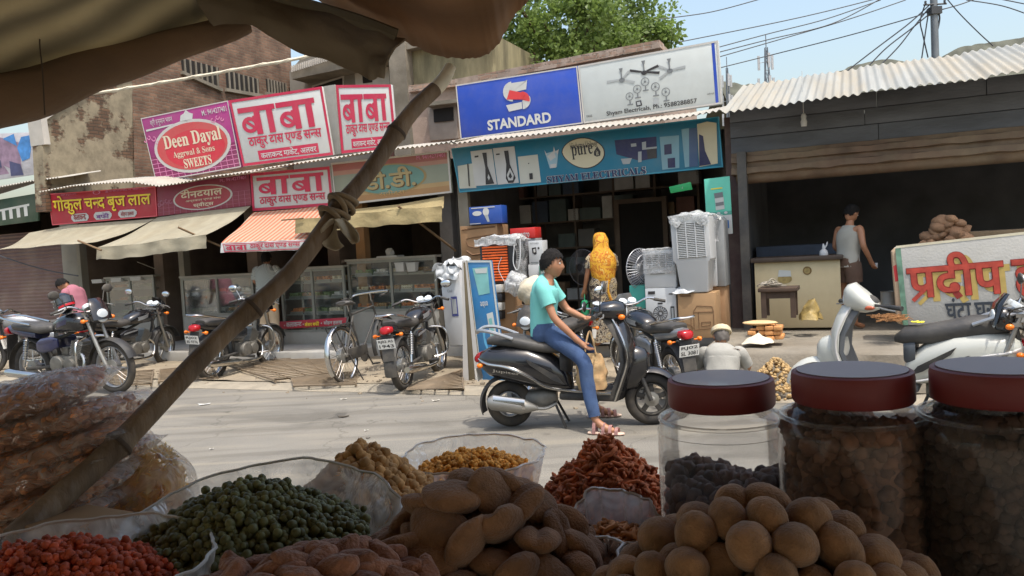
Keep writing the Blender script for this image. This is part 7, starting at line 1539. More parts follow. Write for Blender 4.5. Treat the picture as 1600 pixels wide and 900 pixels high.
# ================================================================== THE STALL WE LOOK OUT OF
M_tan = srgb('stall_canvas', (176,164,134), rough=.95, var=.14, scale=3, dirt=.4, dirtcol=lin((120,98,66)), bump=.3, bscale=18, trans=.34)
M_brn = srgb('brown_canvas', (136,104,72), rough=.95, var=.12, scale=3, dirt=.35, dirtcol=lin((104,66,40)), bump=.25, bscale=14, trans=.20)
M_drk = srgb('dark_canvas', (122,108,86), rough=.95, var=.16, scale=4, dirt=.3, bump=.4, bscale=16, trans=.05)
for M_, sc, amt in ((M_tan, 2.6, .45), (M_brn, 1.3, .25)):
    t_ = M_.node_tree; b_ = t_.nodes['Principled BSDF']; src = b_.inputs['Base Color'].links[0].from_socket; tc_ = t_.nodes.new('ShaderNodeTexCoord')
    wv = t_.nodes.new('ShaderNodeTexWave'); wv.bands_direction = 'Y'; wv.inputs['Scale'].default_value = sc; wv.inputs['Distortion'].default_value = 1.2; wv.inputs['Detail'].default_value = 3; wv.inputs['Detail Scale'].default_value = .6; t_.links.new(tc_.outputs['Object'], wv.inputs['Vector'])
    mr = t_.nodes.new('ShaderNodeMapRange'); mr.inputs['To Min'].default_value = 1-amt; mr.inputs['To Max'].default_value = 1.08; t_.links.new(wv.outputs['Fac'], mr.inputs['Value'])
    hs = t_.nodes.new('ShaderNodeHueSaturation'); t_.links.new(mr.outputs[0], hs.inputs['Value']); t_.links.new(src, hs.inputs['Color']); t_.links.new(hs.outputs[0], b_.inputs['Base Color'])
    for n_ in t_.nodes:
        if n_.type == 'BSDF_TRANSLUCENT': t_.links.new(hs.outputs[0], n_.inputs['Color'])
can = thing('stall_canopy', 'brown canvas stall canopy overhead with a loose folded flap, top left of the view', 'canopy', atY(640, 62, 1.9))
co_ = Vector(can.location)
def edge_curve(P, a): f = a*(len(P)-1); i = min(int(f), len(P)-2); return P[i].lerp(P[i+1], f-i)
fr1 = bez([Vector((-3.2,1.5,1.7)), atY(-420,250,1.6), atY(-40,150,1.72), atY(120,112,1.78), atY(260,66,1.84), atY(372,30,1.88), atY(470,2,1.9)], 8)
def tanf(a, b):
    p = edge_curve(fr1, a); q = Vector((p.x*1.15-.1, -1.7, 2.62)); r_ = p.lerp(q, b); f = math.sin(math.pi*min(1, b*1.05))
    r_.z += .016*(abs(math.sin(b*30+a*1.2))**.6-.5)*min(1, b*9) + .008*math.sin(b*71+a*4+1)*min(1, b*12) - .05*f + .02*noise.noise((a*7, b*9, 0)); return r_ - co_
MB().grid(tanf, 60, 130, .003).build('canvas', M_tan, can, angle=80)
fr2 = bez([atY(452,-22,1.93), atY(520,18,1.93), atY(600,50,1.92), atY(660,78,1.91), atY(703,92,1.9), atY(742,97,1.88), atY(772,70,1.84), atY(800,34,1.80), atY(828,-4,1.72), atY(880,-160,1.45), Vector((.75,1.12,2.36)), Vector((1.5,1.0,2.44)), Vector((2.8,.95,2.5))], 8)
def brnf(a, b):
    p = edge_curve(fr2, a); q = Vector((p.x*1.0+(-.15 if a < .6 else 0), -1.7, 2.62)); r_ = p.lerp(q, b); w = min(1, b*8)
    r_.z += .012*noise.noise((p.x*5, b*14, 6)) + .006*noise.noise((p.x*14+b*5, b*20, 2)) + .022*noise.noise((a*9, b*5, 3)) + .006*math.sin(a*31+b*4)*w - .03*math.sin(math.pi*b)
    return r_ - co_ + Vector((0, 0, .005*noise.noise((a*60, 0, 8))*(1-w)))
MB().grid(brnf, 150, 80, .004).build('brown_canvas', M_brn, can, angle=80)
top_ = bez([atY(300,-30,1.80), atY(372,-22,1.80), atY(450,0,1.80), atY(545,26,1.80), atY(600,52,1.80), atY(634,62,1.80)], 8); bot_ = bez([atY(330,36,1.74), atY(392,40,1.73), atY(470,84,1.72), atY(545,108,1.71), atY(578,121,1.71), atY(600,124,1.72)], 8)
def flapf(a, b):
    p = edge_curve(top_, a).lerp(edge_curve(bot_, a), b); return p - co_ + Vector((0, .016*math.sin(a*9+b*1.5)*(.3+.7*b)+.02*noise.noise((a*7,b*3,4))-.04*math.sin(3.14*b), .006*noise.noise((a*9,b*5,0))))
MB().grid(flapf, 60, 24, .004).build('hanging_flap', M_drk, can, angle=80)
MB().tube(bez([p - co_ for p in (atY(380,-14,1.78), atY(480,14,1.78), atY(560,38,1.78), atY(618,60,1.79))], 5), [.022]*16, 8).build('rolled_hem', M_tan, can)
MB().grid(lambda a, b: Vector((-3.6+6.6*a, -1.7+.05*math.sin(a*40)*b, 2.62-1.0*b)) - co_, 60, 12, .004).build('unseen_shade_sheet', M_drk, can, angle=80)  # unseen sheet added behind the camera to keep light off the goods
P = [atY(-60,172,1.66), atY(60,140,1.70), atY(170,104,1.75), atY(280,68,1.80), atY(385,32,1.86)]
bm_ = MB().tube(bez(P, 6), [.060-.034*i/24 for i in range(25)], 14); bm_.v = [p + Vector((noise.noise(p*6), noise.noise(p*6+Vector((4,0,0))), noise.noise(p*6+Vector((0,4,0)))))*.010 for p in bm_.v]
M_beam = srgb('old_beam', (118,94,70), rough=.9, var=.35, scale=5, bump=.5, bscale=22, stretch=(.4,1,1)); obj(bm_, 'wooden_beam', 'thick rough dark wooden beam under the canopy, at the upper left', 'beam', M_beam)
M_tw = srgb('twine', (70,58,46), rough=.9)
obj(MB().tube(bez([atY(90,-10,1.7), atY(72,34,1.66), atY(62,60,1.62), atY(66,110,1.6), atY(70,180,1.6)], 6), .0014, 5), 'thread', 'thin dark thread dangling from the canopy in front of the beam', 'thread', M_tw)
rp_ = bez([atY(112,151,3.2), atY(200,138,3.2), atY(300,121,3.2), atY(400,103,3.2), atY(480,88,3.2), atY(560,60,3.2)], 8); rl = MB()
rl.tube(rp_, .006, 6); rl.tube([p+Vector((0, .004*math.sin(i*1.5), .004*math.cos(i*1.5))) for i, p in enumerate(rp_)], .0045, 5)
obj(rl, 'rope', 'pale twisted rope stretched in front of the brick house', 'rope', srgb('pale_rope', (206,196,174), rough=.9))
# ---- bamboo pole
path = [((22,842),1.22,.0225), ((100,772),1.30,.0228), ((186,694),1.38,.0228), ((270,606),1.46,.0222), ((352,520),1.54,.0212), ((449,432),1.61,.0205), ((512,350),1.68,.0205), ((531,322),1.70,.0205), ((574,272),1.75,.0205), ((641,178),1.82,.021), ((688,131),1.87,.0195), ((704,104),1.89,.016)]
BM = srgb('bamboo', (122,102,78), rough=.65, var=.5, scale=16, stretch=(1,1,.25), bump=.5, bscale=40, dirt=.6, dirtcol=lin((70,52,36)))
C3 = bez([atY(*p, Y) for p, Y, r_ in path], 9); R3 = [v.x for v in bez([(r_,0,0) for p, Y, r_ in path], 9)]
nodes = (18, 40, 63, 78)
R3 = [r_*(.92-.05*i/len(R3)) for i, r_ in enumerate(R3)]
for nidx in nodes:
    for d in range(-2, 3): R3[nidx+d] *= 1+.24*math.exp(-(d/.9)**2)
pole = thing('bamboo_pole', 'thick knotted bamboo pole slanting across the view, holding up the canopy', 'pole', C3[0]); o_ = Vector(pole.location); n90 = len(C3)-12
nd_ = srgb('bamboo_node', (74,60,46), rough=.8, var=.3, scale=30)
for nidx in nodes: MB().tube([C3[nidx]-o_+(C3[nidx+1]-C3[nidx]).normalized()*k_ for k_ in (-.004,0,.004)], [R3[nidx]*1.0, R3[nidx]*1.05, R3[nidx]*1.0], 16, False).build('node_ring', nd_, pole)
MB().tube([p-o_ for p in C3[:n90+1]], R3[:n90+1], 16).build('stem', BM, pole, angle=60); MB().tube([p-o_ for p in C3[n90:]], [r_*.98 for r_ in R3[n90:]], 14).build('bare_tip', srgb('bamboo_bare', (212,200,172), rough=.7, var=.2, scale=18), pole)
kn = MB(); ctr = atY(528,326,1.695); ax = (atY(574,272,1.75)-atY(493,372,1.66)).normalized(); a1 = ax.orthogonal().normalized(); a2 = ax.cross(a1)
for j in range(5):
    c = ctr+ax*(-.026+.013*j); tl = .25*math.sin(j*2.1)
    kn.tube([c+(a1*math.cos(t)+a2*math.sin(t))*(.0265+.003*math.sin(j*3+t*2))+ax*tl*.05*math.cos(t) for t in [6.283*k/24 for k in range(24)]], .0058, 7, closed=True)
tie = thing('cloth_tie', 'grey cloth strip knotted round the bamboo pole with two loose ends', 'cloth tie', ctr); M_tie = srgb('tie_cloth', (166,154,130), rough=.95, var=.2, scale=14, bump=.3)
kn.xf(Matrix.Translation(-ctr)).build('knot', srgb('knot_cloth', (128,110,84), rough=.95, var=.25, scale=20), tie, angle=70)
for Pq, w in (([(520,342),(512,360),(519,380),(532,388)], .0165), ([(528,342),(541,356),(552,368),(557,379)], .012)):
    Q = bez([atY(x, y, 1.66) for x, y in Pq], 5); MB().grid(lambda a, b: edge_curve(Q, a)+Vector(((b-.5)*w*2*(.35+.65*math.sin(.4+2.4*a)), -.012*math.sin(b*5+a*3), (b-.5)*w*.4)) - ctr, 14, 8, .002).build('loose_end', M_tie, tie, angle=80)
for M_ in (): pass
# ---- table
M_tarp = srgb('table_tarp', (96,74,56), rough=.8, var=.2, scale=4, dirt=.3, bump=.3)
tb = thing('stall_table', 'low dark goods table under the heaps of snacks', 'table', (0,.95,0)); MB().box(-1.7,1.7,-.6,.72,.98,1.03).build('top', M_tarp, tb, bevel=.01); MB().box(-1.68,1.68,.68,.70,.15,.975).build('skirt', M_tarp, tb)
for x in (-1.6,1.54):
    for y in (-.55,.58): MB().box(x,x+.06,y,y+.06,0,.979).build('leg', M_dw, tb)
# ---- heap helpers
def blob(r_, seed, nu=10, nv=7, am=.25, fr=1.6):
    mb = MB(); mb.ball((0,0,0), r_, nu, nv); mb.v = [p*(1+am*noise.noise(p.normalized()*fr+Vector((seed,0,0)))) for p in mb.v]; return mb
def sticky(L, r_, seed):
    rg = random.Random(seed); mb = MB(); mb.tube(bez([(-L,0,0),(-L*.3,rg.uniform(-.3,.3)*L,0),(L*.3,rg.uniform(-.3,.3)*L,rg.uniform(-.2,.2)*L),(L,0,0)], 2), [r_*.5]+[r_]*5+[r_*.4], 5); return mb
def mound(c, rx, ry, h, n, protos, m, name, label, seed=1, p=1.3, jit=.5, flat_=False, cut=None, s0=.8, s1=1.2, core=None):
    rg = random.Random(seed); vs = []; fs = []; c = Vector(c)
    k = 0
    while k < n:
        x, y = rg.uniform(-1,1), rg.uniform(-1,1); d = math.hypot(x, y)
        if d > 1: continue
        z = h*(1-d**p) + .004*rg.gauss(0,1) - rg.random()**3*.006; q = protos[rg.randrange(len(protos))]; s_ = rg.uniform(s0, s1)
        M_ = Matrix.Translation((x*rx, y*ry, z)) @ Matrix.Rotation(rg.uniform(0,6.28), 4, 'Z') @ Matrix.Rotation(rg.gauss(0,jit), 4, 'Y') @ Matrix.Rotation(rg.gauss(0,jit), 4, 'X') @ Matrix.Scale(s_, 4)
        o = len(vs); vs += [M_ @ v for v in q.v]; fs += [tuple(i+o for i in f) for f in q.f]; k += 1
    # a solid core under the loose pieces
    n_ = 28; rings = [[Vector((rx*t*math.cos(6.283*j/n_), ry*t*math.sin(6.283*j/n_), h*(1-t**p)-.008)) for j in range(n_)] for t in (1.0,.85,.7,.55,.4,.25,.1,.01)]
    mb = MB().add(vs, fs); mb.loft([[Vector((q.x,q.y,-.05)) for q in rings[0]]]+rings)
    mb.xf(Matrix.Translation(c)); o = mb.build(name, m, None, smooth=True, angle=80, fix=False, recenter=False); o.data.transform(Matrix.Translation(-c)); o.location = c
    return tag(o, label, 'snack heap', None, 'stuff')
F_bag = film('sack_film', (.86,.84,.80), .46, rough=.4, gloss=.10, wr=.5, wscale=18); F_clear = film('clear_film', (.9,.88,.84), .16, rough=.15, gloss=.35, wr=.8, wscale=16)
def sack(label, c, rx, ry, ztop, zbot=1.032, back=.03, seed=0, m=None, flare=.035, h2=None, name='plastic_sack', cat='sack', pk=.0022, tilt=0.):
    def fn(a, b):
        t = 6.2832*a; w = 1+.03*noise.noise((math.cos(t)*2, math.sin(t)*2, seed)); k = .96 if b < .7 else .96+flare/rx*((b-.7)/.3)
        zt = ztop + back*max(0, math.sin(t-tilt)) + .010*noise.noise((math.cos(t)*1.6, math.sin(t)*2.5, seed+4)); pu = pk*(math.sin(t*17+seed)+.7*math.sin(t*29+2*seed))*min(1, b*1.2)
        return Vector(((rx*k*w+pu)*math.cos(t), (ry*k*w+pu)*math.sin(t), zbot-c[2] + (zt-zbot)*b))
    mb = MB().grid(fn, 90, 14); r = thing(name, label, cat, Vector(c)); mb.build('film', m or F_bag, r, angle=80, fix=False)
    rim = MB(); rim.tube([fn(k/90, 1) for k in range(90)], .0022, 5, closed=True); rim.build('rim', srgb('film_rim', (200,194,184), rough=.4), r); return r
# peas
M_pea = srgb('green_pea', (104,104,64), rough=.55, var=.3, scale=60, spec=.4); pc = atY(402, 826, 1.10)
sack('plastic lined sack open at the top, full of green peas', pc, .172, .150, pc.z+.0, back=.048, seed=2)
mound(pc+Vector((-.01,0,-.012)), .162, .140, .074, 2200, [blob(.0059,k,8,6,.12) for k in range(4)], M_pea, 'green_peas', 'heap of small dark green peas in a plastic lined sack, left of the brown cakes', 3, 1.5)
# red snack
M_redsn = srgb('red_snack', (184,82,48), rough=.7, var=.35, scale=50); rc = atY(105, 905, .95)
sack('plastic lined basin with a curled clear rim, full of red crisp snack, bottom left', rc, .160, .115, rc.z+.012, back=.025, seed=5, flare=.02)
mound(rc+Vector((-.02,0,-.01)), .150, .112, .052, 1900, [blob(.0050,k+9,7,5,.45,2.5) for k in range(4)], M_redsn, 'red_snack', 'heap of small red crisp snack pieces at the bottom left', 4, 1.6)
# beige nuggets
M_beig = srgb('beige_nugget', (186,142,88), rough=.85, var=.28, scale=40); bc = atY(572, 772, 1.36)
mound(bc, .112, .11, .085, 520, [blob(.0098,k+20,8,6,.4,2.0) for k in range(5)], M_beig, 'beige_nuggets', 'pointed heap of beige snack nuggets, behind the green peas', 5, 1.15)
sack('sack under the pointed heap of beige nuggets', bc+Vector((0,0,-.01)), .108, .105, bc.z-.005, back=.0, seed=8, flare=.0)
# orange bits in a basin
M_orb = srgb('orange_bits', (206,146,62), rough=.8, var=.25, scale=60); oc = atY(738, 722, 1.52)
sack('wide translucent white plastic basin of orange crumbs at the table edge', oc, .125, .11, oc.z+.012, back=.012, seed=11, flare=.02, name='plastic_basin', cat='basin')
mound(oc+Vector((0,0,-.022)), .115, .10, .040, 900, [blob(.0055,k+30,6,5,.5,2.5) for k in range(4)], M_orb, 'orange_crumbs', 'low heap of orange yellow crumbs in the translucent basin', 6, 1.6)
# red-brown sticks
M_rbs = srgb('redbrown_stick', (186,108,66), rough=.75, var=.4, scale=40); sc_ = atY(950, 786, 1.30)
mound(sc_, .118, .115, .112, 1150, [sticky(.013,.0034,k) for k in range(5)]+[sticky(.009,.003,9)], M_rbs, 'red_sticks', 'tall pointed heap of thin red brown snack sticks, left of the jars', 7, 1.1, .6)
sack('sack under the tall heap of red brown sticks', sc_+Vector((0,0,-.02)), .116, .112, sc_.z-.004, back=.0, seed=14, m=srgb('sack_maroon', (96,62,56), rough=.6), flare=.004)
# small bag of light sticks
M_lts = srgb('tan_stick', (190,132,80), rough=.75, var=.25, scale=40); lc = atY(962, 836, 1.10)
sack('small clear lined bag of tan sticks between the cakes and the jars', lc, .058, .056, lc.z+.012, back=.034, seed=17, flare=.01)
mound(lc+Vector((0,0,-.006)), .052, .05, .012, 170, [sticky(.010,.0032,k+20) for k in range(4)], M_lts, 'tan_sticks', 'small bagful of pale tan snack sticks in front of the red brown heap', 8, 1.5, .4)
# ---- large pieces, one by one
def loose(name, label, cat, group, protos, m, poses):
    base = [tag(p.build(name, m, None, recenter=False, angle=80, fix=False), label, cat, group) for p in protos]
    for i, (loc, rot, s_) in enumerate(poses):
        o = base[i] if i < len(base) else base[i % len(base)].copy()
        if i >= len(base): COL.objects.link(o)
        o.location = loc; o.rotation_euler = rot; o.scale = s_ if isinstance(s_, tuple) else (s_,)*3
def pile(c, rx, ry, h, layers, size, seed, p=1.4, tilt=.5, gap=1.55, vis=None):
    """loose pieces on a mound: spread out by rejection, outermost layer first"""
    rg = random.Random(seed); out = []; pos = []
    for L in range(layers):
        k = 1-L*size*1.1/max(h, .001)
        if k <= 0: break
        tries = 0
        while tries < 1400:
            tries += 1; x, y = rg.uniform(-1,1), rg.uniform(-1,1); d = math.hypot(x, y)
            if d > 1: continue
            z = h*(1-d**p) - L*size*1.1 + rg.uniform(-.15,.15)*size; q = Vector(c)+Vector((x*rx, y*ry, z))
            if any((q-o).length < size*gap for o in pos): continue
            pos.append(q); out.append((q, (rg.gauss(0,tilt), rg.gauss(0,tilt), rg.uniform(0,6.28)), rg.uniform(.88,1.15)))
    return out
M_cake = srgb('brown_cake', (146,108,76), rough=.95, var=.3, scale=34, bump=.4, bscale=320, sheen=.2); M_ball = srgb('brown_ball', (152,114,78), rough=.95, var=.3, scale=60, bump=.35, bscale=420, sheen=.2); M_lump = srgb('reddish_lump', (152,104,78), rough=.95, var=.25, scale=30, bump=.5, bscale=120, sheen=.2)
def cake(k):
    mb = MB(); mb.ball((0,0,0), (.036,.029,.0155), 30, 18); mb.v = [p*(1+.16*noise.noise(p*30+Vector((k*7,0,0)))+.06*noise.noise(p*110+Vector((k,3,0)))) for p in mb.v]
    if k % 2: mb.v = [Vector((p.x, p.y, p.z-.006*math.exp(-(p.y/.006)**2)*(1 if p.z > 0 else 0))) for p in mb.v]
    return mb
def ballm(k):
    mb = MB(); mb.ball((0,0,0), (.0215+.003*(k%3),.0212,.0196), 26, 18); mb.v = [p*(1+.10*noise.noise(p*36+Vector((k*5,0,0)))+.035*noise.noise(p*150+Vector((k,0,0)))) for p in mb.v]; return mb
def lumpm(k):
    mb = MB(); mb.ball((0,0,0), (.030,.015,.013), 18, 12); mb.v = [p*(1+.25*noise.noise(p*45+Vector((k*5,0,0)))+.08*noise.noise(p*120)) for p in mb.v]; return mb
cc = atY(745, 915, .98)
sack('clear plastic lined sack under the big brown cakes, its rim curling up on the right', cc+Vector((0,0,-.02)), .172, .14, cc.z+.002, back=.040, seed=21, flare=.016, m=F_clear, tilt=R(-105))
loose('brown_cake', 'flat oval brown cake in the big central heap', 'snack', 'brown cakes in the central heap', [cake(k) for k in range(6)], M_cake, pile(cc+Vector((.005,0,.0)), .165, .135, .130, 3, .028, 3, 1.7, .7, 1.30))
bcn = atY(1195, 935, .80)
loose('brown_ball', 'round fuzzy brown ball in the heap in front of the jars', 'snack', 'brown balls in front of the jars', [ballm(k) for k in range(5)], M_ball, pile(bcn, .172, .13, .098, 4, .0215, 5, 1.5, .8, 1.58))
ctl = atY(1195, 960, .80); obj(MB().lathe([(.155,-.25),(.17,-.02),(.165,-.01),(.0,-.012)], 36, Matrix.Translation(ctl)), 'metal_tray', 'shadowed round tray under the brown balls', 'tray', M_tarp)
lcn = atY(485, 925, .84)
loose('reddish_lump', 'long reddish brown lump at the bottom edge, below the green peas', 'snack', 'reddish lumps at the bottom edge', [lumpm(k) for k in range(5)], M_lump, pile(lcn, .125, .09, .036, 2, .022, 8, 1.6, .35, 1.05))
obj(MB().lathe([(.12,-.25),(.13,-.02),(.125,-.008),(.0,-.004)], 36, Matrix.Translation(lcn)), 'metal_tray', 'shadowed tray under the reddish lumps', 'tray', M_tarp)
# ---- jars
M_lid = srgb('maroon_lid', (122,44,42), rough=.5, var=.08, scale=6, coat=.0, dirt=.15); M_jar = film('jar_plastic', (.92,.94,.93), .07, rough=.08, gloss=.22)
def jar(label, px, ptop, Y, rl, rb, H, fill, m_in, seed, piece, in_label):
    p = atY(px, ptop, Y); r = thing('jar', label, 'jar', (p.x, Y, p.z-H), 0, 'clear jars with maroon lids'); lh = .039
    MB().lathe([(rl*.97,H-lh),(rl,H-lh+.003),(rl,H-.008),(rl*.985,H-.002),(rl*.94,H),(rl*.90,H-.0015),(.0,H-.0015)], 56).build('lid', M_lid, r, angle=40); MB().lathe([(.0,H+.0008),(rl*.90,H+.0008),(rl*.90,H-.0005),(.0,H-.0005)], 48).build('lid_top', srgb('lid_top_sky_tint', (150,126,126), rough=.35, var=.08, scale=8, coat=.2), r)  # paler disc on the lid: reflected sky put into its colour
    MB().lathe([(rl*.93,H-lh-.006),(rl*.93,H-lh+.01)], 48, None, False).lathe([(.0,.002),(rb*.92,.002),(rb,.02),(rb,H*.72),(rb*.99,H-lh-.035),(rb*.95,H-lh-.018),(rl*.95,H-lh-.006)], 56, None, False).build('glass', M_jar, r, angle=60, fix=False)
    MB().tube([(rb*.955*math.cos(6.283*k/48), rb*.955*math.sin(6.283*k/48), H-lh-.017) for k in range(48)], .003, 6, closed=True).build('shoulder_ring', M_jar, r)
    rg = random.Random(seed); vs = []; fs = []; ps = [blob(piece,seed+k,9,7,.4,2.0) for k in range(4)]
    def put(q):
        b = ps[rg.randrange(4)]; M_ = Matrix.Translation(q) @ Matrix.Rotation(rg.uniform(0,6.28), 4, 'Z') @ Matrix.Rotation(rg.uniform(0,3), 4, 'X') @ Matrix.Scale(rg.uniform(.8,1.15), 4); o = len(vs); vs.extend(M_ @ v for v in b.v); fs.extend(tuple(i+o for i in f) for f in b.f)
    zt = H*fill; n = int(2*math.pi*rb*zt/(piece*piece*1.9))
    for i in range(n): t = rg.uniform(0,6.283); rr_ = rb-.004-piece*1.05-rg.random()*piece*.8; put(Vector((rr_*math.cos(t), rr_*math.sin(t), rg.uniform(piece, zt + .015*math.sin(t*2+seed)))))
    for i in range(int(3.14*rb*rb/(piece*piece*1.6))):
        t = rg.uniform(0,6.283); d = rb*.88*math.sqrt(rg.random()); put(Vector((d*math.cos(t), d*math.sin(t), zt-piece*.3+rg.uniform(-.4,.7)*piece + .015*math.sin(t*2+seed)*d/rb)))
    mb = MB().add(vs, fs); mb.lathe([(.0,.01),(rb*.8,.01),(rb*.8,zt-piece),(.0,zt-piece*.6)], 24); o = mb.build('jar_filling', m_in, None, angle=80, fix=False, recenter=False); o.location = r.location; tag(o, in_label, 'snack heap', None, 'stuff')
M_in1 = srgb('dark_violet_sweet', (104,78,64), rough=.7, var=.3, scale=40); M_in2 = srgb('dark_brown_sweet', (136,98,74), rough=.8, var=.3, scale=40); M_in3 = srgb('black_brown_sweet', (86,66,54), rough=.8, var=.3, scale=40)
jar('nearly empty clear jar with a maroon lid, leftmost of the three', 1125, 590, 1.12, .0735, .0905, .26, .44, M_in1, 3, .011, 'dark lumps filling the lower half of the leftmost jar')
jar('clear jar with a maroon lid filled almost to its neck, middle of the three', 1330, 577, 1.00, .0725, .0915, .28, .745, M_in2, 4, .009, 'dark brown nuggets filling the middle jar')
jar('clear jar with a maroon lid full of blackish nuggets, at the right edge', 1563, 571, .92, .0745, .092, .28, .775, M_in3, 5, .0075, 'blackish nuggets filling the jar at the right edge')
bx = thing('jar_shelf', 'low dark shelf box the three jars stand on, hidden behind the brown balls', 'shelf', (.45,1.0,1.032)); zt = 1.205; MB().box(-.25,.6,-.02,.22,0,.19).build('box', M_tarp, bx)
# ---- snack packets at the left
F_pack = film('packet_film', (.92,.87,.80), .30, rough=.2, gloss=.14, wr=1.0, wscale=22); M_pk = srgb('packet_snack', (226,164,118), rough=.8, var=.35, scale=40, trans=.25); M_yl = srgb('yellow_flake', (236,200,120), rough=.7, var=.22, scale=20, trans=.45)
def packet(label, c, L, Wd, T, rot, seed):
    r = thing('snack_packet', label, 'packet', c, 0, 'stacked clear snack packets'); r.rotation_euler = rot
    def fn(a, b, sgn, k=1.0):
        x, y = (a-.5)*2, (b-.5)*2; e = max(0, 1-abs(x)**2.6)**.55*max(0, 1-abs(y)**2.6)**.55
        q = Vector((x*L/2*k, y*Wd/2*k, sgn*T/2*e*k)); return q + Vector((0,0,.010*noise.noise((x*4+seed, y*4, sgn*3))*(.25+e))) + Vector((.006*noise.noise((y*6,seed,1)), .006*noise.noise((x*6,seed,2)), .012*noise.noise((x*2.2+seed,y*2.2,7))*(1-e)))
    for sgn in (1,-1): MB().grid(lambda a, b: fn(a, b, sgn), 30, 24).build('film', F_pack, r, angle=80, fix=False)
    rg = random.Random(seed); vs = []; fs = []; ps = [sticky(.012,.0045,k+seed) for k in range(3)]+[blob(.008,seed+k,7,5,.5,2.3) for k in range(2)]
    for i in range(480):
        x, y = rg.uniform(-.88,.78), rg.uniform(-.9,.9); e = max(0, 1-abs(x)**2.6)**.55*max(0, 1-abs(y)**2.6)**.55; b = ps[rg.randrange(5)]
        M_ = Matrix.Translation((x*L/2, y*Wd/2, rg.choice((-1,1))*max(0, T/2*e*.86-.004)*rg.uniform(.6,1))) @ Matrix.Rotation(rg.uniform(0,6.28), 4, 'Z') @ Matrix.Rotation(rg.gauss(0,.3), 4, 'Y'); o = len(vs); vs += [M_ @ v for v in b.v]; fs += [tuple(i_+o for i_ in f) for f in b.f]
    mb = MB().add(vs, fs); mb.loftx([(-.8*L/2,0,Wd*.36,T*.16),(-.3*L/2,0,Wd*.42,T*.30),(.3*L/2,0,Wd*.42,T*.30),(.72*L/2,0,Wd*.36,T*.16)], 14, 3); o = mb.build('snack', M_pk, r, angle=80, fix=False); o['kind'] = 'stuff'
ords = ['topmost', 'second', 'third', 'fourth', 'fifth', 'sixth']
for i, (px, py, Y, L, rz_, ry_) in enumerate(((34,624,1.46,.29,.10,-.20), (70,668,1.46,.36,-.05,-.24), (72,704,1.45,.37,.08,-.27), (74,740,1.45,.36,-.06,-.24), (62,776,1.44,.35,.05,-.22), (52,812,1.43,.33,-.03,-.18))):
    packet(ords[i]+' clear packet of brown snack sticks in the stack at the left', atY(px, py, Y), L, .24, .060 if i else .07, (0.05*(-1)**i, ry_, rz_), i*3+1)
yb = atY(214, 768, 1.54); r = thing('snack_bag', 'plump clear bag of pale yellow flakes behind the bamboo pole', 'bag', yb, R(-15), scale=1.38)
def yf(a, b):
    t = 6.2832*a; k = (.62+.5*math.sin(3.14*min(1, b*1.05))**.8)*(1-.45*max(0, b-.75)/.25); q = Vector((.088*k*math.copysign(abs(math.cos(t))**.8, math.cos(t)), .055*k*math.sin(t), -.09+.175*b)); return q*(1+.16*noise.noise(q*14)+.05*noise.noise(q*45))
MB().grid(yf, 40, 24).build('film', F_pack, r, angle=60, fix=False)
rg = random.Random(3); vs = []; fs = []
for i in range(800):
    a, b = rg.random(), rg.uniform(.02,.86); q = yf(a, b); p = Vector((q.x*.84*rg.uniform(.8,1), q.y*.84*rg.uniform(.8,1), q.z)); n = Vector((rg.gauss(0,1), rg.gauss(0,1), rg.gauss(0,1))).normalized(); t = n.orthogonal().normalized(); u_2 = n.cross(t); L = rg.uniform(.006,.013); w = L*.6; o = len(vs); vs += [p-t*L, p+u_2*w+n*.004, p+t*L, p-u_2*w+n*.004]; fs.append((o,o+1,o+2,o+3))
mb = MB().add(vs, fs); mb.ball((0,0,-.012), (.062,.036,.066), 14, 10); o = mb.build('flakes', M_yl, r, smooth=False, fix=False); o['kind'] = 'stuff'
bx = thing('cardboard_box', 'small tan cardboard box with faint printing, tucked under the bamboo pole', 'box', atY(122, 852, 1.24), R(-28)); MB().box(-.06,.06,-.05,.06,-.13,.042).build('box', C_card, bx, bevel=.004)
mb = MB()
for i in range(4): mb.box(-.045,.02-.01*i,-.0525,-.0502,.022-.012*i,.028-.012*i)
mb.build('printed_line', C_print, bx)
yb2 = MB().box(-.2,.2,-.12,.12,-.2,0).xf(Matrix.Translation(atY(90, 850, 1.3))); obj(yb2, 'wooden_crate', 'dark crate under the stack of snack packets, hidden by the red snack', 'crate', M_dw)

for M_, a_ in ((M_pea,.35),(M_redsn,.35),(M_beig,.22),(M_orb,.25),(M_rbs,.35),(M_lts,.25),(M_in1,.3),(M_in2,.3),(M_in3,.3),(M_pk,.3),(M_yl,.15)): vary(M_, a_)
for M_, a_ in ((M_cake,.16),(M_ball,.16),(M_lump,.18),(M_clod,.15)): vary(M_, a_, False)
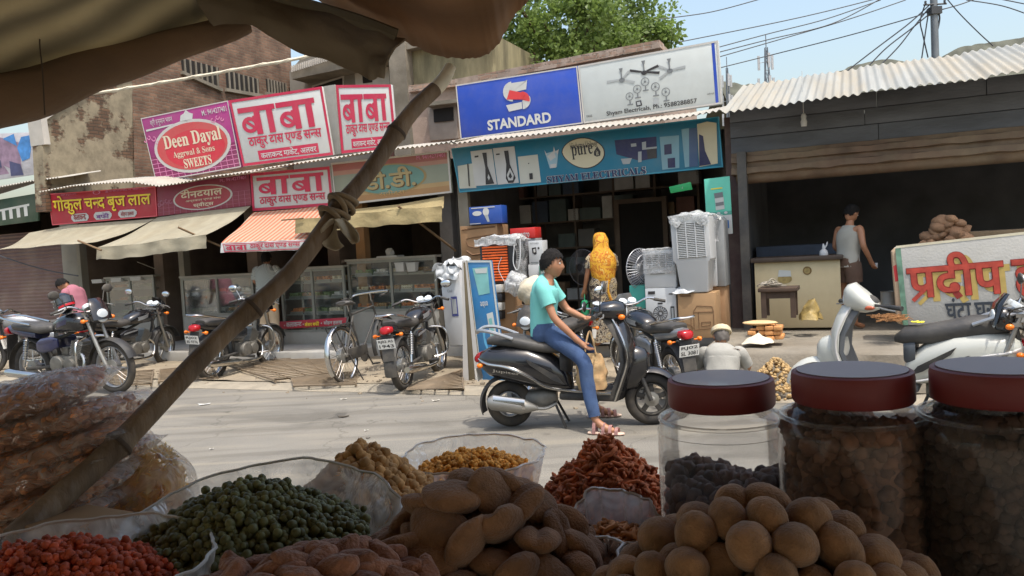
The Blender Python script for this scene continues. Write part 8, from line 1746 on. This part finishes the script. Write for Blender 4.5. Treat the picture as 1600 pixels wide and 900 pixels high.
# ================================================================== LITTER AND RUBBLE
rg = random.Random(21); mb = MB(); pr = [blob(1.0, k+60, 6, 4, .5, 1.5) for k in range(4)]
for i in range(700):
    u = rg.uniform(-14, 7); v = KERB + rg.gauss(.15, .28) if rg.random() < .7 else rg.uniform(KERB-.3, 10.2)
    if u > uR-.2 and v > 8.85: v = rg.uniform(8.3, 8.8)
    s_ = rg.choice((.008,.010,.014,.02,.03))*rg.uniform(.7,1.2); b = pr[rg.randrange(4)]; M_ = Matrix.Translation(st(u, v, .06 if v > KERB+.2 else .03 if v > KERB-.1 else .003)) @ Matrix.Rotation(rg.uniform(0,6), 4, 'Z') @ Matrix.Diagonal((s_, s_, s_*.6, 1)); o = len(mb.v); mb.v += [M_ @ q for q in b.v]; mb.f += [tuple(k+o for k in f) for f in b.f]
o = mb.build('rubble', srgb('rubble_stone', (132,120,102), rough=.95, var=.3, scale=3), None); o['kind'] = 'stuff'; tag(o, 'small stones and grit scattered along the road edge', 'rubble')
for lb, px, py, w, c in (('flat white scrap of paper on the road beside the bamboo pole', 318, 632, .11, (196,194,188)), ('small pale scrap on the road in front of the bicycle', 536, 624, .06, (186,182,170)), ('small pale scrap on the road left of the black scooter', 680, 626, .07, (190,184,170)), ('dark flattened leaf on the road before the middle motorcycle', 536, 651, .09, (78,70,58)), ('tiny white scrap far forward on the empty road', 330, 702, .03, (196,190,180)), ('tiny pale scrap on the road above the beige nuggets', 572, 673, .03, (200,196,186)), ('dark twig on the road above the green peas', 575, 685, .03, (70,62,52))):
    p = ground(px, py, .004); n = 9; P = [Vector((w*(.7+.3*math.sin(k*2.3))*math.cos(6.283*k/n), w*.6*(.7+.3*math.cos(k*1.7))*math.sin(6.283*k/n), .006+.006*math.sin(k*1.9))) + p for k in range(n)]
    m_ = MB(); m_.add([*P, *[q-Vector((0,0,.003)) for q in P]], [tuple(range(n)), tuple(range(n, 2*n))[::-1]]+[(k, k+n, (k+1) % n+n, (k+1) % n) for k in range(n)]); obj(m_, 'litter_scrap', lb, 'litter', srgb('scrap_%d_%d' % c[:2], c, rough=.8))
